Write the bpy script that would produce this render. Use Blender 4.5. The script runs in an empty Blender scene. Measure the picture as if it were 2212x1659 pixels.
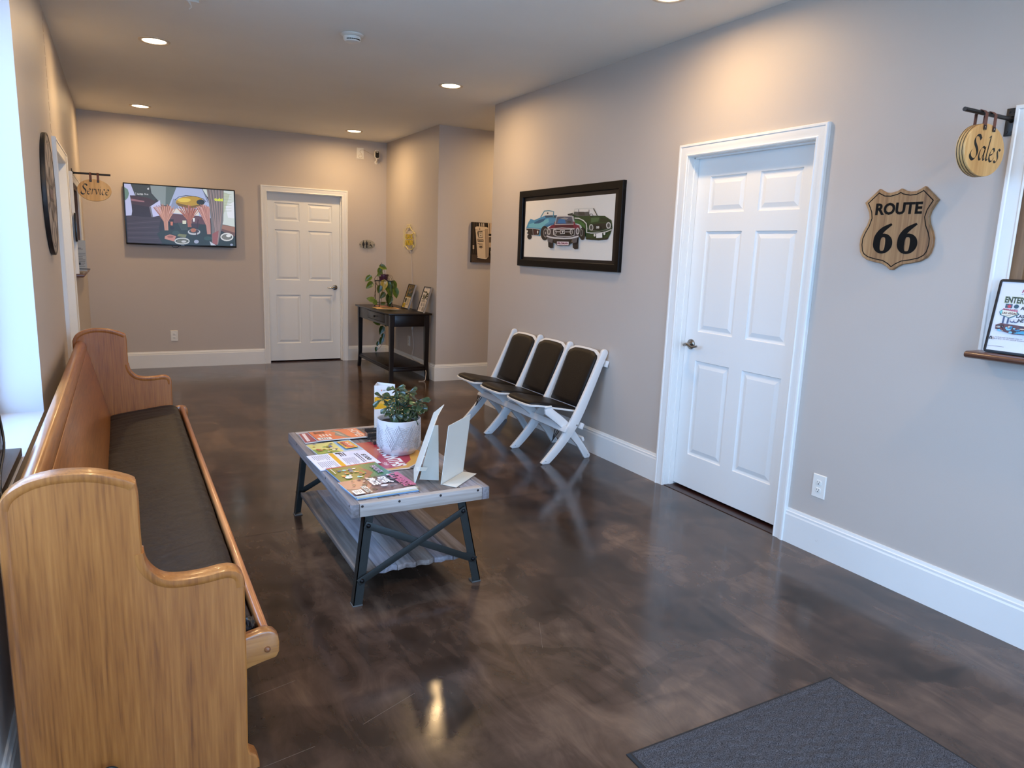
import bpy, bmesh, math, random
from mathutils import Vector, Matrix
from mathutils.geometry import tessellate_polygon

C = bpy.context.scene.collection
SC = bpy.context.scene
PI = math.pi
# ---------------------------------------------------------------- room dimensions (metres)
XR, YB, Y2, Y3, H, YF = 3.348, 8.685, 6.973, 5.686, 2.7465, -1.25

# ---------------------------------------------------------------- camera
cam_d = bpy.data.cameras.new('camera'); cam = bpy.data.objects.new('camera', cam_d); C.objects.link(cam)
yaw, pitch, roll = 0.5046, -0.1834, 0.0377
fw = Vector((math.sin(yaw)*math.cos(pitch), math.cos(yaw)*math.cos(pitch), math.sin(pitch)))
rt = Vector((math.cos(yaw), -math.sin(yaw), 0)); up = rt.cross(fw)
r2 = rt*math.cos(roll)+up*math.sin(roll); u2 = up*math.cos(roll)-rt*math.sin(roll)
cam.matrix_world = Matrix(((r2.x, u2.x, -fw.x, 0.32), (r2.y, u2.y, -fw.y, -0.3009), (r2.z, u2.z, -fw.z, 1.452), (0, 0, 0, 1)))
cam_d.sensor_fit = 'HORIZONTAL'; cam_d.sensor_width = 36; cam_d.lens = 1531.69*36/2212
cam_d.clip_start = 0.02
SC.camera = cam
# ---------------------------------------------------------------- world, exposure
w = bpy.data.worlds.new('sky'); SC.world = w; w.use_nodes = True
bg = w.node_tree.nodes['Background']; bg.inputs[0].default_value = (0.36, 0.60, 1.0, 1); bg.inputs[1].default_value = 8.5
SC.view_settings.view_transform = 'Standard'; SC.view_settings.look = 'None'
SC.view_settings.exposure = 0.3; SC.view_settings.gamma = 1.0; SC.view_settings.use_curve_mapping = False
SUN = 0.0
def portal(loc, rot, sx, sy):
    d = bpy.data.lights.new('window_portal', 'AREA'); d.shape = 'RECTANGLE'; d.size = sx; d.size_y = sy
    d.cycles.is_portal = True
    o = bpy.data.objects.new('window_portal', d); o.location = loc; o.rotation_euler = rot; C.objects.link(o)
portal((-0.24, 2.2, 1.57), (0, -PI/2, 0), 1.8, 2.2)          # left window
portal((1.7, YF-0.14, 1.25), (PI/2, 0, 0), 3.1, 2.5)          # shop front behind the camera
LAMP_COL = (1.0, 0.66, 0.33)
LAMP_W = 11.3
LAMP_SPREAD = 174

# ---------------------------------------------------------------- helpers
def lin(c):
    if isinstance(c, str): c = tuple(int(c[i:i+2], 16) for i in (0, 2, 4))
    return tuple(((v/255)/12.92 if v/255 <= 0.04045 else ((v/255+0.055)/1.055)**2.4) for v in c)+(1.0,)
MATS = {}
def mat(name, col=(128, 128, 128), rough=0.5, metal=0.0, spec=0.5, coat=0.0, bump=None, var=None, emit=None, coat_rough=0.05, sheen=0):
    """principled; bump=(scale, strength), var=(scale, amount)"""
    if name in MATS: return MATS[name]
    m = bpy.data.materials.new(name); m.use_nodes = True; nt = m.node_tree; N = nt.nodes; L = nt.links
    p = N['Principled BSDF']; p.inputs['Base Color'].default_value = lin(col); p.inputs['Roughness'].default_value = rough
    p.inputs['Metallic'].default_value = metal; p.inputs['Specular IOR Level'].default_value = spec
    p.inputs['Coat Weight'].default_value = coat; p.inputs['Coat Roughness'].default_value = coat_rough
    if sheen: p.inputs['Sheen Weight'].default_value = sheen
    if emit: p.inputs['Emission Color'].default_value = lin(emit[0]); p.inputs['Emission Strength'].default_value = emit[1]
    tc = N.new('ShaderNodeTexCoord')
    if var:
        n = N.new('ShaderNodeTexNoise'); n.inputs['Scale'].default_value = var[0]; n.inputs['Detail'].default_value = 5
        L.new(tc.outputs['Object'], n.inputs['Vector'])
        r = N.new('ShaderNodeValToRGB'); a = var[1]; b = lin(col)
        r.color_ramp.elements[0].position = 0.3; r.color_ramp.elements[1].position = 0.7
        r.color_ramp.elements[0].color = tuple(x*(1-a) for x in b[:3])+(1,); r.color_ramp.elements[1].color = tuple(min(1, x*(1+a)) for x in b[:3])+(1,)
        L.new(n.outputs[0], r.inputs[0]); L.new(r.outputs[0], p.inputs['Base Color'])
    if bump:
        n = N.new('ShaderNodeTexNoise'); n.inputs['Scale'].default_value = bump[0]; n.inputs['Detail'].default_value = 4
        L.new(tc.outputs['Object'], n.inputs['Vector'])
        b = N.new('ShaderNodeBump'); b.inputs['Strength'].default_value = bump[1]; b.inputs['Distance'].default_value = 0.002
        L.new(n.outputs[0], b.inputs['Height']); L.new(b.outputs[0], p.inputs['Normal'])
    MATS[name] = m; return m
def wood(name, cols, axis='z', rings=14, rough=0.4, coat=0.0, strips=None, stripaxis='x', bump=0.3, fine=90):
    """grain runs along axis; cols dark->light; strips=(width, amount) gives glued-up boards across stripaxis"""
    if name in MATS: return MATS[name]
    m = bpy.data.materials.new(name); m.use_nodes = True; nt = m.node_tree; N = nt.nodes; L = nt.links
    p = N['Principled BSDF']; p.inputs['Roughness'].default_value = rough; p.inputs['Coat Weight'].default_value = coat; p.inputs['Coat Roughness'].default_value = 0.12
    tc = N.new('ShaderNodeTexCoord'); src = tc.outputs['Object']
    sc = {'x': (0.05, 1, 1), 'y': (1, 0.05, 1), 'z': (1, 1, 0.05)}[axis]
    if strips:
        sep = N.new('ShaderNodeSeparateXYZ'); L.new(src, sep.inputs[0])
        d = N.new('ShaderNodeMath'); d.operation = 'DIVIDE'; L.new(sep.outputs['XYZ'.index(stripaxis.upper())], d.inputs[0]); d.inputs[1].default_value = strips[0]
        fl = N.new('ShaderNodeMath'); fl.operation = 'FLOOR'; L.new(d.outputs[0], fl.inputs[0])
        wn = N.new('ShaderNodeTexWhiteNoise'); wn.noise_dimensions = '1D'; L.new(fl.outputs[0], wn.inputs['W'])
        ad = N.new('ShaderNodeVectorMath'); ad.operation = 'ADD'; L.new(src, ad.inputs[0])
        sv = N.new('ShaderNodeVectorMath'); sv.operation = 'SCALE'; L.new(wn.outputs['Color'], sv.inputs[0]); sv.inputs['Scale'].default_value = 7.0
        L.new(sv.outputs[0], ad.inputs[1]); src = ad.outputs[0]
    mp = N.new('ShaderNodeMapping'); mp.inputs['Scale'].default_value = sc; L.new(src, mp.inputs['Vector'])
    n1 = N.new('ShaderNodeTexNoise'); n1.inputs['Scale'].default_value = rings; n1.inputs['Detail'].default_value = 6; n1.inputs['Distortion'].default_value = 0.6; L.new(mp.outputs[0], n1.inputs['Vector'])
    n2 = N.new('ShaderNodeTexNoise'); n2.inputs['Scale'].default_value = fine; n2.inputs['Detail'].default_value = 3; L.new(mp.outputs[0], n2.inputs['Vector'])
    mx = N.new('ShaderNodeMath'); mx.operation = 'MULTIPLY_ADD'; L.new(n2.outputs[0], mx.inputs[0]); mx.inputs[1].default_value = 0.55; 
    m2 = N.new('ShaderNodeMath'); m2.operation = 'MULTIPLY'; L.new(n1.outputs[0], m2.inputs[0]); m2.inputs[1].default_value = 0.75
    L.new(m2.outputs[0], mx.inputs[2]); fac = mx.outputs[0]
    if strips:
        s2 = N.new('ShaderNodeMath'); s2.operation = 'MULTIPLY_ADD'; L.new(wn.outputs['Value'], s2.inputs[0]); s2.inputs[1].default_value = strips[1]; L.new(fac, s2.inputs[2])
        s3 = N.new('ShaderNodeMath'); s3.operation = 'SUBTRACT'; L.new(s2.outputs[0], s3.inputs[0]); s3.inputs[1].default_value = strips[1]/2; fac = s3.outputs[0]
    r = N.new('ShaderNodeValToRGB'); k = len(cols)
    r.color_ramp.elements[0].position = 0.42; r.color_ramp.elements[0].color = lin(cols[0]); r.color_ramp.elements[1].position = 0.88; r.color_ramp.elements[1].color = lin(cols[-1])
    for i in range(1, k-1):
        e = r.color_ramp.elements.new(0.42+0.46*i/(k-1)); e.color = lin(cols[i])
    L.new(fac, r.inputs[0]); L.new(r.outputs[0], p.inputs['Base Color'])
    b = N.new('ShaderNodeBump'); b.inputs['Strength'].default_value = bump; b.inputs['Distance'].default_value = 0.0015
    L.new(n2.outputs[0], b.inputs['Height']); L.new(b.outputs[0], p.inputs['Normal'])
    MATS[name] = m; return m
def print_mat(name, rough=0.4, emit=0.0, coat=0.0):
    if name in MATS: return MATS[name]
    m = bpy.data.materials.new(name); m.use_nodes = True; N = m.node_tree.nodes; L = m.node_tree.links
    p = N['Principled BSDF']; p.inputs['Roughness'].default_value = rough; p.inputs['Coat Weight'].default_value = coat
    a = N.new('ShaderNodeAttribute'); a.attribute_name = 'ink'
    if emit:
        p.inputs['Base Color'].default_value = (0.01, 0.01, 0.01, 1); L.new(a.outputs['Color'], p.inputs['Emission Color']); p.inputs['Emission Strength'].default_value = emit
    else: L.new(a.outputs['Color'], p.inputs['Base Color'])
    MATS[name] = m; return m
def glass(name, tint=(0.95, 0.97, 0.97), clear=0.9, rough=0.02):
    if name in MATS: return MATS[name]
    m = bpy.data.materials.new(name); m.use_nodes = True; N = m.node_tree.nodes; L = m.node_tree.links
    N.remove(N['Principled BSDF']); out = N['Material Output']
    t = N.new('ShaderNodeBsdfTransparent'); t.inputs[0].default_value = tint+(1,)
    g = N.new('ShaderNodeBsdfGlossy'); g.inputs['Roughness'].default_value = rough
    fr = N.new('ShaderNodeFresnel'); fr.inputs[0].default_value = 1.45; ge = N.new('ShaderNodeNewGeometry')
    iv = N.new('ShaderNodeMath'); iv.operation = 'SUBTRACT'; iv.inputs[0].default_value = 1.0; L.new(ge.outputs['Backfacing'], iv.inputs[1])
    f = N.new('ShaderNodeMath'); f.operation = 'MULTIPLY'; L.new(fr.outputs[0], f.inputs[0]); L.new(iv.outputs[0], f.inputs[1])
    x = N.new('ShaderNodeMixShader'); L.new(f.outputs[0], x.inputs[0]); L.new(t.outputs[0], x.inputs[1]); L.new(g.outputs[0], x.inputs[2]); L.new(x.outputs[0], out.inputs[0])
    MATS[name] = m; return m

class MB:
    """collects shapes in room coordinates; build() links them as ONE mesh object"""
    def __init__(s): s.v = []; s.f = []
    def add(s, vs, fs):
        b = len(s.v); s.v += [tuple(p) for p in vs]; s.f += [tuple(i+b for i in f) for f in fs]; return s
    def box(s, x0, x1, y0, y1, z0, z1):
        if x1 < x0: x0, x1 = x1, x0
        if y1 < y0: y0, y1 = y1, y0
        if z1 < z0: z0, z1 = z1, z0
        return s.add([(x, y, z) for z in (z0, z1) for y in (y0, y1) for x in (x0, x1)],
                     [(0, 2, 3, 1), (4, 5, 7, 6), (0, 1, 5, 4), (2, 6, 7, 3), (0, 4, 6, 2), (1, 3, 7, 5)])
    def prism(s, pts, axis, a, b):
        """pts are 2D in the two other axes (order x,y,z), extruded along axis from a to b"""
        def P(p, t):
            q = list(p); q.insert('xyz'.index(axis), t); return tuple(q)
        n = len(pts)
        return s.add([P(p, a) for p in pts]+[P(p, b) for p in pts],
                     [tuple(range(n)), tuple(range(2*n-1, n-1, -1))]+[(i, i+n, (i+1) % n+n, (i+1) % n) for i in range(n)])
    def loft(s, rings, cap=True, closed=True):
        n = len(rings[0]); vs = [p for r in rings for p in r]; fs = []
        for k in range(len(rings)-1):
            for i in range(n if closed else n-1):
                j = (i+1) % n; fs.append((k*n+i, k*n+j, (k+1)*n+j, (k+1)*n+i))
        if cap: fs += [tuple(range(n-1, -1, -1)), tuple(range((len(rings)-1)*n, len(rings)*n))]
        return s.add(vs, fs)
    def tube(s, pts, r, seg=8, r1=None):
        pts = [Vector(p) for p in pts]; n = len(pts); rings = []; ref = None
        for i, p in enumerate(pts):
            d = (pts[min(i+1, n-1)]-pts[max(i-1, 0)]).normalized()
            if ref is None:
                ref = Vector((0, 0, 1)) if abs(d.z) < 0.9 else Vector((1, 0, 0))
            a = (ref-d*ref.dot(d)).normalized(); b = d.cross(a); ref = a
            rr = r if r1 is None else r+(r1-r)*i/(n-1)
            rings.append([p+(a*math.cos(2*PI*k/seg)+b*math.sin(2*PI*k/seg))*rr for k in range(seg)])
        return s.loft(rings)
    def lathe(s, prof, c, axis='z', seg=32, cap=True):
        """prof: (radius, height) pairs"""
        rings = []
        for r, h in prof:
            ring = []
            for k in range(seg):
                a = 2*PI*k/seg; u, v = r*math.cos(a), r*math.sin(a)
                q = {'z': (u, v, h), 'x': (h, u, v), 'y': (v, h, u)}[axis]
                ring.append((c[0]+q[0], c[1]+q[1], c[2]+q[2]))
            rings.append(ring)
        return s.loft(rings, cap)
    def bar(s, p, q, w, t, n):
        """flat bar from p to q, width w in-plane, thickness t along normal n"""
        p, q, n = Vector(p), Vector(q), Vector(n).normalized(); d = (q-p).normalized(); e = d.cross(n).normalized()*w/2; n = n*t/2
        r = [[a+e+n, a-e+n, a-e-n, a+e-n] for a in (p, q)]
        return s.loft(r)
    def build(s, name, m, parent=None, bevel=0.0, smooth=35, kind=None, bseg=2, label=None):
        me = bpy.data.meshes.new(name)
        org = Vector((0, 0, 0)); q = parent
        while q is not None: org += q.location; q = q.parent
        me.from_pydata([(Vector(p)-org)[:] for p in s.v], [], s.f)
        bm = bmesh.new(); bm.from_mesh(me); bmesh.ops.recalc_face_normals(bm, faces=bm.faces)
        if bevel:
            bmesh.ops.remove_doubles(bm, verts=bm.verts, dist=1e-5)
            es = [e for e in bm.edges if len(e.link_faces) == 2 and e.calc_face_angle(0) > math.radians(32)]
            bmesh.ops.bevel(bm, geom=es, offset=bevel, segments=bseg, affect='EDGES', profile=0.5, clamp_overlap=True)
        if smooth:
            for f in bm.faces: f.smooth = True
            for e in bm.edges:
                if len(e.link_faces) != 2 or e.calc_face_angle(0) > math.radians(smooth): e.smooth = False
        bm.to_mesh(me); bm.free()
        me.materials.append(m); o = bpy.data.objects.new(name, me); C.objects.link(o)
        if parent is not None: o.parent = parent
        if kind: o['kind'] = kind
        if label: o['label'] = label
        return o
def box(name, m, b, parent=None, bevel=0.0, **k): return MB().box(*b).build(name, m, parent, bevel, **k)
def tag(o, label, cat, group=None):
    o['label'] = label; o['category'] = cat
    if group: o['group'] = group
    return o
def thing(name, label, cat, loc=(0, 0, 0), group=None):
    o = bpy.data.objects.new(name, None); C.objects.link(o); o.location = loc; o.empty_display_size = 0.05
    return tag(o, label, cat, group)
def struct(o): o['kind'] = 'structure'; return o
def sroot(name, loc=(0, 0, 0)):
    o = bpy.data.objects.new(name, None); C.objects.link(o); o.location = loc; return struct(o)
def dup(root, loc, label=None, group=None):
    r = root.copy(); C.objects.link(r); r.location = loc
    if label: r['label'] = label
    if group: r['group'] = group
    for ch in list(root.children):
        c = ch.copy(); C.objects.link(c); c.parent = r
        for g in ch.children:
            d = g.copy(); C.objects.link(d); d.parent = c
    return r
# plane frames: f(u, z, h) -> room point, h = distance proud of the surface
def on_right(u, z, h): return (XR-h, u, z)
def on_left(u, z, h): return (h, u, z)
def on_back(u, z, h): return (u, YB-h, z)
def molding(mb, f, u0, u1, z0, z1, prof, closed):
    """mitred moulding round an opening: prof = (distance outward, proud)"""
    rings = []
    for d, h in prof:
        if closed: ring = [(u0-d, z0-d), (u0-d, z1+d), (u1+d, z1+d), (u1+d, z0-d)]
        else: ring = [(u0-d, z0), (u0-d, z1+d), (u1+d, z1+d), (u1+d, z0)]
        rings.append([f(u, z, h) for u, z in ring])
    n = len(rings[0]); vs = [p for r in rings for p in r]; fs = []
    for k in range(len(rings)-1):
        for i in range(n if closed else n-1):
            j = (i+1) % n; fs.append((k*n+i, k*n+j, (k+1)*n+j, (k+1)*n+i))
    if not closed: fs += [tuple(k*n for k in range(len(rings))), tuple(k*n+n-1 for k in range(len(rings)))]
    mb.add(vs, fs); return mb
def inset(pts, d):
    """move every point of a closed 2D outline inwards by d"""
    n = len(pts); area = sum(pts[i][0]*pts[(i+1) % n][1]-pts[(i+1) % n][0]*pts[i][1] for i in range(n)); sg = 1 if area > 0 else -1
    out = []
    for i in range(n):
        a, b, c = Vector(pts[i-1]), Vector(pts[i]), Vector(pts[(i+1) % n])
        e1, e2 = (b-a).normalized(), (c-b).normalized()
        n1, n2 = Vector((-e1.y, e1.x))*sg, Vector((-e2.y, e2.x))*sg
        m = n1+n2; k = m.length_squared
        m = m*(2/k) if k > 0.4 else n1
        out.append(tuple(b+m*d))
    return out
def smooth2(pts, n=6, closed=False):
    """Catmull-Rom through the points"""
    P = [Vector(p) for p in pts]; out = []; N = len(P)
    for i in range(N if closed else N-1):
        if closed: a, b, c, d = P[i-1], P[i], P[(i+1) % N], P[(i+2) % N]
        else: a, b, c, d = P[max(i-1, 0)], P[i], P[i+1], P[min(i+2, N-1)]
        for k in range(n):
            t = k/n; out.append(0.5*((2*b)+(c-a)*t+(2*a-5*b+4*c-d)*t*t+(3*b-a-3*c+d)*t*t*t))
    if not closed: out.append(P[-1])
    return out
# ---------------------------------------------------------------- flat print
_txt = {}
def text_tris(s, bold=0.0):
    key = (s, bold)
    if key in _txt: return _txt[key]
    cu = bpy.data.curves.new('t', 'FONT'); cu.body = s; cu.offset = bold; cu.resolution_u = 3; cu.fill_mode = 'FRONT'
    ob = bpy.data.objects.new('t', cu); C.objects.link(ob); bpy.context.view_layer.update()
    me = ob.evaluated_get(bpy.context.evaluated_depsgraph_get()).to_mesh()
    vs = [(v.co.x, v.co.y) for v in me.vertices]; fs = [tuple(p.vertices) for p in me.polygons]
    x0 = min(v[0] for v in vs); x1 = max(v[0] for v in vs); y0 = min(v[1] for v in vs); y1 = max(v[1] for v in vs)
    vs = [((v[0]-x0)/(x1-x0), (v[1]-y0)/(y1-y0)) for v in vs]
    ob.to_mesh_clear(); bpy.data.objects.remove(ob); bpy.data.curves.remove(cu)
    _txt[key] = (vs, fs); return _txt[key]
class Art:
    """flat printed picture: coloured shapes in unit coordinates laid on a rectangle O + u*U + v*V"""
    def __init__(s, O, U, V, bg=None, step=0.00012):
        s.O, s.U, s.V = Vector(O), Vector(U), Vector(V); s.N = s.U.cross(s.V).normalized(); s.v = []; s.f = []; s.c = []; s.k = 0; s.step = step
        if bg: s.poly(bg, [(0, 0), (1, 0), (1, 1), (0, 1)])
    def pt(s, u, v): return s.O+s.U*u+s.V*v+s.N*(s.k*s.step)
    def raw(s, col, pts, faces):
        b = len(s.v); s.v += [s.pt(*p)[:] for p in pts]
        for f in faces: s.f.append(tuple(i+b for i in f)); s.c.append(lin(col))
    def poly(s, col, pts):
        s.k += 1
        if len(pts) == 3: s.raw(col, pts, [(0, 1, 2)]); return
        s.raw(col, pts, tessellate_polygon([[Vector((p[0], p[1], 0)) for p in pts]]))
    def rect(s, col, u0, v0, u1, v1): s.poly(col, [(u0, v0), (u1, v0), (u1, v1), (u0, v1)])
    def ell(s, col, u, v, ru, rv, n=14): s.poly(col, [(u+ru*math.cos(2*PI*i/n), v+rv*math.sin(2*PI*i/n)) for i in range(n)])
    def text(s, col, st, u0, v0, u1, v1, bold=0.02, slant=0.0):
        s.k += 1; vs, fs = text_tris(st, bold); s.raw(col, [(u0+(u1-u0)*(x+slant*y), v0+(v1-v0)*y) for x, y in vs], fs)
    def lines(s, col, u0, v0, u1, v1, n, seed=0, fill=0.55):
        r = random.Random(seed); s.k += 1
        for i in range(n):
            a = v1-(v1-v0)*(i+0.2)/n; b = a-(v1-v0)*fill/n; e = u0+(u1-u0)*r.uniform(0.6, 1.0)
            s.raw(col, [(u0, b), (e, b), (e, a), (u0, a)], [(0, 1, 2, 3)])
    def enc(s, txt):
        for it in txt: s.poly(it[:3], [(it[i]/1000, it[i+1]/1000) for i in range(3, len(it), 2)])
        return s
    def build(s, name, m, parent=None, label=None):
        me = bpy.data.meshes.new(name); org = Vector((0, 0, 0)); q = parent
        while q is not None: org += q.location; q = q.parent
        me.from_pydata([(Vector(p)-org)[:] for p in s.v], [], s.f)
        at = me.color_attributes.new('ink', 'FLOAT_COLOR', 'CORNER'); data = []
        for f, c in zip(s.f, s.c): data += list(c)*len(f)
        at.data.foreach_set('color', data)
        me.materials.append(m); o = bpy.data.objects.new(name, me); C.objects.link(o)
        if parent is not None: o.parent = parent
        if label: o['label'] = label
        return o
PRINT = print_mat('printed_paper', 0.45)
GLOSSY = print_mat('printed_gloss_paper', 0.25, coat=0.3)

# ---------------------------------------------------------------- materials
WALL = mat('greige_wall_paint', (193, 184, 175), 0.5, spec=0.35, bump=(260, 0.12), var=(0.8, 0.03))
CEIL = mat('grey_ceiling_paint', (238, 237, 230), 0.65, spec=0.3, bump=(160, 0.15), var=(1.2, 0.03))
TRIM = mat('white_semigloss_trim', (234, 235, 232), 0.35, bump=(60, 0.05))
DOORW = mat('white_moulded_door', (232, 234, 232), 0.42, bump=(90, 0.12))
WHITE = mat('white_plastic', (230, 228, 220), 0.35)
BLACKM = mat('black_metal', (14, 14, 15), 0.38, spec=0.5)
DARK = mat('dark_void', (10, 9, 9), 0.9)
NICKEL = mat('satin_nickel', (150, 145, 138), 0.25, metal=1.0)
OAK = wood('honey_oak', ((121, 71, 31), (155, 95, 42), (171, 109, 51), (185, 124, 63)), 'z', 8, 0.36, coat=0.25, strips=(0.075, 0.10), fine=140)
OAKY = wood('honey_oak_along_pew', ((112, 66, 32), (146, 90, 42), (164, 104, 50), (178, 118, 60)), 'y', 7, 0.32, coat=0.3, fine=140)
GREYW = wood('whitewashed_plank', ((84, 74, 72), (114, 107, 106), (138, 132, 134), (162, 158, 162)), 'y', 10, 0.6, fine=70)
GREYX = wood('whitewashed_end_board', ((116, 98, 88), (154, 142, 132), (178, 168, 160), (198, 190, 184)), 'x', 10, 0.6, fine=70)
ESPR = mat('espresso_wood', (20, 13, 12), 0.35, spec=0.35, coat=0.08, var=(14, 0.25))
LEATH = mat('dark_brown_vinyl', (28, 24, 24), 0.5, spec=0.3, bump=(55, 1.0), var=(26, 0.3))
BLKV = mat('black_vinyl_cushion', (15, 12, 12), 0.42, spec=0.28, bump=(140, 0.5))

def floor_material():
    m = bpy.data.materials.new('polished_stained_concrete'); m.use_nodes = True; N = m.node_tree.nodes; L = m.node_tree.links
    p = N['Principled BSDF']; tc = N.new('ShaderNodeTexCoord')
    def noise(scale, detail, dist=0.0, src=None, rough=0.5):
        n = N.new('ShaderNodeTexNoise'); n.inputs['Scale'].default_value = scale; n.inputs['Detail'].default_value = detail; n.inputs['Distortion'].default_value = dist; n.inputs['Roughness'].default_value = rough
        L.new(src or tc.outputs['Object'], n.inputs['Vector']); return n
    def warp(scale, amt, src):
        n = noise(scale, 3, 0, src); s = N.new('ShaderNodeVectorMath'); s.operation = 'SUBTRACT'; s.inputs[1].default_value = (0.5, 0.5, 0.5); L.new(n.outputs['Color'], s.inputs[0])
        k = N.new('ShaderNodeVectorMath'); k.operation = 'SCALE'; k.inputs['Scale'].default_value = amt; L.new(s.outputs[0], k.inputs[0])
        a = N.new('ShaderNodeVectorMath'); a.operation = 'ADD'; L.new(src, a.inputs[0]); L.new(k.outputs[0], a.inputs[1]); return a.outputs[0]
    src = tc.outputs['Object']
    def mapped(sc, rz):
        mp = N.new('ShaderNodeMapping'); mp.inputs['Scale'].default_value = sc; mp.inputs['Rotation'].default_value = (0, 0, rz); L.new(src, mp.inputs['Vector']); return mp.outputs[0]
    def vor(v, scale):
        o = N.new('ShaderNodeTexVoronoi'); o.feature = 'SMOOTH_F1'; o.inputs['Smoothness'].default_value = 0.22; o.inputs['Scale'].default_value = scale; L.new(v, o.inputs['Vector']); s = N.new('ShaderNodeSeparateColor'); L.new(o.outputs['Color'], s.inputs[0]); return s.outputs[0]
    v1 = vor(warp(1.6, 0.9, mapped((1.0, 0.55, 1), 0.5)), 3.2)
    v2 = vor(warp(2.4, 0.6, mapped((0.6, 1.1, 1), -0.6)), 5.5)
    def dist(v, scale):
        o = N.new('ShaderNodeTexVoronoi'); o.inputs['Scale'].default_value = scale; L.new(v, o.inputs['Vector']); return o.outputs['Distance']
    d1 = dist(warp(1.6, 0.9, mapped((1.0, 0.55, 1), 0.5)), 3.2); d2 = dist(warp(2.2, 1.1, mapped((0.45, 1.2, 1), -0.3)), 4.0)
    big = noise(1.1, 4, 0.8); mid = noise(7, 6, 1.5, mapped((1, 0.35, 1), 0.7), 0.65)
    def mad(a, k, b):
        x = N.new('ShaderNodeMath'); x.operation = 'MULTIPLY_ADD'; L.new(a, x.inputs[0]); x.inputs[1].default_value = k
        if isinstance(b, float): x.inputs[2].default_value = b
        else: L.new(b, x.inputs[2])
        return x.outputs[0]
    f = mad(d1, -0.14, mad(d2, -0.14, mad(v1, 0.20, mad(v2, 0.14, mad(big.outputs[0], 0.45, mad(mid.outputs[0], 0.62, 0.00))))))
    r = N.new('ShaderNodeValToRGB'); el = r.color_ramp.elements
    el[0].position = 0.32; el[0].color = lin((38, 28, 21)); el[1].position = 0.86; el[1].color = lin((112, 90, 74))
    for pos, c in ((0.47, (58, 44, 35)), (0.60, (76, 59, 48)), (0.72, (93, 74, 60))):
        e = el.new(pos); e.color = lin(c)
    L.new(f, r.inputs[0])
    # saw-cut control joints running across the room
    sep = N.new('ShaderNodeSeparateXYZ'); L.new(src, sep.inputs[0]); prev = None
    for y0 in (7.19, 3.265, -0.7):
        s = N.new('ShaderNodeMath'); s.operation = 'SUBTRACT'; L.new(sep.outputs[1], s.inputs[0]); s.inputs[1].default_value = y0
        a = N.new('ShaderNodeMath'); a.operation = 'ABSOLUTE'; L.new(s.outputs[0], a.inputs[0])
        l = N.new('ShaderNodeMath'); l.operation = 'LESS_THAN'; L.new(a.outputs[0], l.inputs[0]); l.inputs[1].default_value = 0.0035
        if prev is None: prev = l.outputs[0]
        else:
            m_ = N.new('ShaderNodeMath'); m_.operation = 'MAXIMUM'; L.new(prev, m_.inputs[0]); L.new(l.outputs[0], m_.inputs[1]); prev = m_.outputs[0]
    mx = N.new('ShaderNodeMix'); mx.data_type = 'RGBA'; L.new(prev, mx.inputs[0]); L.new(r.outputs[0], mx.inputs[6]); mx.inputs[7].default_value = lin((26, 20, 18))
    L.new(mx.outputs[2], p.inputs['Base Color'])
    rr = N.new('ShaderNodeMapRange'); rr.inputs['To Min'].default_value = 0.09; rr.inputs['To Max'].default_value = 0.22; L.new(noise(5, 5, 1).outputs[0], rr.inputs[0]); L.new(rr.outputs[0], p.inputs['Roughness'])
    p.inputs['Specular IOR Level'].default_value = 0.55
    b = N.new('ShaderNodeBump'); b.inputs['Strength'].default_value = 0.10; b.inputs['Distance'].default_value = 0.004; L.new(noise(9, 3, 0.5).outputs[0], b.inputs['Height']); L.new(b.outputs[0], p.inputs['Normal'])
    return m
FLOORM = floor_material()

# ---------------------------------------------------------------- room shell
def wall(name, axis, a, b, u0, u1, z0, z1, holes, m):
    """slab between a and b on axis, spanning u and z, with rectangular holes"""
    us = sorted({u0, u1}|{h[i] for h in holes for i in (0, 1)}); zs = sorted({z0, z1}|{h[i] for h in holes for i in (2, 3)}); mb = MB()
    for i in range(len(us)-1):
        for j in range(len(zs)-1):
            cu, cz = (us[i]+us[i+1])/2, (zs[j]+zs[j+1])/2
            if any(h[0] < cu < h[1] and h[2] < cz < h[3] for h in holes): continue
            if axis == 'x': mb.box(a, b, us[i], us[i+1], zs[j], zs[j+1])
            else: mb.box(us[i], us[i+1], a, b, zs[j], zs[j+1])
    return struct(mb.build(name, m, smooth=0))
struct(box('floor', FLOORM, (-0.3, 5.7, YF-0.3, 9.3, -0.12, 0.0), smooth=0))
struct(box('ceiling', CEIL, (-0.3, 5.7, YF-0.3, 9.3, H, H+0.12), smooth=0))
struct(box('ground', mat('pavement', (178, 176, 170), 0.9, var=(2, 0.1)), (-30, 30, -30, 30, -0.35, -0.13), smooth=0))
LWIN = (1.05, 3.222, 0.712, 2.42)
LDOOR = (4.955, 5.90, 0.0, 1.96)
SWIN = (6.56, 7.62, 1.15, 1.885)
wall('wall_left', 'x', -0.22, 0.0, YF-0.15, YB, 0, H, [LWIN, LDOOR, SWIN], WALL)
RDOOR = (2.184, 3.0905, 0.0, 2.054)
PWIN = (0.32, 1.216, 1.138, 2.0)
wall('wall_right', 'x', XR, XR+0.13, YF-0.15, Y3, 0, H, [RDOOR, PWIN], WALL)
BDOOR = (1.879, 2.773, 0.0, 2.054)
wall('wall_back', 'y', YB, YB+0.13, -0.22, XR+0.13, 0, H, [BDOOR], WALL)
wall('wall_right_far', 'x', XR, XR+0.13, Y2, YB, 0, H, [], WALL)
wall('wall_hallway_back', 'y', Y2, Y2+0.13, XR+0.13, 5.5, 0, H, [], WALL)
wall('wall_hallway_front', 'y', Y3-0.13, Y3, XR+0.13, 5.5, 0, H, [], WALL)
wall('wall_hallway_end', 'x', 5.5, 5.63, Y3-0.13, Y2+0.13, 0, H, [], WALL)
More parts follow.
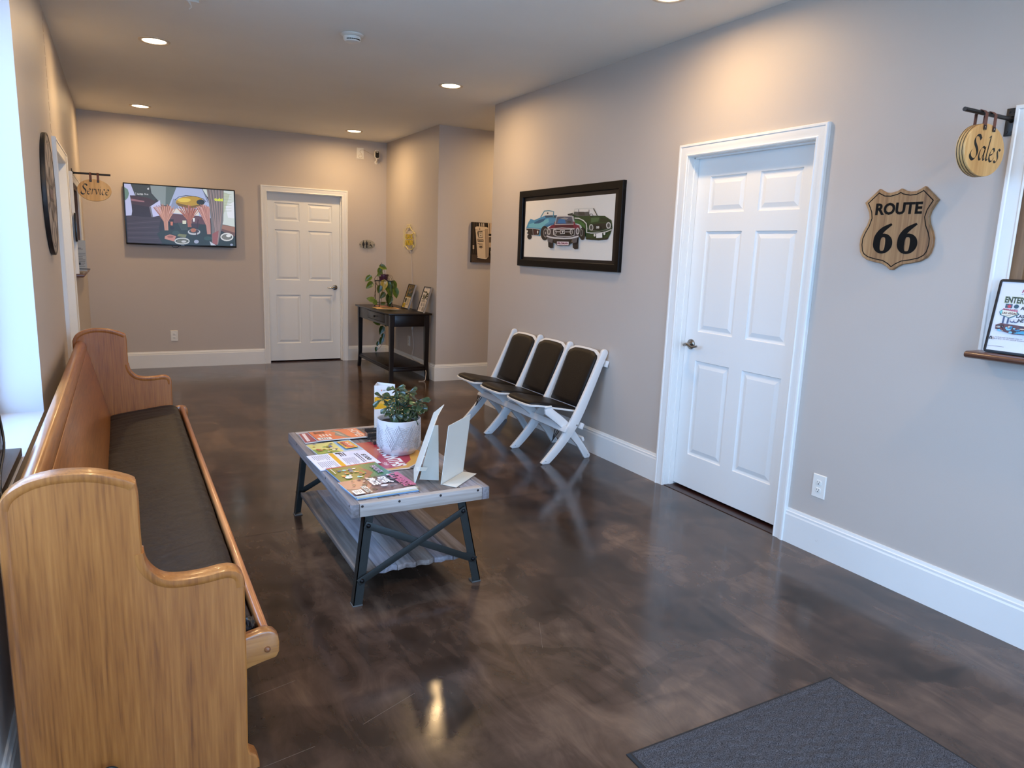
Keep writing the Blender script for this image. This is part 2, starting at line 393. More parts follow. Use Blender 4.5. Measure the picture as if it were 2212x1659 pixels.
FRONT = [(0.25, 1.35, 0.35, 2.45), (1.5, 2.5, 0.0, 2.45), (2.62, 3.2, 0.35, 2.45)]
wall('wall_front', 'y', YF-0.15, YF, 0, XR, 0, H, FRONT, WALL)
# dark slabs added behind the doors and service windows to block sky light
struct(box('light_block_behind_door', DARK, (XR+0.13, XR+0.17, 0.2, 3.4, -0.0, 2.4), smooth=0))
struct(box('light_block_behind_restroom', DARK, (1.7, 3.0, YB+0.13, YB+0.17, 0.0, 2.3), smooth=0))
struct(box('light_block_behind_left', mat('dark_brown_light_block', (46, 34, 28), 0.8), (-0.30, -0.22, 4.7, 7.9, 0.0, 2.3), smooth=0))

CAS = [(0, 0), (0, .013), (.006, .016), (.012, .013), (.030, .013), (.044, .019), (.052, .019), (.056, .023), (.066, .023), (.070, .018), (.070, 0)]
# trim around the three doors and three windows
def casing(n, f, h, closed=False, sc=1.0):
    o = molding(MB(), f, h[0], h[1], h[2], h[3], [(d*sc, p) for d, p in CAS], closed).build('trim_%d' % n, TRIM, smooth=25); return struct(o)
casing(1, on_right, RDOOR); casing(2, on_back, BDOOR); casing(3, on_left, LDOOR)
def casing_sill(n, f, h):   # three sided, standing on a sill
    return struct(molding(MB(), f, h[0], h[1], h[2], h[3], CAS, False).build('trim_%d' % n, TRIM, smooth=25))
casing_sill(4, on_right, PWIN); casing_sill(5, on_left, SWIN)
# door jambs
def jamb(n, f, h, depth, stop):
    mb = MB(); t = 0.012
    for (u0, u1, z0, z1) in ((h[0]-0.001, h[0]+t*0.2, h[2], h[3]), (h[1]-t*0.2, h[1]+0.001, h[2], h[3]), (h[0], h[1], h[3]-t*0.2, h[3]+0.001)):
        a, b = f(u0, z0, 0.0), f(u1, z1, -depth); mb.box(a[0], b[0], a[1], b[1], a[2], b[2])
    s = 0.022
    for (u0, u1, z0, z1) in ((h[0], h[0]+s*0.45, h[2], h[3]), (h[1]-s*0.45, h[1], h[2], h[3]), (h[0], h[1], h[3]-s*0.45, h[3])):
        a, b = f(u0, z0, -(stop-0.034)), f(u1, z1, -(stop-0.002)); mb.box(a[0], b[0], a[1], b[1], a[2], b[2])
    return struct(mb.build('trim_%d' % n, TRIM, smooth=0))
jamb(6, on_right, RDOOR, 0.13, 0.075); jamb(7, on_back, BDOOR, 0.13, 0.075); jamb(8, on_left, LDOOR, 0.13, 0.09)

ROWS = [(0.232, 0.834), (1.014, 1.620), (1.727, 1.938)]
def door(n, f, u0, u1, dep, cols, z1, handle_u, dirn, label_handle=None):
    g = lambda u, z, h: f(u, z, h-dep)
    root = sroot('door_%d' % n, f((u0+u1)/2, 0, -dep))
    mb = MB(); us = sorted([u0, u1]+[c for cc in cols for c in cc]); zs = sorted([0.018, z1]+[c for r in ROWS for c in r])
    for i in range(len(us)-1):
        for j in range(len(zs)-1):
            cu, cz = (us[i]+us[i+1])/2, (zs[j]+zs[j+1])/2
            if any(c[0] < cu < c[1] for c in cols) and any(r[0] < cz < r[1] for r in ROWS): continue
            mb.add([g(us[i], zs[j], 0), g(us[i+1], zs[j], 0), g(us[i+1], zs[j+1], 0), g(us[i], zs[j+1], 0)], [(0, 1, 2, 3)])
    a, b = g(u0, 0.018, -0.012), g(u1, z1, -0.04); mb.box(a[0], b[0], a[1], b[1], a[2], b[2])
    for ring in ([(u0, 0.018), (u1, 0.018), (u1, z1), (u0, z1)],):
        for i in range(4):
            p, q = ring[i], ring[(i+1) % 4]; mb.add([g(*p, 0), g(*q, 0), g(*q, -0.013), g(*p, -0.013)], [(0, 1, 2, 3)])
    mb.build('door_slab', DOORW, root, smooth=0)
    for c in cols:
        for r in ROWS:
            pb = MB(); rings = []
            for d, h in ((0, 0), (.004, -.007), (.012, -.009), (.018, -.009), (.042, -.002), (.044, -.002)):
                rings.append([g(c[0]+d, r[0]+d, h), g(c[1]-d, r[0]+d, h), g(c[1]-d, r[1]-d, h), g(c[0]+d, r[1]-d, h)])
            vs = [p for q in rings for p in q]; fs = []
            for k in range(len(rings)-1):
                for i in range(4):
                    j = (i+1) % 4; fs.append((k*4+i, k*4+j, (k+1)*4+j, (k+1)*4+i))
            fs.append(tuple(range(len(vs)-4, len(vs)))); pb.add(vs, fs).build('panel', DOORW, root, smooth=0)
    # lever handle
    if handle_u is None: return root
    zh = 0.93; hb = MB(); seg = 20
    for (r0, h0, r1, h1) in ((.032, 0, .032, .006), (.032, .006, .026, .012), (.026, .012, .012, .014), (.012, .014, .011, .05)):
        hb.loft([[g(handle_u+rr*math.cos(2*PI*k/seg), zh+rr*math.sin(2*PI*k/seg), hh) for k in range(seg)] for rr, hh in ((r0, h0), (r1, h1))])
    lv = [g(handle_u+dirn*t, zh+0.006*math.sin(t*70)-0.07*max(0, t-0.05), 0.052+0.01*math.sin(t*30)) for t in (-.012, 0, .015, .03, .045, .06, .075, .09, .105)]
    hb.tube(lv, 0.0095, 10, 0.006); o = hb.build('door_handle', NICKEL, root, smooth=50); o['label'] = 'satin nickel lever handle'
    return root
d1 = door(1, on_right, 2.188, 3.086, 0.075, ((2.31, 2.592), (2.692, 2.976)), 2.046, 3.022, -1)
d2 = door(2, on_back, 1.884, 2.768, 0.075, ((1.975, 2.27), (2.374, 2.668)), 2.046, 2.698, -1)
d3 = door(3, on_left, 4.965, 5.89, 0.09, ((5.08, 5.37), (5.48, 5.77)), 1.95, None, 1)
# reddish thresholds in the shadow gap below the doors
struct(box('trim_20', mat('threshold_stain', (46, 22, 16), 0.3), (XR+0.0, XR+0.13, RDOOR[0], RDOOR[1], -0.002, 0.003), smooth=0))
struct(box('trim_21', MATS['threshold_stain'], (BDOOR[0], BDOOR[1], YB, YB+0.13, -0.002, 0.003), smooth=0))

# baseboards
BASEP = [(0, 0), (0.016, 0), (0.016, 0.150), (0.013, 0.158), (0.013, 0.168), (0.009, 0.172), (0.006, 0.185), (0, 0.185)]
def baseboard(name, f, u0, u1, ex0=0.0, ex1=0.0):
    mb = MB(); mb.loft([[f(u0-ex0*(h/0.016), z, h) for h, z in BASEP], [f(u1+ex1*(h/0.016), z, h) for h, z in BASEP]])
    return struct(mb.build(name, BASEM, smooth=0))
def base_material():
    m = mat('scuffed_white_baseboard', (230, 231, 228), 0.4, var=(1.3, 0.05)); N = m.node_tree.nodes; L = m.node_tree.links; p = N['Principled BSDF']
    old = p.inputs['Base Color'].links[0].from_socket; tc = [n for n in N if n.type == 'TEX_COORD'][0]
    n = N.new('ShaderNodeTexNoise'); n.inputs['Scale'].default_value = 9; n.inputs['Detail'].default_value = 8; n.inputs['Roughness'].default_value = 0.7; L.new(tc.outputs['Object'], n.inputs['Vector'])
    r = N.new('ShaderNodeValToRGB'); r.color_ramp.elements[0].position = 0.66; r.color_ramp.elements[0].color = (0, 0, 0, 1); r.color_ramp.elements[1].position = 0.74; r.color_ramp.elements[1].color = (0.6, 0.6, 0.6, 1)
    L.new(n.outputs[0], r.inputs[0]); mx = N.new('ShaderNodeMix'); mx.data_type = 'RGBA'; L.new(r.outputs[0], mx.inputs[0]); L.new(old, mx.inputs[6]); mx.inputs[7].default_value = lin((150, 144, 132)); L.new(mx.outputs[2], p.inputs['Base Color'])
    return m
BASEM = base_material()
baseboard('baseboard_right_near', on_right, YF, RDOOR[0]-0.07)
baseboard('baseboard_right_middle', on_right, RDOOR[1]+0.07, Y3)
baseboard('baseboard_right_far', on_right, Y2, YB-0.016, ex0=0.016)
baseboard('baseboard_back_left', on_back, 0.016, BDOOR[0]-0.07)
baseboard('baseboard_back_right', on_back, BDOOR[1]+0.07, XR)
baseboard('baseboard_left_near', on_left, YF, LDOOR[0]-0.07)
baseboard('baseboard_left_far', on_left, LDOOR[1]+0.07, YB-0.016)
baseboard('baseboard_hallway_back', lambda u, z, h: (u, Y2-h, z), XR, 5.5, ex0=0.016)

# left window: reveal, frame, glass
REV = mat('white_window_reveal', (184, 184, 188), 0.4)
t = 0.004
rev = MB().box(-0.2, 0.0, LWIN[1]-t, LWIN[1]+0.001, LWIN[2], LWIN[3]).box(-0.2, 0.0, LWIN[0]-0.001, LWIN[0]+t, LWIN[2], LWIN[3]).box(-0.2, 0.0, LWIN[0], LWIN[1], LWIN[2]-0.001, LWIN[2]+t).box(-0.2, 0.0, LWIN[0], LWIN[1], LWIN[3]-t, LWIN[3]+0.001)
struct(rev.build('trim_9', REV, smooth=0))
w1 = sroot('window_1', (-0.17, 2.14, LWIN[2]))
fb = MB(); y0, y1, z0, z1 = LWIN
for b in ((y0, y0+.05, z0, z1), (y1-.05, y1, z0, z1), (y0, y1, z0, z0+.05), (y0, y1, z1-.05, z1), ((y0+y1)/2-.03, (y0+y1)/2+.03, z0, z1)): fb.box(-0.205, -0.16, b[0], b[1], b[2]+t, b[3]-t)
fb.build('window_frame', mat('white_vinyl_frame', (232, 234, 234), 0.35), w1, 0.002)
GLASS = glass('window_glass')
box('pane', GLASS, (-0.186, -0.182, y0+.05, (y0+y1)/2-.03, z0+.05, z1-.05), w1, smooth=0)
box('pane', GLASS, (-0.186, -0.182, (y0+y1)/2+.03, y1-.05, z0+.05, z1-.05), w1, smooth=0)
# shop front behind the camera
BRONZE = mat('dark_bronze_frame', (40, 34, 30), 0.4, metal=0.3)
for n, (a, b, c, d) in zip((4, 5, 6), FRONT):
    r = sroot(('window_%d' if n != 5 else 'door_%d') % n, ((a+b)/2, YF-0.07, c)); fb = MB()
    for q in ((a, a+.05, c, d), (b-.05, b, c, d), (a, b, d-.05, d), (a, b, c, c+.06)): fb.box(q[0], q[1], YF-0.1, YF-0.05, q[2], q[3])
    fb.build('frame', BRONZE, r, 0.002); box('pane', GLASS, (a+.05, b-.05, YF-0.078, YF-0.072, c+.06, d-.05), r, smooth=0)

# sales window in the right wall
SILLW = wood('walnut_stained_sill', ((62, 38, 28), (88, 56, 42), (106, 70, 54)), 'y', 12, 0.35, coat=0.3)
w2 = sroot('window_2', (XR+0.05, 0.77, PWIN[2]))
MB().box(XR-0.012, XR+0.12, PWIN[1]-0.045, PWIN[1], PWIN[2], PWIN[3]).box(XR-0.012, XR+0.12, PWIN[0], PWIN[0]+0.045, PWIN[2], PWIN[3]).box(XR-0.012, XR+0.12, PWIN[0]+.045, PWIN[1]-.045, PWIN[3]-.045, PWIN[3]).build('window_frame', wood('brown_oak_frame', ((98, 72, 48), (128, 98, 66), (146, 114, 80)), 'z', 10, 0.5), w2, 0.001)
box('shutter', BLACKM, (XR+0.02, XR+0.05, PWIN[0]+.045, PWIN[1]-.045, PWIN[2]+.003, PWIN[3]-.045), w2, label='closed black shutter')
MB().prism([(XR+0.1, PWIN[2]), (XR-0.118, PWIN[2]), (XR-0.128, PWIN[2]-.004), (XR-0.133, PWIN[2]-.013), (XR-0.128, PWIN[2]-.023), (XR-0.118, PWIN[2]-.027), (XR+0.1, PWIN[2]-.027)], 'y', 0.24, 1.277).build('window_sill', SILLW, w2, 0.004, label='rounded brown wooden sill')
# service window in the left wall, beside the corner
w3 = sroot('window_3', (-0.05, 7.09, SWIN[2]))
MB().box(-0.14, -0.0, SWIN[0], SWIN[0]+.03, SWIN[2], SWIN[3]).box(-0.14, -0.0, SWIN[1]-.03, SWIN[1], SWIN[2], SWIN[3]).box(-0.14, -0.0, SWIN[0]+.03, SWIN[1]-.03, SWIN[3]-.03, SWIN[3]).build('window_frame', wood('brown_frame', ((70, 50, 38), (96, 70, 54), (112, 86, 66)), 'z', 10, 0.5), w3)
box('shutter', mat('brown_shutter', (104, 84, 70), 0.6, var=(5, 0.1)), (-0.10, -0.08, SWIN[0]+.03, SWIN[1]-.03, SWIN[2], SWIN[3]-.03), w3)
MB().prism([(-0.14, 1.15), (0.045, 1.15), (0.056, 1.144), (0.060, 1.136), (0.056, 1.127), (0.045, 1.122), (-0.14, 1.122)], 'y', 6.49, 7.69).build('window_sill', SILLW, w3, 0.003)
# hairline crack and peeled paint by the plasterboard seam on the left wall
pk = MB(); rr = random.Random(4); yy = 4.90
for k in range(26):
    z = 2.72-k*0.062
    if k < 12 or rr.random() < 0.75:
        wd = 0.003 if k < 16 else 0.010; pk.box(0, 0.0012, yy-wd, yy+wd*0.6+rr.uniform(0, .004), z-0.05, z)
struct(pk.build('trim_22', mat('peeled_paint_edge', (196, 178, 160), 0.7), smooth=0))

# flat artwork outlines in thousandths of the picture rectangle
ART_CARS = [(70,140,178,18,521,40,614,72,686,119,658,203,702,264,730,345,728,400,729,409,565,309,572,269,540,238,460,207,373,103,388,31,427),
(105,178,195,54,589,133,619,234,641,298,681,308,618,260,575,220,514,126,525,47,535),(32,86,128,120,614,183,657,266,684,242,634,184,598,124,596),
(45,110,155,221,496,269,557,333,593,396,589,302,538,247,460,215,391),(40,70,90,256,728,345,726,397,723,398,678,338,695,265,690),(75,140,160,208,700,250,800,242,814,198,710),
(75,140,160,250,800,303,802,303,818,242,814),(75,140,160,303,802,356,786,365,794,303,818),(75,140,160,356,786,353,694,364,692,365,794),
(226,222,212,219,708,253,789,348,779,345,734,264,734),
(60,60,60,299,765,299,759,297,755,295,751,292,750,288,750,285,752,282,756,281,761,280,767,280,772,282,777,284,780,287,782,291,781,294,779,297,775,299,770),
(20,16,18,22,511,200,495,190,398,108,385,40,421),(60,20,22,123,489,192,483,181,410,125,406),(200,205,200,18,512,111,507,111,515,18,521),
(200,205,200,111,507,200,486,201,494,111,515),(150,150,150,105,502,114,394,120,394,111,502),(190,190,190,35,414,103,384,103,393,37,422),
(190,190,190,103,384,190,390,189,398,103,393),
(225,225,215,44,463,44,455,42,447,40,442,38,439,35,439,32,442,30,448,28,455,28,464,28,472,29,479,31,484,34,487,37,487,39,484,42,479,43,471),
(225,225,215,182,445,182,436,181,428,179,423,177,420,174,420,171,423,169,429,168,437,167,446,167,455,168,462,170,468,173,471,175,471,178,468,180,462,182,454),
(22,22,24,100,364,99,348,94,334,86,323,77,318,66,318,56,324,48,335,42,349,40,366,41,383,46,397,54,408,64,413,74,413,84,407,93,396,98,381),
(26,26,28,315,424,313,382,305,345,293,317,276,302,259,303,241,318,227,347,217,385,212,428,214,472,223,509,236,537,252,551,270,549,287,534,301,505,311,467),
(130,130,130,303,428,302,402,298,378,291,361,282,352,272,352,263,361,255,379,249,403,247,431,248,458,252,481,259,499,268,507,278,507,287,497,295,479,300,455),
(40,40,42,295,429,295,408,292,390,287,377,280,370,273,370,266,378,260,391,256,410,254,430,255,451,258,469,263,482,270,489,277,489,284,481,290,468,294,449),
(170,170,170,282,429,282,422,281,416,279,411,277,409,274,409,272,412,270,416,268,423,267,430,268,437,269,443,271,448,273,450,276,450,278,447,280,443,282,436),
(52,56,50,525,733,587,753,630,765,632,679,530,716),(30,62,26,588,726,632,695,756,688,836,685,913,678,978,607,991,496,979,422,954,327,875,308,748,321,729,374,671,569,606,611),
(58,104,44,605,638,669,617,713,566,726,491,701,514,664,559,614,584),(70,100,60,778,655,863,657,852,597,780,582),(20,42,20,876,656,952,629,981,527,942,580,865,586),
(226,222,212,594,769,607,805,793,796,833,691,763,693,751,751),(84,84,82,591,726,601,768,672,749,751,756,756,688,632,692),(60,62,60,651,762,707,756,715,697,660,700),
(226,222,212,657,788,712,787,713,755,658,761),(45,45,40,643,800,648,709,654,709,649,800),(206,206,196,591,723,608,802,603,814,582,729),
(206,206,196,608,802,698,803,698,816,603,814),(206,206,196,698,803,800,796,799,807,698,816),(60,64,50,796,799,838,683,844,687,802,804),(45,45,40,752,787,755,699,760,698,757,787),
(30,30,30,796,696,794,684,797,679,801,693),(30,30,30,794,684,786,677,788,670,797,679),(30,30,30,786,677,777,678,776,671,788,670),(30,30,30,777,678,769,686,766,682,776,671),
(30,30,30,769,686,766,698,761,698,766,682),(30,30,30,766,698,768,708,765,714,761,698),(30,30,30,768,708,776,715,774,722,765,714),(30,30,30,776,715,785,714,786,721,774,722),
(30,30,30,785,714,793,706,796,710,786,721),(30,30,30,793,706,796,693,800,695,796,710),(214,214,204,608,656,653,650,655,665,608,672),(214,214,204,653,650,701,613,707,626,655,665),
(214,214,204,701,613,732,566,741,572,707,626),(214,214,204,732,566,739,501,749,501,741,572),(214,214,204,739,501,740,427,750,426,749,501),
(22,26,22,781,545,853,566,939,565,948,489,876,464,797,468),
(190,190,180,811,505,811,487,807,472,802,460,795,455,787,455,780,462,773,474,769,490,767,508,768,525,771,541,777,552,784,558,791,557,799,551,805,539,809,523),
(70,70,66,803,505,802,493,800,483,797,475,793,471,788,471,784,476,780,484,777,495,776,507,776,519,778,530,782,537,786,541,790,541,795,537,799,528,801,518),
(196,196,190,981,530,980,513,977,498,971,487,964,481,956,482,948,488,941,500,937,515,935,533,935,550,939,565,945,576,952,581,960,580,968,574,974,562,979,547),
(80,80,76,971,530,971,519,969,509,966,501,961,497,957,498,952,502,948,510,945,520,944,532,945,544,947,554,950,561,954,565,959,565,964,560,968,552,970,542),
(120,125,115,749,486,797,452,798,460,750,494),(120,125,115,797,452,871,438,870,446,798,460),(120,125,115,871,438,940,465,939,473,870,446),
(120,125,115,940,465,990,492,988,500,939,473),(196,198,192,741,424,792,412,792,427,742,440),(196,198,192,792,412,872,411,870,427,792,427),
(196,198,192,872,411,936,426,933,441,870,427),(196,198,192,936,426,992,461,988,475,933,441),(232,232,228,844,407,903,418,907,348,848,342),
(225,225,215,839,386,839,379,837,372,835,367,832,364,829,364,826,367,823,372,821,379,821,387,821,395,822,402,825,407,828,409,831,409,834,406,836,401,838,394),
(225,225,215,933,406,933,399,931,392,929,387,926,385,923,385,920,388,918,393,916,399,915,407,915,415,917,421,919,426,922,429,925,429,928,426,930,421,932,414),
(24,36,22,737,348,874,328,962,352,951,322,875,306,748,319),
(26,26,26,733,406,732,373,728,343,721,322,711,310,701,310,690,322,681,345,675,374,672,408,673,442,677,471,685,493,694,504,705,503,715,491,724,469,730,439),
(120,120,116,708,426,708,406,706,388,702,375,698,368,692,368,687,375,682,389,679,407,678,427,678,448,680,466,684,479,688,486,694,486,699,478,704,465,707,447),
(40,40,40,703,426,703,412,702,399,699,390,696,385,693,385,689,390,686,400,684,413,683,427,683,442,684,455,687,464,690,469,693,469,697,464,700,454,702,441),
(24,24,24,910,328,962,352,954,322,926,315),(60,66,70,380,601,613,595,622,551,381,567),(28,26,28,313,388,383,385,383,171,353,166,326,191),
(28,26,28,599,357,664,376,666,171,634,160,610,182),(118,24,48,310,501,350,552,389,576,388,617,615,605,622,562,665,543,675,483,624,488,383,499),
(78,12,32,397,566,600,558,609,498,391,508),(88,88,104,401,577,418,699,582,689,600,572),(48,110,165,420,585,437,658,501,669,523,579),(150,150,150,452,662,501,680,546,665,525,640),
(60,60,60,526,601,547,627,577,619,585,577),(205,200,196,398,567,414,704,411,713,391,570),(205,200,196,414,704,585,694,587,703,411,713),
(205,200,196,585,694,606,569,609,560,587,703),(205,200,196,606,569,394,573,395,563,609,560),(216,214,210,352,496,476,505,476,514,351,505),
(216,214,210,476,505,624,490,624,499,476,514),(58,52,56,310,491,383,497,624,490,673,494,671,360,511,348,315,370),
(190,186,182,349,449,348,430,345,413,339,400,333,394,325,394,318,401,311,414,307,432,305,451,306,471,309,488,315,501,322,507,329,507,337,500,343,486,347,469),
(90,86,84,339,450,339,437,337,426,334,418,330,414,326,414,322,419,319,427,316,438,315,451,316,464,317,474,320,483,324,487,328,487,332,482,336,474,338,462),
(196,192,188,674,451,674,432,671,415,666,403,660,397,653,397,647,404,641,417,638,434,636,453,636,472,639,489,644,501,650,507,657,507,663,500,668,487,672,470),
(90,86,84,666,452,665,439,664,428,661,420,658,416,654,416,651,421,648,429,645,440,644,453,645,465,646,476,649,484,652,488,656,488,659,483,662,475,665,464),
(20,16,18,388,482,617,478,620,378,574,363,434,367,390,391),(214,212,208,380,488,382,394,388,399,387,487),(214,212,208,382,394,434,365,434,375,388,399),
(214,212,208,434,365,574,361,573,371,434,375),(214,212,208,574,361,624,381,619,386,573,371),(214,212,208,624,381,619,489,618,479,619,386),
(214,212,208,619,489,383,493,384,483,618,479),(206,204,200,405,442,466,440,466,449,404,452),(206,204,200,522,437,590,437,589,445,521,446),
(214,212,208,415,444,414,424,420,421,421,442),(214,212,208,414,424,410,411,415,405,420,421),(214,212,208,410,411,406,407,406,398,415,405),
(214,212,208,406,407,401,411,396,406,406,398),(214,212,208,401,411,396,425,390,423,396,406),(214,212,208,396,425,394,444,388,444,390,423),
(214,212,208,394,444,395,463,389,466,388,444),(214,212,208,395,463,399,476,394,482,389,466),(214,212,208,399,476,403,480,403,489,394,482),
(214,212,208,403,480,408,476,412,481,403,489),(214,212,208,408,476,412,462,418,464,412,481),(214,212,208,412,462,415,443,421,443,418,464),
(214,212,208,600,441,599,422,605,420,606,440),(214,212,208,599,422,596,410,600,404,605,420),(214,212,208,596,410,592,406,592,397,600,404),
(214,212,208,592,406,588,410,583,404,592,397),(214,212,208,588,410,583,423,578,421,583,404),(214,212,208,583,423,581,441,575,442,578,421),
(214,212,208,581,441,582,460,577,462,575,442),(214,212,208,582,460,586,472,581,478,577,462),(214,212,208,586,472,590,476,589,485,581,478),
(214,212,208,590,476,594,472,598,477,589,485),(214,212,208,594,472,598,459,604,461,598,477),(214,212,208,598,459,600,440,606,441,604,461),
(220,218,214,470,465,514,466,518,473,469,474),(220,218,214,514,466,516,418,520,411,518,473),(220,218,214,516,418,473,417,469,410,520,411),
(220,218,214,473,417,472,470,466,470,469,410),(225,225,220,481,447,491,453,508,459,504,443,499,426,490,424,493,440),
(90,88,90,314,359,388,340,607,335,665,349,659,269,617,258,601,313,388,317,382,254,325,278),(22,20,22,388,323,604,322,599,253,577,242,430,243,394,260),
(205,205,205,309,362,354,342,357,366,313,386),(205,205,205,354,342,403,329,404,354,357,366),(205,205,205,403,329,512,322,511,347,404,354),
(205,205,205,512,322,601,327,598,351,511,347),(205,205,205,601,327,678,358,674,381,598,351),(20,18,18,430,289,575,287,576,225,560,212,446,214,432,228),
(224,216,220,436,282,571,281,571,223,440,223),]
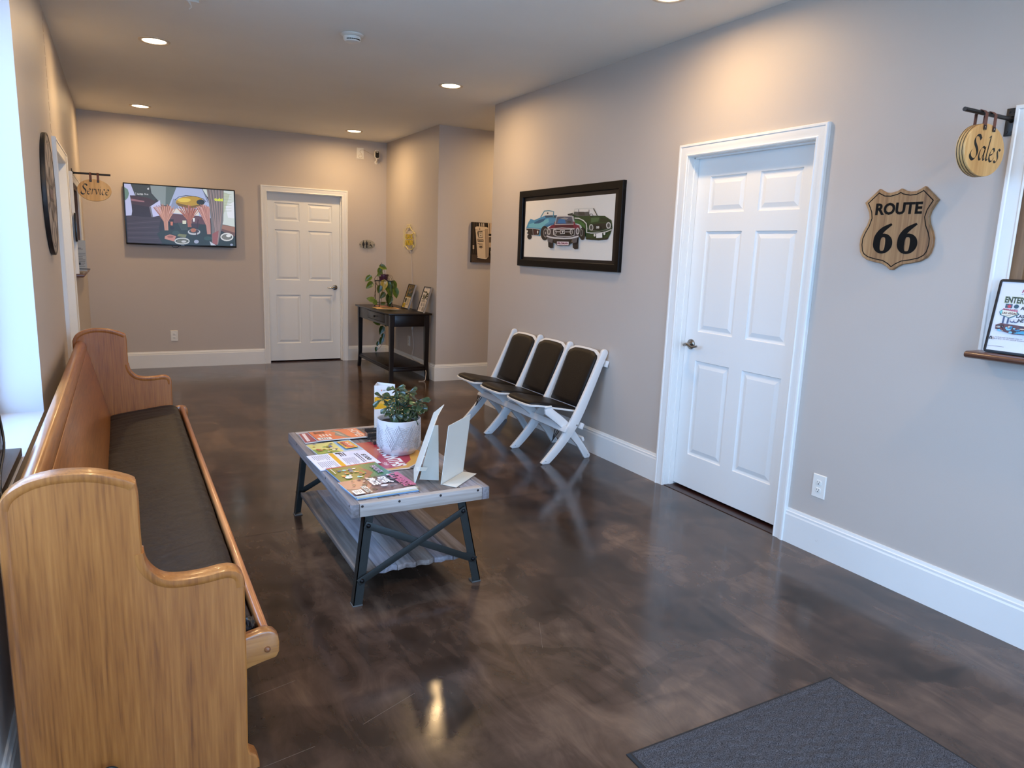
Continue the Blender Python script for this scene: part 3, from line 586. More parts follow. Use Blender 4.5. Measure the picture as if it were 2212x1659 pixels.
ART_TV = [(190,192,228,0,1000,63,1000,94,813,44,807,59,573,48,470,0,460),(104,132,116,0,944,29,907,38,837,25,764,5,722,0,731),
(52,56,52,56,1000,227,1000,228,858,275,780,252,736,110,819,89,817),(200,200,200,199,947,215,959,214,923,199,926),(62,32,36,47,810,200,785,268,733,217,640,221,454,55,458,61,574),
(150,100,104,51,755,166,728,168,707,55,716),(40,22,28,53,665,206,629,213,453,58,460),(136,146,146,227,1000,462,999,392,678,321,671,285,760,234,869),
(96,108,104,367,997,462,999,392,678,354,674),(172,182,218,462,999,702,1000,773,725,769,490,372,540,392,699),(140,150,180,428,796,471,780,467,611,390,604),
(196,196,236,209,629,307,758,316,493,229,444),(120,120,130,209,629,223,640,239,445,226,444),(62,46,52,4,461,221,454,317,498,284,281,310,0,0,0),
(44,30,38,5,359,299,441,299,448,5,367),(92,74,78,5,320,296,390,295,398,5,327),(44,30,38,5,281,292,340,292,347,5,288),(92,74,78,5,242,289,289,289,296,5,249),
(44,30,38,5,202,285,238,285,246,5,210),(92,74,78,5,163,282,188,282,195,5,170),(44,30,38,5,124,278,137,279,144,5,131),(92,74,78,4,84,275,86,275,93,5,91),
(44,30,38,4,45,271,35,272,42,5,52),(98,62,66,372,542,438,535,656,517,735,497,732,368,456,368,369,393),(208,216,212,699,1000,1000,1000,1000,357,877,391,769,490,774,789),
(188,196,170,870,991,961,937,923,718,879,499,863,605),(230,232,240,917,718,1000,812,999,509,937,515),(170,178,160,880,946,978,936,979,942,881,953),
(170,178,160,879,893,978,886,978,893,880,899),(170,178,160,878,839,977,837,977,843,879,846),(170,178,160,878,786,976,787,977,794,878,792),
(170,178,160,877,732,976,737,976,744,877,739),(170,178,160,876,678,975,688,975,694,876,685),(170,178,160,875,625,974,638,974,645,875,631),
(156,112,92,836,387,1000,357,1000,182,858,281),(110,76,66,847,323,1000,248,1000,182,846,291),(36,46,42,457,384,721,373,800,298,1000,171,1000,0,309,0,262,174,350,286),
(60,70,64,457,384,540,375,549,258,487,254),(222,216,210,412,596,457,631,660,619,659,523,416,549),(44,40,30,445,773,479,828,477,837,442,781),
(44,40,30,479,828,545,860,545,871,477,837),(44,40,30,545,860,639,855,640,865,545,871),(44,40,30,639,855,705,820,708,830,640,865),(44,40,30,705,820,729,771,734,778,708,830),
(186,146,30,717,768,708,730,684,696,647,669,603,652,556,648,513,656,478,676,455,706,448,741,457,777,481,811,517,838,561,855,607,860,651,852,687,833,710,803),
(120,88,20,448,735,474,675,579,643,670,673,711,740,580,685),
(230,196,70,588,791,584,779,573,767,557,757,537,751,515,749,495,751,479,757,469,767,466,779,470,792,480,803,497,813,517,819,538,821,558,819,574,813,585,803),
(26,30,30,720,771,717,755,710,740,699,729,686,722,672,720,660,725,649,734,643,747,641,763,643,779,651,794,661,805,674,812,688,814,701,809,711,800,718,787),
(20,20,20,700,997,749,764,753,768,704,1000),(196,138,116,340,238,336,392,330,388,335,237),(196,138,116,336,392,294,515,289,508,330,388),
(196,138,116,294,515,247,636,241,627,289,508),(150,96,80,341,238,337,392,332,388,336,237),(150,96,80,337,392,298,513,292,506,332,388),(150,96,80,298,513,254,632,248,623,292,506),
(216,160,136,342,238,338,392,333,388,337,237),(216,160,136,338,392,302,525,296,518,333,388),(216,160,136,302,525,261,655,255,647,296,518),
(196,138,116,343,238,339,392,334,388,338,237),(196,138,116,339,392,305,515,300,509,334,388),(196,138,116,305,515,268,637,262,629,300,509),
(150,96,80,344,238,340,392,335,388,339,237),(150,96,80,340,392,310,529,304,523,335,388),(150,96,80,310,529,275,664,269,657,304,523),(216,160,136,345,238,341,392,336,389,340,237),
(216,160,136,341,392,313,516,308,510,336,389),(216,160,136,313,516,282,638,276,631,308,510),(196,138,116,346,238,343,392,337,389,341,237),
(196,138,116,343,392,317,520,311,514,337,389),(196,138,116,317,520,289,646,283,640,311,514),(150,96,80,347,239,344,392,338,389,342,237),(150,96,80,344,392,321,532,316,528,338,389),
(150,96,80,321,532,297,671,290,666,316,528),(216,160,136,348,239,345,392,339,389,343,237),(216,160,136,345,392,325,516,319,511,339,389),
(216,160,136,325,516,303,638,296,633,319,511),(196,138,116,349,239,346,392,341,389,344,238),(196,138,116,346,392,329,522,323,518,341,389),
(196,138,116,329,522,310,651,303,646,323,518),(150,96,80,350,239,347,392,342,390,345,238),(150,96,80,347,392,333,540,327,537,342,390),(150,96,80,333,540,318,688,311,684,327,537),
(216,160,136,351,239,348,392,343,390,346,238),(216,160,136,348,392,337,528,331,525,343,390),(216,160,136,337,528,324,664,317,660,331,525),
(196,138,116,351,239,349,392,344,390,347,238),(196,138,116,349,392,341,547,335,544,344,390),(196,138,116,341,547,332,700,325,698,335,544),
(150,96,80,352,239,351,392,345,390,347,238),(150,96,80,351,392,345,536,339,534,345,390),(150,96,80,345,536,338,679,332,676,339,534),(216,160,136,353,239,352,392,346,390,348,238),
(216,160,136,352,392,348,527,342,526,346,390),(216,160,136,348,527,345,662,338,660,342,526),(196,138,116,354,239,353,392,347,391,349,238),
(196,138,116,353,392,352,526,346,525,347,391),(196,138,116,352,526,352,661,345,659,346,525),(150,96,80,355,239,354,392,348,391,350,238),(150,96,80,354,392,356,528,350,528,348,391),
(150,96,80,356,528,359,664,352,664,350,528),(216,160,136,356,239,355,392,350,391,351,238),(216,160,136,355,392,360,523,354,523,350,391),
(216,160,136,360,523,366,654,359,654,354,523),(196,138,116,357,239,356,392,351,391,352,238),(196,138,116,356,392,364,542,358,542,351,391),
(196,138,116,364,542,374,691,367,692,358,542),(150,96,80,358,239,357,392,352,391,353,238),(150,96,80,357,392,368,541,362,541,352,391),(150,96,80,368,541,381,690,374,690,362,541),
(216,160,136,359,239,359,392,353,392,354,238),(216,160,136,359,392,372,528,366,529,353,392),(216,160,136,372,528,387,665,380,666,366,529),
(196,138,116,360,239,360,392,354,392,355,238),(196,138,116,360,392,376,532,370,534,354,392),(196,138,116,376,532,394,673,387,675,370,534),
(150,96,80,361,239,361,392,355,392,356,239),(150,96,80,361,392,379,529,373,531,355,392),(150,96,80,379,529,401,667,394,670,373,531),(216,160,136,362,239,362,392,356,392,357,239),
(216,160,136,362,392,383,524,377,527,356,392),(216,160,136,383,524,408,657,401,661,377,527),(196,138,116,363,240,363,392,358,392,358,239),
(196,138,116,363,392,387,511,381,515,358,392),(196,138,116,387,511,414,632,408,636,381,515),(150,96,80,364,240,364,391,359,393,359,239),(150,96,80,364,391,390,507,385,512,359,393),
(150,96,80,390,507,421,625,414,630,385,512),(216,160,136,365,240,365,391,360,393,360,239),(216,160,136,365,391,394,501,389,506,360,393),
(216,160,136,394,501,427,613,421,619,389,506),(196,138,116,366,240,366,392,361,393,361,239),(196,138,116,366,392,399,524,393,529,361,393),
(196,138,116,399,524,435,659,429,664,393,529),(150,96,80,367,240,368,391,362,393,362,239),(150,96,80,368,391,402,498,396,504,362,393),(150,96,80,402,498,441,606,435,613,396,504),
(216,160,136,368,240,369,391,363,393,363,239),(216,160,136,369,391,406,505,400,511,363,393),(216,160,136,406,505,448,622,443,628,400,511),
(160,84,58,555,312,553,441,547,437,550,311),(160,84,58,553,441,511,540,506,532,547,437),(160,84,58,511,540,465,636,460,627,506,532),(196,130,108,557,312,554,442,549,437,551,311),
(196,130,108,554,442,515,531,511,523,549,437),(196,130,108,515,531,473,619,467,609,511,523),(120,60,50,558,313,555,441,550,437,553,311),(120,60,50,555,441,521,555,515,548,550,437),
(120,60,50,521,555,482,667,476,659,515,548),(160,84,58,559,313,557,442,551,438,554,312),(160,84,58,557,442,524,526,519,518,551,438),(160,84,58,524,526,488,607,483,598,519,518),
(196,130,108,560,313,558,441,553,438,555,312),(196,130,108,558,441,529,542,524,536,553,438),(196,130,108,529,542,497,641,491,634,524,536),
(120,60,50,561,313,559,441,554,438,556,312),(120,60,50,559,441,534,557,528,552,554,438),(120,60,50,534,557,506,672,500,665,528,552),(160,84,58,562,313,561,441,555,438,557,312),
(160,84,58,561,441,539,544,533,539,555,438),(160,84,58,539,544,514,646,507,639,533,539),(196,130,108,563,313,562,441,557,439,558,312),(196,130,108,562,441,543,560,537,556,557,439),
(196,130,108,543,560,522,678,516,673,537,556),(120,60,50,564,313,564,441,558,439,559,312),(120,60,50,564,441,548,565,542,561,558,439),(120,60,50,548,565,531,687,524,682,542,561),
(160,84,58,566,313,565,441,559,439,560,312),(160,84,58,565,441,552,559,546,556,559,439),(160,84,58,552,559,539,676,532,672,546,556),(196,130,108,567,313,566,441,561,439,562,312),
(196,130,108,566,441,557,544,550,541,561,439),(196,130,108,557,544,546,645,539,642,550,541),(120,60,50,568,313,568,441,562,440,563,312),(120,60,50,568,441,561,547,555,544,562,440),
(120,60,50,561,547,554,652,547,649,555,544),(160,84,58,569,313,569,441,563,440,564,312),(160,84,58,569,441,566,573,560,572,563,440),(160,84,58,566,573,563,705,556,703,560,572),
(196,130,108,570,313,570,441,565,440,565,313),(196,130,108,570,441,571,574,564,573,565,440),(196,130,108,571,574,571,707,564,706,564,573),
(120,60,50,571,313,572,441,566,440,566,313),(120,60,50,572,441,575,563,569,563,566,440),(120,60,50,575,563,579,685,572,685,569,563),(160,84,58,572,313,573,441,567,441,567,313),
(160,84,58,573,441,580,567,573,567,567,441),(160,84,58,580,567,587,693,580,693,573,567),(196,130,108,573,313,574,441,569,441,568,313),(196,130,108,574,441,584,549,577,550,569,441),
(196,130,108,584,549,595,657,588,658,577,550),(120,60,50,575,314,576,441,570,441,569,313),(120,60,50,576,441,588,543,582,545,570,441),(120,60,50,588,543,602,646,596,648,582,545),
(160,84,58,576,314,577,441,571,441,571,313),(160,84,58,577,441,593,552,586,555,571,441),(160,84,58,593,552,611,664,604,667,586,555),(196,130,108,577,314,578,441,573,442,572,313),
(196,130,108,578,441,597,550,591,553,573,442),(196,130,108,597,550,619,661,612,664,591,553),(120,60,50,578,314,580,441,574,442,573,313),(120,60,50,580,441,601,544,595,548,574,442),
(120,60,50,601,544,627,649,620,653,595,548),(160,84,58,579,314,581,441,575,442,574,313),(160,84,58,581,441,606,542,600,547,575,442),(160,84,58,606,542,634,646,628,651,600,547),
(196,130,108,580,314,582,441,577,443,575,313),(196,130,108,582,441,610,538,605,543,577,443),(196,130,108,610,538,642,637,636,643,605,543),
(120,60,50,581,314,584,441,578,443,576,314),(120,60,50,584,441,614,538,609,544,578,443),(120,60,50,614,538,650,637,645,643,609,544),(160,84,58,582,314,585,441,580,443,577,314),
(160,84,58,585,441,619,551,614,556,580,443),(160,84,58,619,551,659,662,653,669,614,556),(196,130,108,584,314,586,441,581,443,578,314),(196,130,108,586,441,623,529,618,536,581,443),
(196,130,108,623,529,666,620,661,628,618,536),(190,128,112,735,202,730,360,723,355,729,201),(190,128,112,730,360,688,526,681,519,723,355),
(190,128,112,688,526,640,690,633,681,681,519),(150,96,88,737,202,732,360,725,355,730,201),(150,96,88,732,360,691,516,684,509,725,355),(150,96,88,691,516,646,670,638,661,684,509),
(214,160,146,738,202,733,360,726,355,732,201),(214,160,146,733,360,695,524,687,516,726,355),(214,160,146,695,524,652,685,644,676,687,516),
(190,128,112,739,202,735,360,728,356,733,201),(190,128,112,735,360,698,532,691,525,728,356),(190,128,112,698,532,658,701,650,694,691,525),
(150,96,88,741,203,737,360,730,356,735,201),(150,96,88,737,360,702,524,694,517,730,356),(150,96,88,702,524,664,686,656,678,694,517),(214,160,146,742,203,738,360,731,356,736,201),
(214,160,146,738,360,705,529,698,523,731,356),(214,160,146,705,529,670,696,662,689,698,523),(190,128,112,744,203,740,360,733,356,737,201),
(190,128,112,740,360,709,522,701,516,733,356),(190,128,112,709,522,676,681,668,674,701,516),(150,96,88,745,203,741,360,734,356,739,201),(150,96,88,741,360,713,547,705,542,734,356),
(150,96,88,713,547,683,731,674,725,705,542),(214,160,146,746,203,743,360,736,357,740,201),(214,160,146,743,360,716,522,708,516,736,357),
(214,160,146,716,522,688,682,679,675,708,516),(190,128,112,748,203,745,360,738,357,741,202),(190,128,112,745,360,720,539,712,534,738,357),
(190,128,112,720,539,694,716,686,711,712,534),(150,96,88,749,203,746,360,739,357,743,202),(150,96,88,746,360,723,545,716,540,739,357),(150,96,88,723,545,701,727,692,722,716,540),
(214,160,146,750,203,748,360,741,357,744,202),(214,160,146,748,360,727,545,719,541,741,357),(214,160,146,727,545,707,728,698,724,719,541),
(190,128,112,752,203,750,360,743,357,745,202),(190,128,112,750,360,730,536,723,532,743,357),(190,128,112,730,536,712,710,704,705,723,532),
(150,96,88,753,203,751,360,744,358,747,202),(150,96,88,751,360,734,540,726,536,744,358),(150,96,88,734,540,718,718,710,714,726,536),(214,160,146,755,203,753,360,746,358,748,202),
(214,160,146,753,360,738,544,730,541,746,358),(214,160,146,738,544,724,727,716,723,730,541),(190,128,112,756,203,755,360,748,358,750,202),
(190,128,112,755,360,741,524,733,521,748,358),(190,128,112,741,524,730,687,721,684,733,521),(150,96,88,757,203,756,360,749,358,751,202),(150,96,88,756,360,745,538,737,535,749,358),
(150,96,88,745,538,736,715,727,712,737,535),(214,160,146,759,204,758,360,751,358,752,203),(214,160,146,758,360,748,530,740,527,751,358),
(214,160,146,748,530,742,699,733,696,740,527),(190,128,112,760,204,760,360,752,359,754,203),(190,128,112,760,360,752,530,744,528,752,359),
(190,128,112,752,530,748,699,739,697,744,528),(150,96,88,761,204,761,360,754,359,755,203),(150,96,88,761,360,755,530,747,528,754,359),(150,96,88,755,530,754,698,745,696,747,528),
(214,160,146,763,204,763,360,756,359,756,203),(214,160,146,763,360,759,527,751,526,756,359),(214,160,146,759,527,760,693,751,692,751,526),
(190,128,112,764,204,765,361,757,359,758,203),(190,128,112,765,361,762,513,754,512,757,359),(190,128,112,762,513,765,665,756,664,754,512),
(118,112,112,741,1000,904,1000,890,457,830,18,772,25,773,382,761,703),(150,120,112,792,26,802,299,798,298,787,26),(150,120,112,802,299,775,705,771,703,798,298),
(150,120,112,775,705,752,994,747,992,771,703),(96,88,90,794,26,806,299,801,298,790,26),(96,88,90,806,299,783,705,778,704,801,298),(96,88,90,783,705,762,995,757,993,778,704),
(176,150,146,797,26,809,299,805,298,792,26),(176,150,146,809,299,790,706,785,705,805,298),(176,150,146,790,706,771,996,767,995,785,705),(150,120,112,799,26,813,299,808,299,794,27),
(150,120,112,813,299,797,707,793,705,808,299),(150,120,112,797,707,781,997,776,996,793,705),(96,88,90,801,26,816,299,812,299,797,27),(96,88,90,816,299,805,707,800,706,812,299),
(96,88,90,805,707,791,998,786,997,800,706),(176,150,146,803,27,820,300,815,299,799,27),(176,150,146,820,300,812,708,808,707,815,299),(176,150,146,812,708,800,999,796,998,808,707),
(150,120,112,806,27,823,300,819,300,801,27),(150,120,112,823,300,820,709,815,708,819,300),(150,120,112,820,709,810,1000,806,999,815,708),(96,88,90,808,27,827,300,822,300,803,27),
(96,88,90,827,300,827,709,823,709,822,300),(96,88,90,827,709,820,1000,815,1000,823,709),(176,150,146,810,27,830,300,826,300,806,28),(176,150,146,830,300,835,710,830,709,826,300),
(176,150,146,835,710,830,1000,825,1000,830,709),(150,120,112,813,27,834,300,829,301,808,28),(150,120,112,834,300,842,711,838,710,829,301),
(150,120,112,842,711,839,1000,835,1000,838,710),(96,88,90,815,27,837,301,833,301,810,28),(96,88,90,837,301,850,711,845,711,833,301),(96,88,90,850,711,849,1000,844,1000,845,711),
(176,150,146,817,27,841,301,836,301,813,28),(176,150,146,841,301,857,712,853,712,836,301),(176,150,146,857,712,859,1000,854,1000,853,712),
(150,120,112,820,27,844,301,839,301,815,28),(150,120,112,844,301,865,713,860,712,839,301),(150,120,112,865,713,869,1000,864,1000,860,712),(96,88,90,822,27,848,301,843,302,817,28),
(96,88,90,848,301,872,713,868,713,843,302),(96,88,90,872,713,878,1000,874,1000,868,713),(176,150,146,824,27,851,301,846,302,820,29),(176,150,146,851,301,880,714,875,714,846,302),
(176,150,146,880,714,888,1000,884,1000,875,714),(150,120,112,827,28,855,302,850,302,822,29),(150,120,112,855,302,887,715,883,715,850,302),
(150,120,112,887,715,898,1000,893,1000,883,715),(150,86,84,778,210,840,279,821,17,778,25),(40,30,30,386,436,422,439,417,323,389,320),(206,120,90,392,394,414,394,410,327,392,329),
(30,24,26,425,286,423,275,420,265,414,258,408,254,401,253,394,256,389,263,386,272,385,283,386,294,390,304,395,311,402,316,409,316,415,313,420,306,424,297),
(215,214,190,502,425,538,428,535,364,502,363),(20,18,16,498,363,540,366,534,351,503,348),(240,240,240,601,475,618,477,615,413,603,412),(60,40,44,580,378,664,385,652,309,584,303),
(190,190,196,665,234,661,216,650,199,634,186,615,178,595,177,575,182,560,193,550,208,547,226,551,245,562,261,577,274,597,282,617,284,636,279,652,268,662,253),
(60,58,60,654,247,651,234,642,222,629,213,614,208,597,207,582,210,569,217,561,227,559,240,562,252,570,264,583,273,599,278,615,280,630,276,643,269,651,259),
(176,104,72,626,264,624,251,619,240,612,231,603,226,594,226,586,229,579,237,575,248,574,260,576,273,580,284,587,292,596,297,605,298,613,294,620,287,624,276),
(60,20,28,645,459,621,157,630,156,654,458),(196,132,116,335,137,380,170,438,144,416,49,331,89),
(150,92,80,413,132,412,124,406,117,399,112,389,109,379,108,370,110,362,115,357,121,356,128,358,135,363,142,371,147,380,150,390,151,399,149,407,145,412,139),
(120,122,84,458,193,536,177,524,123,449,145),
(50,70,66,471,205,468,192,462,181,453,172,441,167,429,166,418,170,409,177,403,188,402,200,404,212,410,224,420,232,431,237,443,238,454,235,463,227,469,217),
(50,74,68,772,128,769,115,762,104,752,95,740,90,726,89,714,93,704,100,698,111,696,123,698,136,705,148,715,156,728,162,741,163,753,159,763,151,770,141),
(206,206,206,552,67,548,52,555,40,561,60),(206,206,206,548,52,538,38,542,21,555,40),(206,206,206,538,38,521,26,523,8,542,21),(206,206,206,521,26,500,19,500,0,523,8),
(206,206,206,500,19,478,18,477,0,500,0),(206,206,206,478,18,457,23,454,4,477,0),(206,206,206,457,23,441,32,436,15,454,4),(206,206,206,441,32,431,45,424,32,436,15),
(206,206,206,431,45,429,56,419,55,424,32),(206,206,206,429,56,432,67,425,80,419,55),(206,206,206,432,67,442,81,438,98,425,80),(206,206,206,442,81,459,93,457,111,438,98),
(206,206,206,459,93,480,100,479,119,457,111),(206,206,206,480,100,502,101,503,121,479,119),(206,206,206,502,101,522,97,525,116,503,121),(206,206,206,522,97,539,87,544,105,525,116),
(206,206,206,539,87,549,75,556,88,544,105),(206,206,206,549,75,551,60,561,68,556,88),
(110,108,96,541,60,538,47,529,35,515,26,498,21,480,20,463,23,450,31,441,41,438,53,442,66,451,77,465,86,482,92,499,93,516,90,530,82,539,72),
(196,196,200,528,53,526,47,522,41,516,36,509,33,501,33,494,35,488,39,484,44,483,51,484,57,488,63,494,68,502,71,510,71,517,69,523,66,527,60),
(216,214,212,970,172,967,151,977,138,983,166),(216,214,212,967,151,956,133,962,113,977,138),(216,214,212,956,133,939,120,941,96,962,113),
(216,214,212,939,120,918,114,918,90,941,96),(216,214,212,918,114,898,117,894,93,918,90),(216,214,212,898,117,881,128,874,107,894,93),(216,214,212,881,128,871,145,860,130,874,107),
(216,214,212,871,145,868,162,855,161,860,130),(216,214,212,868,162,871,179,861,192,855,161),(216,214,212,871,179,882,197,876,217,861,192),
(216,214,212,882,197,899,211,896,234,876,217),(216,214,212,899,211,920,217,920,241,896,234),(216,214,212,920,217,940,214,943,237,920,241),
(216,214,212,940,214,957,202,964,223,943,237),(216,214,212,957,202,967,186,978,200,964,223),(216,214,212,967,186,970,165,983,173,978,200),
(120,118,110,963,168,960,152,952,138,939,127,924,120,908,119,894,124,882,133,874,147,871,162,874,178,883,192,895,203,910,210,926,211,941,206,953,197,960,184),
(226,226,226,959,190,957,181,953,172,946,166,939,163,931,162,923,165,917,170,913,178,912,187,913,196,917,204,924,210,931,214,940,214,947,212,953,206,957,199),
(190,196,210,750,78,773,47,812,6,760,3),(160,166,190,647,61,645,50,641,40,635,32,627,28,619,27,612,31,606,38,602,47,601,58,603,69,607,79,613,87,621,91,628,92,636,88,642,81,646,72),
(150,156,180,976,26,975,19,973,13,969,9,964,6,959,6,955,8,951,12,949,18,948,24,949,31,951,37,955,42,960,45,965,45,969,43,973,39,975,33),]
ART_PUMP = [(36,28,24,0,1000,1000,1000,1000,0,0,0),(20,15,14,9,997,11,226,33,227,30,997),(70,56,46,46,998,48,228,70,228,67,998),(20,15,14,83,999,86,229,107,230,104,999),
(70,56,46,120,1000,123,231,145,231,141,1000),(20,15,14,157,1000,160,232,182,232,178,1000),(70,56,46,193,1000,197,234,219,234,215,1000),(20,15,14,230,1000,234,235,256,235,251,1000),
(66,52,44,0,195,1000,192,1000,0,0,0),(110,92,78,248,93,245,90,237,90,233,92,237,95,244,95),(110,92,78,601,94,599,91,595,91,592,93,594,96,599,96),
(110,92,78,28,31,25,28,19,28,15,30,19,33,25,33),(110,92,78,249,12,245,9,236,9,232,11,236,14,244,14),(110,92,78,829,130,824,127,814,127,809,129,814,132,824,132),
(110,92,78,168,73,162,70,150,70,143,72,149,75,162,76),(110,92,78,530,70,525,67,514,67,509,69,514,72,525,72),(110,92,78,81,47,76,44,67,44,62,46,67,49,76,50),
(110,92,78,311,188,305,185,293,184,287,187,293,189,305,190),(110,92,78,483,72,477,69,464,68,458,71,464,74,477,74),(110,92,78,713,46,709,43,701,43,697,45,701,48,709,48),
(110,92,78,797,134,791,131,778,131,772,133,778,136,791,136),(110,92,78,861,198,859,196,854,196,851,198,854,201,859,201),(110,92,78,231,16,227,14,219,13,215,16,219,19,227,19),
(110,92,78,625,152,621,150,612,149,607,152,612,154,620,155),(110,92,78,393,134,388,131,379,131,374,133,379,136,388,136),(110,92,78,590,43,585,41,575,40,569,42,574,45,585,46),
(110,92,78,923,66,917,64,904,63,897,65,903,68,917,69),(110,92,78,670,179,664,176,652,176,646,178,652,181,664,181),(110,92,78,954,59,949,56,940,56,935,58,940,61,949,62),
(110,92,78,711,172,705,169,693,169,687,171,693,174,705,174),(110,92,78,569,153,567,150,563,150,560,153,562,155,567,155),(110,92,78,844,39,842,37,837,36,835,39,837,42,842,42),
(110,92,78,789,140,787,137,781,137,779,139,781,142,786,142),(110,92,78,309,55,303,52,291,52,284,54,291,57,303,58),(110,92,78,55,72,53,69,49,69,47,72,49,74,53,75),
(110,92,78,717,151,711,148,699,148,692,150,698,153,711,153),(110,92,78,970,131,963,128,950,127,943,130,950,132,963,133),(110,92,78,317,180,313,177,303,176,298,179,303,182,312,182),
(110,92,78,44,147,40,144,32,144,28,146,32,149,40,149),(110,92,78,604,177,602,175,597,175,595,177,597,180,601,180),(110,92,78,860,160,854,157,841,157,834,159,841,162,854,162),
(110,92,78,884,150,880,147,871,147,867,149,871,152,879,152),(110,92,78,525,87,521,84,511,84,506,86,511,89,520,89),(110,92,78,566,93,560,90,547,90,541,92,547,95,560,95),
(110,92,78,512,124,507,122,496,121,491,124,496,126,507,127),(110,92,78,252,137,246,134,232,133,225,136,232,139,245,139),(110,92,78,520,104,518,101,514,101,512,104,514,106,518,106),
(110,92,78,418,94,416,91,412,91,410,93,412,96,416,96),(110,92,78,613,93,610,90,606,90,604,92,606,95,610,95),(110,92,78,628,123,623,120,613,120,608,122,613,125,623,125),
(110,92,78,365,69,359,66,348,65,343,68,348,71,359,71),(110,92,78,37,171,31,168,21,168,15,170,21,173,31,173),(110,92,78,946,175,942,172,934,172,930,174,934,177,942,177),
(110,92,78,591,148,587,145,580,145,576,147,580,150,587,150),(110,92,78,322,128,317,125,308,124,303,127,308,129,317,130),(110,92,78,312,126,306,123,295,122,289,125,295,128,306,128),
(110,92,78,45,80,39,77,28,76,23,79,28,82,39,82),(110,92,78,321,154,315,151,303,150,297,153,303,156,315,156),(110,92,78,247,157,243,154,235,154,231,156,235,159,243,159),
(110,92,78,690,191,687,188,680,188,676,190,680,193,687,193),(110,92,78,344,45,340,42,332,42,328,44,332,47,340,48),(110,92,78,842,185,838,182,831,182,827,184,831,187,838,187),
(110,92,78,651,49,647,47,639,46,635,49,639,51,647,52),(110,92,78,234,168,230,166,221,165,216,168,221,170,230,171),(110,92,78,208,44,202,41,190,41,184,43,190,46,202,46),
(110,92,78,198,139,192,136,180,135,174,138,180,140,192,141),(110,92,78,642,63,638,60,631,60,627,62,631,65,638,65),(110,92,78,145,134,139,131,127,131,121,133,127,136,139,136),
(110,92,78,280,130,276,127,268,127,264,129,268,132,276,132),(214,200,184,200,979,224,980,234,900,208,899),(214,200,184,268,981,292,982,302,902,275,901),
(214,200,184,325,983,349,983,359,903,333,903),(190,170,148,469,994,584,997,585,734,499,732),(120,100,82,508,987,536,988,542,733,523,733),(20,16,14,499,732,975,743,977,696,501,681),
(200,182,160,501,673,977,685,978,659,507,644),(84,72,62,508,629,979,638,980,528,518,512),(180,160,138,520,509,980,521,981,404,528,387),(24,18,16,528,383,981,397,980,323,506,312),
(206,188,164,78,859,97,885,145,897,358,894,435,891,474,874,495,834,527,321,513,149,428,101,203,114,172,158,102,734),(160,142,124,398,839,484,856,527,321,503,149,437,109),
(60,48,40,384,845,409,464,418,464,393,846),(60,48,40,409,464,434,116,444,117,418,464),(70,56,46,84,808,206,800,207,807,85,815),(70,56,46,206,800,390,795,391,801,207,807),
(30,26,24,154,773,304,785,325,627,189,619,156,721),(196,184,166,184,759,300,766,315,638,198,630),(110,96,84,290,736,278,730,248,726,218,728,205,734,217,740,248,744,278,742),
(60,50,44,280,679,273,673,255,671,237,672,230,677,237,683,255,685,272,684),(44,36,30,161,589,341,583,348,520,168,521),(196,180,158,178,576,327,572,333,531,183,533),
(40,30,24,233,834,230,820,221,814,211,820,206,833,210,847,219,853,229,847),(40,32,26,216,877,217,847,222,847,221,878),(50,38,32,165,481,199,483,185,460),
(110,90,74,214,477,319,477,322,482,214,482),(110,90,74,319,477,314,438,321,439,322,482),(110,90,74,314,438,336,388,342,387,321,439),(110,90,74,336,388,277,354,277,349,342,387),
(110,90,74,277,354,215,384,209,382,277,349),(110,90,74,215,384,224,435,217,435,209,382),(110,90,74,224,435,217,480,210,479,217,435),(236,226,210,161,121,290,101,293,112,165,133),
(236,226,210,290,101,429,88,427,100,293,112),(236,226,210,429,88,480,121,470,130,427,100),(150,134,116,555,299,709,305,714,180,581,152),(190,170,150,15,428,59,429,62,333,18,331),]
from mathutils import noise as mnoise
# ================================================================ pew
pew = thing('pew', 'long honey oak church pew with dark vinyl seat against the left wall', 'bench', (0.30, 1.59, 0))
PROF = [(0.045, 0), (0.045, 0.50), (0.046, .80), (.050, .850), (.064, .874), (.097, .895), (.13, .905), (.165, .909), (.212, .907), (.245, .901), (.280, .890), (.308, .878), (.323, .868), (.327, .84), (.327, .75), (.328, .69), (.333, .662), (.343, .640), (.359, .621), (.376, .610), (.396, .604), (.43, .601), (.47, .602), (.505, .606), (.528, .605), (.546, .597), (.558, .580), (.562, .555), (.561, .3), (.557, .075), (.562, .055), (.578, .042), (.586, .022), (.586, 0)]
def end_panel():
    rings = []
    for d, y in ((.004, 1.563), (.0, 1.567), (0, 1.609), (.004, 1.613)):
        rings.append([(x, y, z) for x, z in inset(PROF, d)])
    return MB().loft(rings)
ep = end_panel().build('end_panel', OAK, pew, smooth=30)
def cap_strip(path):
    P = [Vector(p) for p in path]; n = len(P); rings = []
    for i in range(n):
        d = (P[min(i+1, n-1)]-P[max(i-1, 0)]).normalized(); nn = Vector((d.y, -d.x))   # to the right of travel = inwards
        ring = []
        for q, y in ((-.003, 1.566), (.0, 1.5605), (.010, 1.5595), (.017, 1.5615), (.020, 1.5632), (.020, 1.6128), (.017, 1.6145), (.010, 1.6165), (.0, 1.6155), (-.003, 1.610)):
            v = P[i]+nn*q; ring.append((v.x, y, v.y))
        rings.append(ring)
    return MB().loft(rings)
cm1 = cap_strip(smooth2([(.0455, .10), (.0455, .5), (.046, .80), (.050, .848), (.066, .875), (.097, .895), (.13, .905), (.165, .909), (.212, .907), (.245, .901), (.280, .890), (.308, .878), (.320, .870)], 4)).build('cap_molding', OAK, pew, smooth=40)
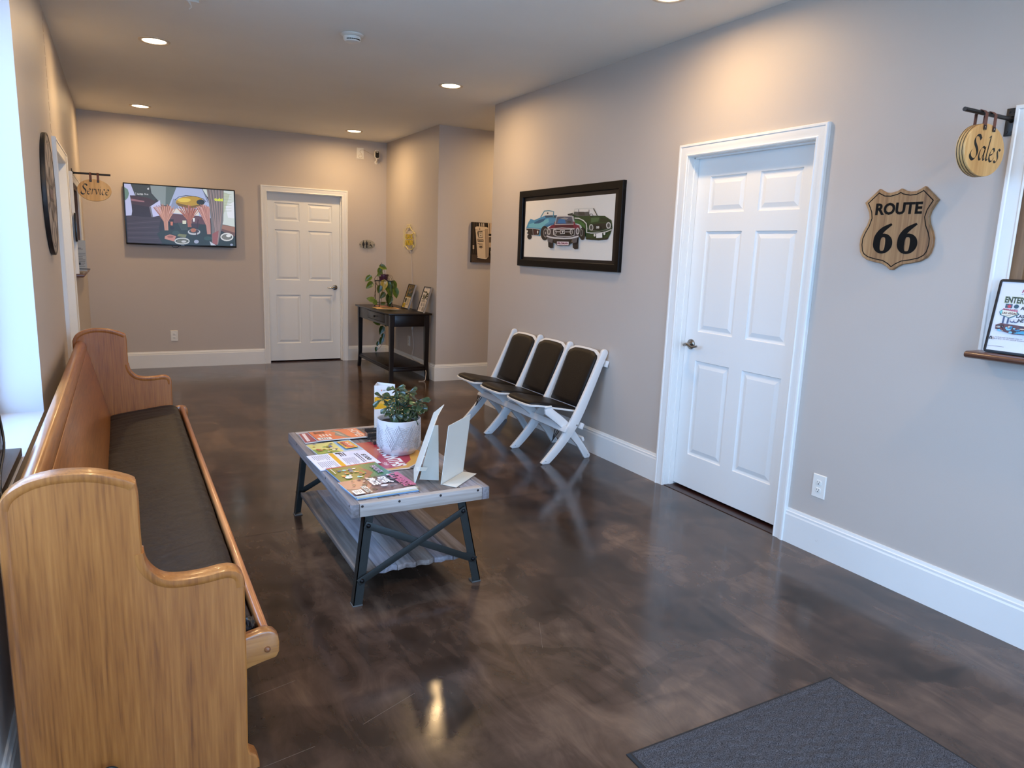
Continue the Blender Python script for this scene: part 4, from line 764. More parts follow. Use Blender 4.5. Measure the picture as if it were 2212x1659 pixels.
cm2 = cap_strip(smooth2([(.3285, .69), (.333, .662), (.343, .640), (.359, .621), (.376, .610), (.396, .604), (.43, .601), (.47, .602), (.505, .606), (.528, .605), (.546, .597), (.558, .580), (.561, .555)], 4)).build('cap_molding', OAK, pew, smooth=40)
bk = [(.50, .385), (.558, .398), (.600, .406), (.620, .406), (.636, .399), (.647, .385), (.650, .365), (.649, .338), (.641, .322), (.610, .317), (.575, .309), (.557, .303), (.50, .285)]
br = MB().prism(bk, 'y', 1.572, 1.611).build('seat_bracket', wood('oak_bracket', ((120, 72, 36), (164, 108, 56), (190, 134, 74)), 'x', 12, 0.32, coat=0.4), pew, 0.006)
bo = MB().lathe([(.0085, 0), (.0085, -.003), (.006, -.006), (.002, -.0075)], (.617, 1.572, .353), 'y', 16).build('bolt', mat('wood_plug', (128, 80, 48), 0.3), br, smooth=60)
for o in (ep, cm1, cm2, br):
    c = o.copy(); c.location.y += 3.027; C.objects.link(c)
    if o is br: b2 = bo.copy(); b2.parent = c; C.objects.link(b2)
ya, yb_ = 1.612, 4.591
MB().prism([(.056, .770), (.055, .812), (.060, .828), (.072, .838), (.088, .841), (.100, .836), (.108, .824), (.113, .804), (.1165, .789), (.095, .787), (.085, .775)], 'y', ya, yb_).build('top_rail', OAKY, pew, 0.006, smooth=60, bseg=3)
MB().prism([(.1145, .786), (.117, .782), (.220, .36), (.235, .22), (.215, .22), (.200, .36), (.098, .780)], 'y', ya, yb_).build('backrest', OAKY, pew, 0.0015)
MB().prism([(.20, .27), (.59, .30), (.59, .325), (.20, .298)], 'y', ya, yb_).build('seat_board', OAKY, pew)
MB().prism([(.602, .338), (.602, .398), (.608, .405), (.618, .406), (.626, .400), (.628, .392), (.628, .338)], 'y', ya, yb_-0.001).build('front_rail', wood('orange_oak_rail', ((140, 82, 44), (186, 118, 68), (208, 142, 88)), 'y', 12, 0.3, coat=0.4), pew, 0.003, smooth=60)
sec = smooth2([(.212, .300), (.206, .330), (.205, .358), (.214, .376), (.24, .385), (.30, .394), (.38, .405), (.46, .415), (.52, .421), (.555, .421), (.578, .412), (.592, .394), (.598, .368), (.600, .338), (.594, .328), (.5, .322), (.35, .312)], 3, closed=True)
rings = []; NY = 260
for j in range(NY+1):
    y = ya+0.002+(yb_-ya-0.004)*j/NY; ring = []
    for s_ in sec:
        top = max(0.0, min(1.0, (s_[1]-.33)/.05)); wv = mnoise.noise(Vector((s_[0]*3.0, y*22, 1.3)))*0.0030+mnoise.noise(Vector((s_[0]*7.0, y*55, 5.1)))*0.0022
        fade = min(1, (y-ya)/.04, (yb_-y)/.04)
        ring.append((s_[0]+wv*0.5*top, y, s_[1]+(wv-0.006*(1-max(0, fade))**2)*top))
    rings.append(ring)
MB().loft(rings).build('seat_cushion', LEATH, pew, smooth=60, label='dark brown wrinkled vinyl seat pad')
cr = MB()
rings = []
for j in range(15):
    a = PI*j/14; ring = []
    for k in range(20):
        b = 2*PI*k/20; d = Vector((math.sin(a)*math.cos(b), math.cos(a), math.sin(a)*math.sin(b))); q = 1+0.35*mnoise.noise(d*3.1)+0.15*mnoise.noise(d*8)
        ring.append((.582+d.x*.014*q, 1.640+d.y*.026*q, .402+d.z*.020*q))
    rings.append(ring)
cr.loft(rings).build('gathered_corner', mat('black_gathered_vinyl', (16, 16, 18), 0.3, bump=(60, 1.0)), pew, smooth=70)
# cord loop by the near pew end
lp = [(.205+.02*math.cos(a)+.02, 1.545-0.012*math.sin(a), .118+.03*math.sin(a)) for a in [PI*k/14 for k in range(15)]]
lp = [(lp[0][0], 1.55, 0.006)]+[(lp[0][0]+.001, 1.548, .06)]+lp+[(lp[-1][0]-.001, 1.548, .06), (lp[-1][0]-.01, 1.55, .006)]
tag(MB().tube([tuple(p) for p in smooth2(lp, 3)], .005, 8).build('cord_loop', mat('dark_rubber', (26, 32, 28), 0.5)), 'small dark cord loop at the foot of the near pew end', 'cord')

# ================================================================ coffee table
ct = thing('coffee_table', 'whitewashed plank coffee table on crossed dark metal legs', 'table', (1.365, 2.915, 0))
X0, X1, Y0_, Y1_, ZT = 1.063, 1.672, 2.313, 3.520, 0.452
IRON = mat('dark_grey_iron', (40, 42, 40), 0.45, metal=0.15, spec=0.4, bump=(120, 0.2))
bw = 0.034
for a, b in ((X0, X0+bw), (X1-bw, X1)): box('side_board', GREYW, (a, b, Y0_, Y1_, ZT-.056, ZT), ct, 0.003)
for a, b in ((Y0_, Y0_+bw), (Y1_-bw, Y1_)): box('end_board', GREYX, (X0+bw+.0008, X1-bw-.0008, a, b, ZT-.056, ZT), ct, 0.003)
rr = random.Random(8); n = 6; pw = (X1-X0-2*bw)/n
plw = [wood('whitewashed_plank_%s' % k, c, 'y', 10, 0.6, fine=70) for k, c in (('a', ((86, 76, 72), (116, 108, 106), (140, 133, 132), (160, 155, 156))), ('b', ((74, 64, 58), (100, 90, 84), (122, 113, 107), (142, 134, 130))), ('c', ((88, 80, 82), (118, 112, 116), (142, 138, 144), (164, 160, 166))))]
for i in range(n):
    a = X0+bw+i*pw; box('plank', plw[i % 3], (a+.0012, a+pw-.0012, Y0_+bw+.001, Y1_-bw-.001, ZT-.024, ZT-.0015-rr.uniform(0, .0012)), ct, 0.0015)
plug = mat('dark_nail_plug', (44, 34, 32), 0.6)
for x in (1.108, 1.262, 1.443, 1.616): MB().lathe([(.0055, -.0006), (.0055, .004)], (x, Y0_, .447-.006), 'y', 12).build('plug', plug, ct)
for y in (3.31, 3.0, 2.716, 2.539, 2.34): MB().lathe([(.005, -.0006), (.005, .004)], (X0, y, .441), 'x', 12).build('plug', plug, ct)
# lower shelf with wavy sawn ends
sx0, sx1, sy0, sy1, sz = 1.106, 1.620, 2.378, 3.440, .135
n = 6; pw = (sx1-sx0)/n
for i in range(n):
    a, b = sx0+i*pw+.001, sx0+(i+1)*pw-.001; ed = [(a+(b-a)*k/6, sy0+0.006*math.sin(k*1.3+i*2.1)+rr.uniform(-.002, .002)) for k in range(7)]
    pts = ed+[(b-(b-a)*k/6, sy1+0.006*math.sin(k*1.1+i*1.7)) for k in range(7)]
    MB().prism(pts, 'z', sz-.024, sz-rr.uniform(0, .001)).build('shelf_plank', plw[(i+1) % 3], ct, 0.0015)
# end frames
for (yy, sg) in ((2.344, 1), (3.492, -1)):
    for (xt, xb, sx) in ((1.146, 1.097, 1), (1.553, 1.638, -1)):
        lb = MB(); w2_ = .019
        top = (xt, yy, ZT-.056); bot = (xb, yy, 0.0)
        d = Vector(bot)-Vector(top)
        lb.add([(top[0]-w2_, yy, top[2]), (top[0]+w2_, yy, top[2]), (bot[0]+w2_, yy, .002), (bot[0]-w2_, yy, .002), (top[0]-w2_, yy+sg*.004, top[2]), (top[0]+w2_, yy+sg*.004, top[2]), (bot[0]+w2_, yy+sg*.004, .002), (bot[0]-w2_, yy+sg*.004, .002)],
               [(0, 1, 2, 3), (7, 6, 5, 4), (0, 4, 5, 1), (1, 5, 6, 2), (2, 6, 7, 3), (3, 7, 4, 0)])
        e0 = -sx*w2_; e1 = e0+sx*.004
        lb.add([(top[0]+e0, yy, top[2]), (top[0]+e1, yy, top[2]), (bot[0]+e1, yy, .002), (bot[0]+e0, yy, .002), (top[0]+e0, yy+sg*.038, top[2]), (top[0]+e1, yy+sg*.038, top[2]), (bot[0]+e1, yy+sg*.038, .002), (bot[0]+e0, yy+sg*.038, .002)],
               [(0, 1, 2, 3), (7, 6, 5, 4), (0, 4, 5, 1), (1, 5, 6, 2), (2, 6, 7, 3), (3, 7, 4, 0)])
        leg = lb.build('leg', IRON, ct)
        MB().box(xb-.021, xb+.021, min(yy-sg*.001, yy+sg*.040), max(yy-sg*.001, yy+sg*.040), 0, .006).build('foot_pad', mat('grey_foot_pad', (90, 90, 88), 0.6), leg, 0.001)
    for k, (p, q) in enumerate((((1.141, .345), (1.614, .117)), ((1.112, .114), (1.559, .348)))):
        yo = yy-sg*(.004+.004*k)
        v = (Vector((q[0], 0, q[1]))-Vector((p[0], 0, p[1]))).normalized()*.016
        brc = MB().bar((p[0]-v.x, yo, p[1]-v.z), (q[0]+v.x, yo, q[1]+v.z), .030, .0035, (0, 1, 0)).build('cross_brace', IRON, ct, 0.0008)
        for s_ in (p, q): MB().lathe([(.0095, 0), (.009, -sg*.003), (.006, -sg*.006), (.002, -sg*.007)], (s_[0], yo-sg*.0015, s_[1]), 'y', 14).build('bolt', mat('black_bolt', (24, 24, 26), 0.35, metal=0.7), brc, smooth=60)

# ---------------------------------------------------------------- prints on the coffee table
def sheet_thing(name, label, cat, corners, z, thick, group=None, pages=(214, 208, 200), curl=0.0):
    """corners: BL, BR, TR, TL (reading direction) as (x, y); returns thing + Art on its top"""
    cx = sum(c[0] for c in corners)/4; cy = sum(c[1] for c in corners)/4
    t_ = thing(name, label, cat, (cx, cy, z), group)
    P = [Vector((c[0], c[1])) for c in corners]
    MB().prism([p[:] for p in P], 'z', z, z+thick-.0003).build('pages', mat('page_edges_%d_%d' % (pages[0], pages[2]), pages, 0.7), t_)
    U = P[1]-P[0]; V = P[3]-P[0]
    a = Art((P[0].x, P[0].y, z+thick-.0002), (U.x, U.y, 0), (V.x, V.y, 0))
    return t_, a
Z = ZT+.0005
# large placemat sheet: 6 MONTHS
t_, a = sheet_thing('advertising_sheet', 'large red and yellow sheet reading 6 months under the white plant pot', 'poster', ((1.275, 3.185), (1.245, 2.682), (1.555, 2.692), (1.600, 3.170)), Z, .0012, pages=(226, 226, 222))
a.poly((206, 196, 186), [(0, 0), (1, 0), (1, 1), (0, 1)])
a.poly((214, 160, 70), [(0, 0), (.93, 0), (.98, .35), (.96, .60), (.80, .86), (.50, 1), (0, 1)])
a.poly((170, 44, 62), [(0, 0), (.88, 0), (.94, .32), (.90, .55), (.74, .74), (.40, .86), (0, .82)])
a.poly((96, 100, 108), [(.62, .97), (.84, .82), (.985, .60), (1, .62), (1, .98)]); a.poly((130, 134, 140), [(.70, .94), (.88, .82), (.93, .84), (.93, .92), (.74, .97)])
a.poly((190, 60, 66), [(0, .90), (.16, .90), (.22, 1), (0, 1)])
a.text((244, 236, 232), '6 MONTHS', .28, .40, .90, .62, .04); a.text((232, 200, 200), '.99', .72, .30, .84, .37, .02)
a.build('print', GLOSSY, t_)
# red magazine and orange magazine
t_, a = sheet_thing('magazine', 'red magazine mostly covered by the orange one at the far left table corner', 'magazine', ((1.105, 3.448), (1.098, 3.262), (1.345, 3.300), (1.352, 3.486)), Z, .006, 'magazines on the coffee table')
a.rect((150, 34, 58), 0, 0, 1, 1); a.text((230, 180, 180), 'L', .75, .72, .95, .95); a.rect((232, 216, 214), .05, .05, .9, .12); a.text((244, 228, 224), 'S', .15, .80, .35, .96, .05); a.lines((220, 120, 130), .06, .3, .3, .6, 6, 1)
a.build('cover', GLOSSY, t_)
t_, a = sheet_thing('magazine', 'orange magazine with a grey plane drawing at the far left table corner', 'magazine', ((1.150, 3.446), (1.160, 3.262), (1.420, 3.252), (1.414, 3.452)), Z+.0062, .005, 'magazines on the coffee table')
a.rect((222, 104, 56), 0, 0, 1, 1)
a.poly((120, 112, 104), [(.08, .42), (.3, .50), (.6, .42), (.95, .60), (.98, .68), (.7, .64), (.45, .62), (.2, .6), (.05, .52)]); a.poly((168, 160, 150), [(.1, .48), (.4, .56), (.8, .60), (.6, .52), (.3, .5)])
a.text((246, 214, 196), 'HOMES', .08, .80, .94, .97, .03); a.text((92, 40, 24), 'ISSUE', .08, .08, .3, .30, .02); a.lines((250, 220, 200), .4, .12, .7, .38, 4, 3); a.rect((240, 230, 222), .74, .04, .96, .30); a.lines((150, 140, 130), .77, .08, .94, .26, 4, 5); a.rect((60, 40, 36), 0, 0, 1, .012)
a.build('cover', GLOSSY, t_)
# yellow and blue picture book
t_, a = sheet_thing('picture_book', 'yellow and pale blue picture book with a red title panel', 'book', ((1.092, 3.222), (1.108, 3.032), (1.337, 3.045), (1.322, 3.250)), Z, .005, 'picture books on the coffee table')
a.rect((214, 206, 120), 0, 0, 1, 1); a.poly((140, 186, 216), [(0, .60), (1, .56), (1, 1), (0, 1)]); a.poly((120, 150, 60), [(.5, 0), (1, 0), (1, .5), (.7, .4)])
r = random.Random(2)
for k in range(34): a.ell(r.choice([(186, 66, 48), (222, 150, 70), (70, 90, 150), (240, 220, 180), (120, 160, 70), (90, 60, 50), (200, 190, 60)]), r.uniform(.08, .95), r.uniform(.08, .52), r.uniform(.02, .06), r.uniform(.02, .05), 8)
a.rect((44, 40, 44), .14, .64, .88, .93); a.rect((232, 178, 50), .16, .65, .86, .92); a.rect((202, 60, 54), .22, .70, .80, .88); a.text((236, 226, 200), 'BUSY', .28, .80, .72, .87); a.text((60, 40, 40), 'BOOK', .28, .67, .72, .75)
a.build('cover', GLOSSY, t_)
# white form leaflet
t_, a = sheet_thing('leaflet', 'white printed leaflet with a yellow spine stripe in the middle of the left table edge', 'leaflet', ((1.050, 3.026), (1.058, 2.780), (1.338, 2.804), (1.336, 3.038)), Z+.0017, .004, pages=(222, 222, 232))
a.rect((226, 224, 238), 0, 0, 1, 1); a.rect((226, 168, 40), 0, .36, 1, .44); a.lines((120, 116, 130), .06, .05, .45, .33, 9, 1, .3); a.lines((120, 116, 130), .5, .05, .95, .33, 9, 2, .3); a.lines((110, 106, 118), .42, .48, .96, .70, 9, 3, .3); a.lines((60, 56, 66), .04, .50, .38, .62, 3, 4, .5); a.rect((50, 46, 48), .03, .47, .10, .56)
a.text((40, 38, 46), '$100', .30, .84, .72, .93, .03); a.lines((90, 86, 96), .2, .74, .9, .82, 2, 5, .4)
a.build('print', PRINT, t_)
# green picture book
t_, a = sheet_thing('picture_book', 'green picture book with a red edge reading favorite', 'book', ((1.078, 2.776), (1.092, 2.568), (1.330, 2.616), (1.314, 2.804)), Z+.0064, .006, 'picture books on the coffee table', pages=(120, 150, 190))
a.rect((106, 112, 44), 0, 0, 1, 1); a.poly((56, 116, 70), [(0, .66), (1, .60), (1, 1), (0, 1)]); a.rect((168, 42, 56), 0, 0, .06, 1); a.poly((128, 74, 60), [(.3, .55), (.62, .62), (.95, .45), (.96, .56), (.7, .72), (.4, .66)])
for k in range(30): a.ell(r.choice([(190, 60, 50), (226, 150, 70), (60, 90, 140), (130, 200, 200), (236, 214, 90), (232, 232, 228), (110, 70, 50)]), r.uniform(.25, .9), r.uniform(.14, .58), r.uniform(.02, .05), r.uniform(.02, .05), 8)
a.ell((240, 240, 236), .84, .20, .07, .07); a.ell((30, 30, 30), .85, .22, .015, .02, 8); a.text((34, 26, 50), 'FAVORITE', .30, .78, .84, .90, .05); a.text((200, 170, 210), 'FAVORITE', .31, .785, .83, .895, .01); a.lines((230, 226, 200), .12, .04, .7, .07, 1, 1)
a.build('cover', GLOSSY, t_)
# magazines under the pink one
for k, (lab, ox, oy, rot) in enumerate((('blue-edged magazine at the bottom of the stack by the near left table corner', .004, -.012, .05), ('cream magazine in the middle of the stack by the near left table corner', .006, -.010, .02))):
    cs = [(1.079+ox, 2.560+oy), (1.097+ox, 2.372+oy), (1.358+ox+rot*.1, 2.384+oy-rot*.1), (1.352+ox, 2.590+oy)]
    t_, a = sheet_thing('magazine', lab, 'magazine', cs, Z+k*.0042, .004, 'magazines on the coffee table', pages=((110, 150, 190), (196, 186, 160))[k])
    a.rect(((120, 160, 196), (200, 190, 160))[k], 0, 0, 1, 1); a.build('cover', GLOSSY, t_)
t_, a = sheet_thing('magazine', 'pink and brown magazine reading eyes on the prize on top of the near stack', 'magazine', ((1.079, 2.566), (1.095, 2.369), (1.362, 2.378), (1.355, 2.602)), Z+.0086, .0045, 'magazines on the coffee table')
a.rect((120, 92, 88), 0, 0, 1, 1); a.poly((176, 124, 104), [(0, 0), (.5, 0), (.7, .3), (.35, .5), (0, .4)]); a.poly((52, 40, 44), [(0, .35), (.2, .38), (.3, .6), (0, .62)]); a.poly((64, 56, 60), [(0, .62), (.45, .6), (.7, .8), (.4, .9), (0, .92)])
for k in range(40): a.ell(r.choice([(150, 130, 128), (90, 70, 66), (196, 160, 140), (60, 50, 54), (210, 200, 200)]), r.uniform(.05, .95), r.uniform(.08, .85), r.uniform(.02, .08), r.uniform(.01, .04), 8)
a.rect((186, 96, 124), 0, .93, 1, 1); a.text((206, 96, 130), 'CLIMBING', .06, .80, .97, .94, .04); a.text((244, 240, 240), 'EYES', .16, .60, .56, .72, .05); a.text((230, 220, 220), 'ON THE', .3, .54, .54, .585, .02); a.text((248, 244, 244), 'PRIZE', .14, .41, .62, .53, .05)
a.text((220, 220, 210), 'FREE SOLO', .55, .20, .98, .29, .03); a.rect((238, 232, 230), .72, .02, .99, .17); a.lines((130, 124, 124), .75, .04, .95, .15, 4, 8)
a.ell((228, 220, 220), .72, .55, .06, .06)
a.build('cover', GLOSSY, t_)
# card holder of smoked acrylic
SMOKE = mat('smoked_acrylic', (52, 50, 50), 0.12, coat=0.6)
for k, (lab, x0, y0, z0, hh) in enumerate((('smoky acrylic card holder tucked left of the white plant pot', 1.415, 3.232, 0, .034), ('lower smoky acrylic card tray in front of the taller one beside the pot', 1.412, 3.120, .0025, .018))):
    t_ = thing('card_holder', lab, 'card holder', (x0+.045, y0+.03, ZT+z0), 'card holders beside the plant pot')
    q = ZT+z0
    MB().box(x0, x0+.095, y0, y0+.003, q, q+hh).box(x0, x0+.095, y0+.055, y0+.058, q, q+hh*1.4).box(x0, x0+.003, y0+.003, y0+.055, q, q+hh).box(x0+.092, x0+.095, y0+.003, y0+.055, q, q+hh).box(x0+.003, x0+.092, y0+.003, y0+.055, q, q+.003).build('tray', SMOKE, t_, 0.0006)
    box('cards', mat('dark_cards', (70, 66, 66), 0.5), (x0+.006, x0+.089, y0+.006, y0+.050, q+.003, q+hh*.8), t_)
# three sided white brochure stand
t_ = thing('brochure_stand', 'tall three-sided white card stand with a yellow band behind the plant', 'sign', (1.545, 3.39, ZT))
tri = [(1.490, 3.360), (1.612, 3.372), (1.540, 3.462)]
CARD = mat('white_card', (232, 234, 236), 0.5)
hz = .262
for i in range(3):
    p, q = tri[i], tri[(i+1) % 3]; MB().loft([[(p[0], p[1], ZT), (p[0], p[1], ZT+hz), (p[0]*.985+1.547*.015, p[1]*.985+3.398*.015, ZT+hz), (p[0]*.985+1.547*.015, p[1]*.985+3.398*.015, ZT)], [(q[0], q[1], ZT), (q[0], q[1], ZT+hz), (q[0]*.985+1.547*.015, q[1]*.985+3.398*.015, ZT+hz), (q[0]*.985+1.547*.015, q[1]*.985+3.398*.015, ZT)]]).build('panel', CARD, t_)
p, q = tri[0], tri[1]
a = Art((p[0]+.0003, p[1]-.0006, ZT), (q[0]-p[0], q[1]-p[1], 0), (0, 0, hz))
a.rect((236, 238, 240), 0.01, .005, .99, .995); a.rect((232, 176, 24), .01, .50, .99, .76); a.ell((222, 96, 60), .34, .89, .02, .02); a.text((120, 124, 130), 'services', .40, .87, .80, .91, .01); a.text((244, 200, 110), 'Fin', .25, .60, .50, .68, .03); a.text((40, 42, 46), 'Stop by', .32, .42, .78, .46, .02); a.text((40, 42, 46), 'today', .32, .38, .62, .41, .02)
a.build('print', PRINT, t_)
# easel cards
def quad_card(name, m, P, t, parent, label=None):
    P = [Vector(p) for p in P]; n = (P[1]-P[0]).cross(P[3]-P[0]).normalized()*t
    return MB().loft([[p[:] for p in P], [(p+n)[:] for p in P]]).build(name, m, parent, label=label)
EASEL = mat('white_card_back', (208, 205, 194), 0.55, bump=(80, 0.15))
c1 = thing('easel_card', 'white easel-backed card seen edge-on, left of the pair on the table', 'sign', (1.41, 2.54, ZT), 'easel cards on the coffee table')
MB().loft([[(1.377, 2.453, ZT), (1.380, 2.452, ZT)], [(1.452, 2.655, ZT), (1.455, 2.654, ZT)], [(1.535, 2.650, .70), (1.538, 2.649, .70)], [(1.578, 2.640, .745), (1.581, 2.639, .745)], [(1.462, 2.444, .716), (1.465, 2.443, .716)]], cap=False, closed=False)
f1 = [Vector(p) for p in ((1.377, 2.453, ZT), (1.456, 2.665, ZT), (1.545, 2.652, .715), (1.590, 2.642, .752), (1.520, 2.545, .728), (1.460, 2.443, .710))]
nn = Vector((.0030, -.0011, -.001)); MB().loft([[p[:] for p in f1], [(p+nn)[:] for p in f1]]).build('card', EASEL, c1)
f2 = [Vector(p) for p in ((1.425, 2.512, ZT), (1.500, 2.470, ZT), (1.496, 2.478, .700), (1.478, 2.488, .700))]
nn = Vector((.0012, .0020, 0)); MB().loft([[p[:] for p in f2], [(p+nn)[:] for p in f2]]).build('strut', EASEL, c1)
f3 = [(1.402, 2.490, .50), (1.405, 2.50, .515), (1.452, 2.482, .512), (1.440, 2.476, .50)]
MB().loft([f3, [(p[0], p[1], p[2]+.0015) for p in f3]]).build('lock_tab', EASEL, c1)
c2 = thing('easel_card', 'blank white card with a folded-out foot, right of the pair at the near table end', 'sign', (1.566, 2.478, ZT), 'easel cards on the coffee table')
quad_card('card', EASEL, ((1.484, 2.411, ZT), (1.650, 2.545, ZT), (1.678, 2.540, .722), (1.508, 2.397, .716)), .0022, c2)
quad_card('foot', EASEL, ((1.490, 2.410, ZT+.0005), (1.531, 2.350, ZT+.0005), (1.689, 2.480, ZT+.004), (1.650, 2.540, ZT+.0005)), .0015, c2)

# ---------------------------------------------------------------- jade plant in white pot
PC = (1.487, 2.955)
pot = thing('potted_plant', 'thick-leaved green plant in a white leaf-patterned ceramic pot on the coffee table', 'plant', (PC[0], PC[1], ZT+.0016))
zb = ZT+.0016
CER = mat('white_ceramic', (205, 205, 210), 0.35, coat=0.25)
MB().lathe([(.0, 0), (.074, 0), (.078, .002), (.080, .006), (.083, .010), (.094, .020), (.103, .034), (.107, .052), (.108, .10), (.1075, .170), (.1068, .174), (.104, .175), (.102, .172), (.102, .145), (.0, .145)], (PC[0], PC[1], zb), 'z', 56, cap=False).build('pot', CER, pot, smooth=50)
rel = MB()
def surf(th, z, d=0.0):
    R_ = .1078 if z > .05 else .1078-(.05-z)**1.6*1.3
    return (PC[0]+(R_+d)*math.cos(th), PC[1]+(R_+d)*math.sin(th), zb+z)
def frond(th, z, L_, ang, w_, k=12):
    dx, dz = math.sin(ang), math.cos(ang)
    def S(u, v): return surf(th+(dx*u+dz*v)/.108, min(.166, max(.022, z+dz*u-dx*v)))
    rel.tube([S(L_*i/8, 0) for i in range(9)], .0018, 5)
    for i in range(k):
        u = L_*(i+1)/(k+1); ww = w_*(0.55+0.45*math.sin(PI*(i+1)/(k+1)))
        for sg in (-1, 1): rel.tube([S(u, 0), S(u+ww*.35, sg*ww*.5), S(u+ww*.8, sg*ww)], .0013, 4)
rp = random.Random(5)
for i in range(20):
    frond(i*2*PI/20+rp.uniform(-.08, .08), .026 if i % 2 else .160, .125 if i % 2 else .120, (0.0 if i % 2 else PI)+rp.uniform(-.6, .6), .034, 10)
rel.build('relief_pattern', mat('grey_relief_shade', (166, 166, 172), 0.45), pot, smooth=60)  # grey colour stands in for shade along the relief grooves
MB().lathe([(.0, .003), (.101, 0)], (PC[0], PC[1], zb+.150), 'z', 24, cap=False).build('soil', mat('dark_soil', (34, 26, 22), 0.9, bump=(90, 1)), pot, smooth=0)
def leaf_mesh(name, L_, W_, m, cup=.25, droop=.3, heart=False, thick=0):
    """leaf from origin along +x"""
    nx, ny = 8, 4; vs = []; fs = []
    for i in range(nx+1):
        t = i/nx
        if heart: wd = W_*(math.sin(PI*min(1, t*1.02)**0.62)**0.8) if t < 1 else 0
        else: wd = W_*(0.16+0.84*math.sin(PI*t**1.7*.5)**1.0)*(1 if t < .75 else math.sqrt(max(0, 1-((t-.75)/.25)**2)))
        for j in range(-ny, ny+1):
            v = j/ny; back = -0.10*L_*abs(v)*(1-t)*1.6 if heart and t < .25 else 0
            vs.append((L_*t+back, wd/2*v, cup*abs(v)**1.5*wd*.5-droop*L_*t*t))
    n = 2*ny+1
    for i in range(nx):
        for j in range(n-1): fs.append((i*n+j, i*n+j+1, (i+1)*n+j+1, (i+1)*n+j))
    me = bpy.data.meshes.new(name); me.from_pydata(vs, [], fs); me.materials.append(m)
    bm = bmesh.new(); bm.from_mesh(me); bmesh.ops.remove_doubles(bm, verts=bm.verts, dist=1e-6)
    if thick: bmesh.ops.solidify(bm, geom=bm.faces, thickness=thick)
    for f in bm.faces: f.smooth = True
    bm.to_mesh(me); bm.free(); return me
def leaf_material(name, dark, light, edge=None, rough=0.25, scale=30):
    m = mat(name, dark, rough, coat=0.4, coat_rough=0.12); N = m.node_tree.nodes; L = m.node_tree.links; p = N['Principled BSDF']; tc = [n for n in N if n.type == 'TEX_COORD'][0]
    n = N.new('ShaderNodeTexNoise'); n.inputs['Scale'].default_value = scale; L.new(tc.outputs['Object'], n.inputs['Vector'])
    r = N.new('ShaderNodeValToRGB'); r.color_ramp.elements[0].position = .35; r.color_ramp.elements[1].position = .7; r.color_ramp.elements[0].color = lin(dark); r.color_ramp.elements[1].color = lin(light)
    L.new(n.outputs[0], r.inputs[0]); L.new(r.outputs[0], p.inputs['Base Color']); return m
JADE = leaf_material('glossy_dark_leaf', (26, 42, 26), (52, 72, 42)); JADE2 = leaf_material('glossy_mid_leaf', (58, 80, 44), (104, 122, 70))
jm = [leaf_mesh('thick_leaf', .047, .031, JADE, .25, .25, thick=-.0016), leaf_mesh('thick_leaf_small', .036, .024, JADE2, .3, .15, thick=-.0014), leaf_mesh('thick_leaf_long', .052, .032, JADE, .2, .6, thick=-.0016)]
def put_leaf(me, p, d, parent, name='leaf', upv=(0, 0, 1), roll_=0.0, s=1.0):
    d = Vector(d).normalized(); u = Vector(upv); y = u.cross(d)
    if y.length < 1e-3: y = Vector((0, 1, 0))
    y.normalize(); z = d.cross(y); M = Matrix((d, y, z)).transposed()
    if roll_: M = M @ Matrix.Rotation(roll_, 3, 'X')
    o = bpy.data.objects.new(name, me); C.objects.link(o); o.parent = parent; org = parent.location.copy()
    if parent.parent: org += parent.parent.location
    o.location = Vector(p)-org; o.rotation_euler = M.to_euler(); o.scale = (s, s, s); return o
st = MB(); rj = random.Random(11)
CL = [((1.464, .775), 6, .9), ((1.411, .726), 8, 1.0), ((1.491, .704), 8, 1.0), ((1.561, .714), 9, 1.05), ((1.545, .745), 7, .9), ((1.543, .662), 8, 1.05), ((1.486, .664), 7, 1.0), ((1.445, .664), 6, .85), ((1.574, .680), 8, 1.0), ((1.511, .684), 6, 1.0), ((1.442, .735), 6, .9), ((1.424, .690), 5, .8), ((1.583, .655), 6, .9), ((1.522, .725), 5, .9), ((1.50, .65), 5, .9)]
for i, ((x, z), n, s_) in enumerate(CL):
    y = 2.93+rj.uniform(-.035, .045); base = (PC[0]+(x-PC[0])*.45+rj.uniform(-.01, .01), PC[1]+(y-PC[1])*.5, zb+.150)
    st.tube([p[:] for p in smooth2([base, ((base[0]+x)/2+rj.uniform(-.01, .01), (base[1]+y)/2, (base[2]+z)/2), (x, y, z)], 4)], .0035, 6, .002)
    ph = rj.uniform(0, 6)
    for k in range(n):
        a_ = ph+k*2*PI/n+rj.uniform(-.3, .3); el = rj.choice((-.25, .1, .4, .7)) if z > .67 else rj.uniform(-.9, .3)
        d = (math.cos(a_)*math.cos(el), math.sin(a_)*math.cos(el), math.sin(el))
        put_leaf(jm[rj.choice((0, 0, 1, 2))], (x+d[0]*.002, y+d[1]*.002, z+rj.uniform(-.008, .006)), d, pot, upv=(-.25, -.65, .72), roll_=rj.uniform(-.45, .45), s=s_*1.08*rj.uniform(.85, 1.1))
for dx, dy in ((.052, -.085), (.062, -.075)):   # leaf hanging over the rim
    put_leaf(jm[2], (PC[0]+dx*.9, PC[1]+dy*1.05, zb+.196), (.2, -.35, -1), pot, upv=(0, -1, 0.3), s=1.05)
st.build('stems', mat('green_stem', (84, 96, 56), 0.5), pot)

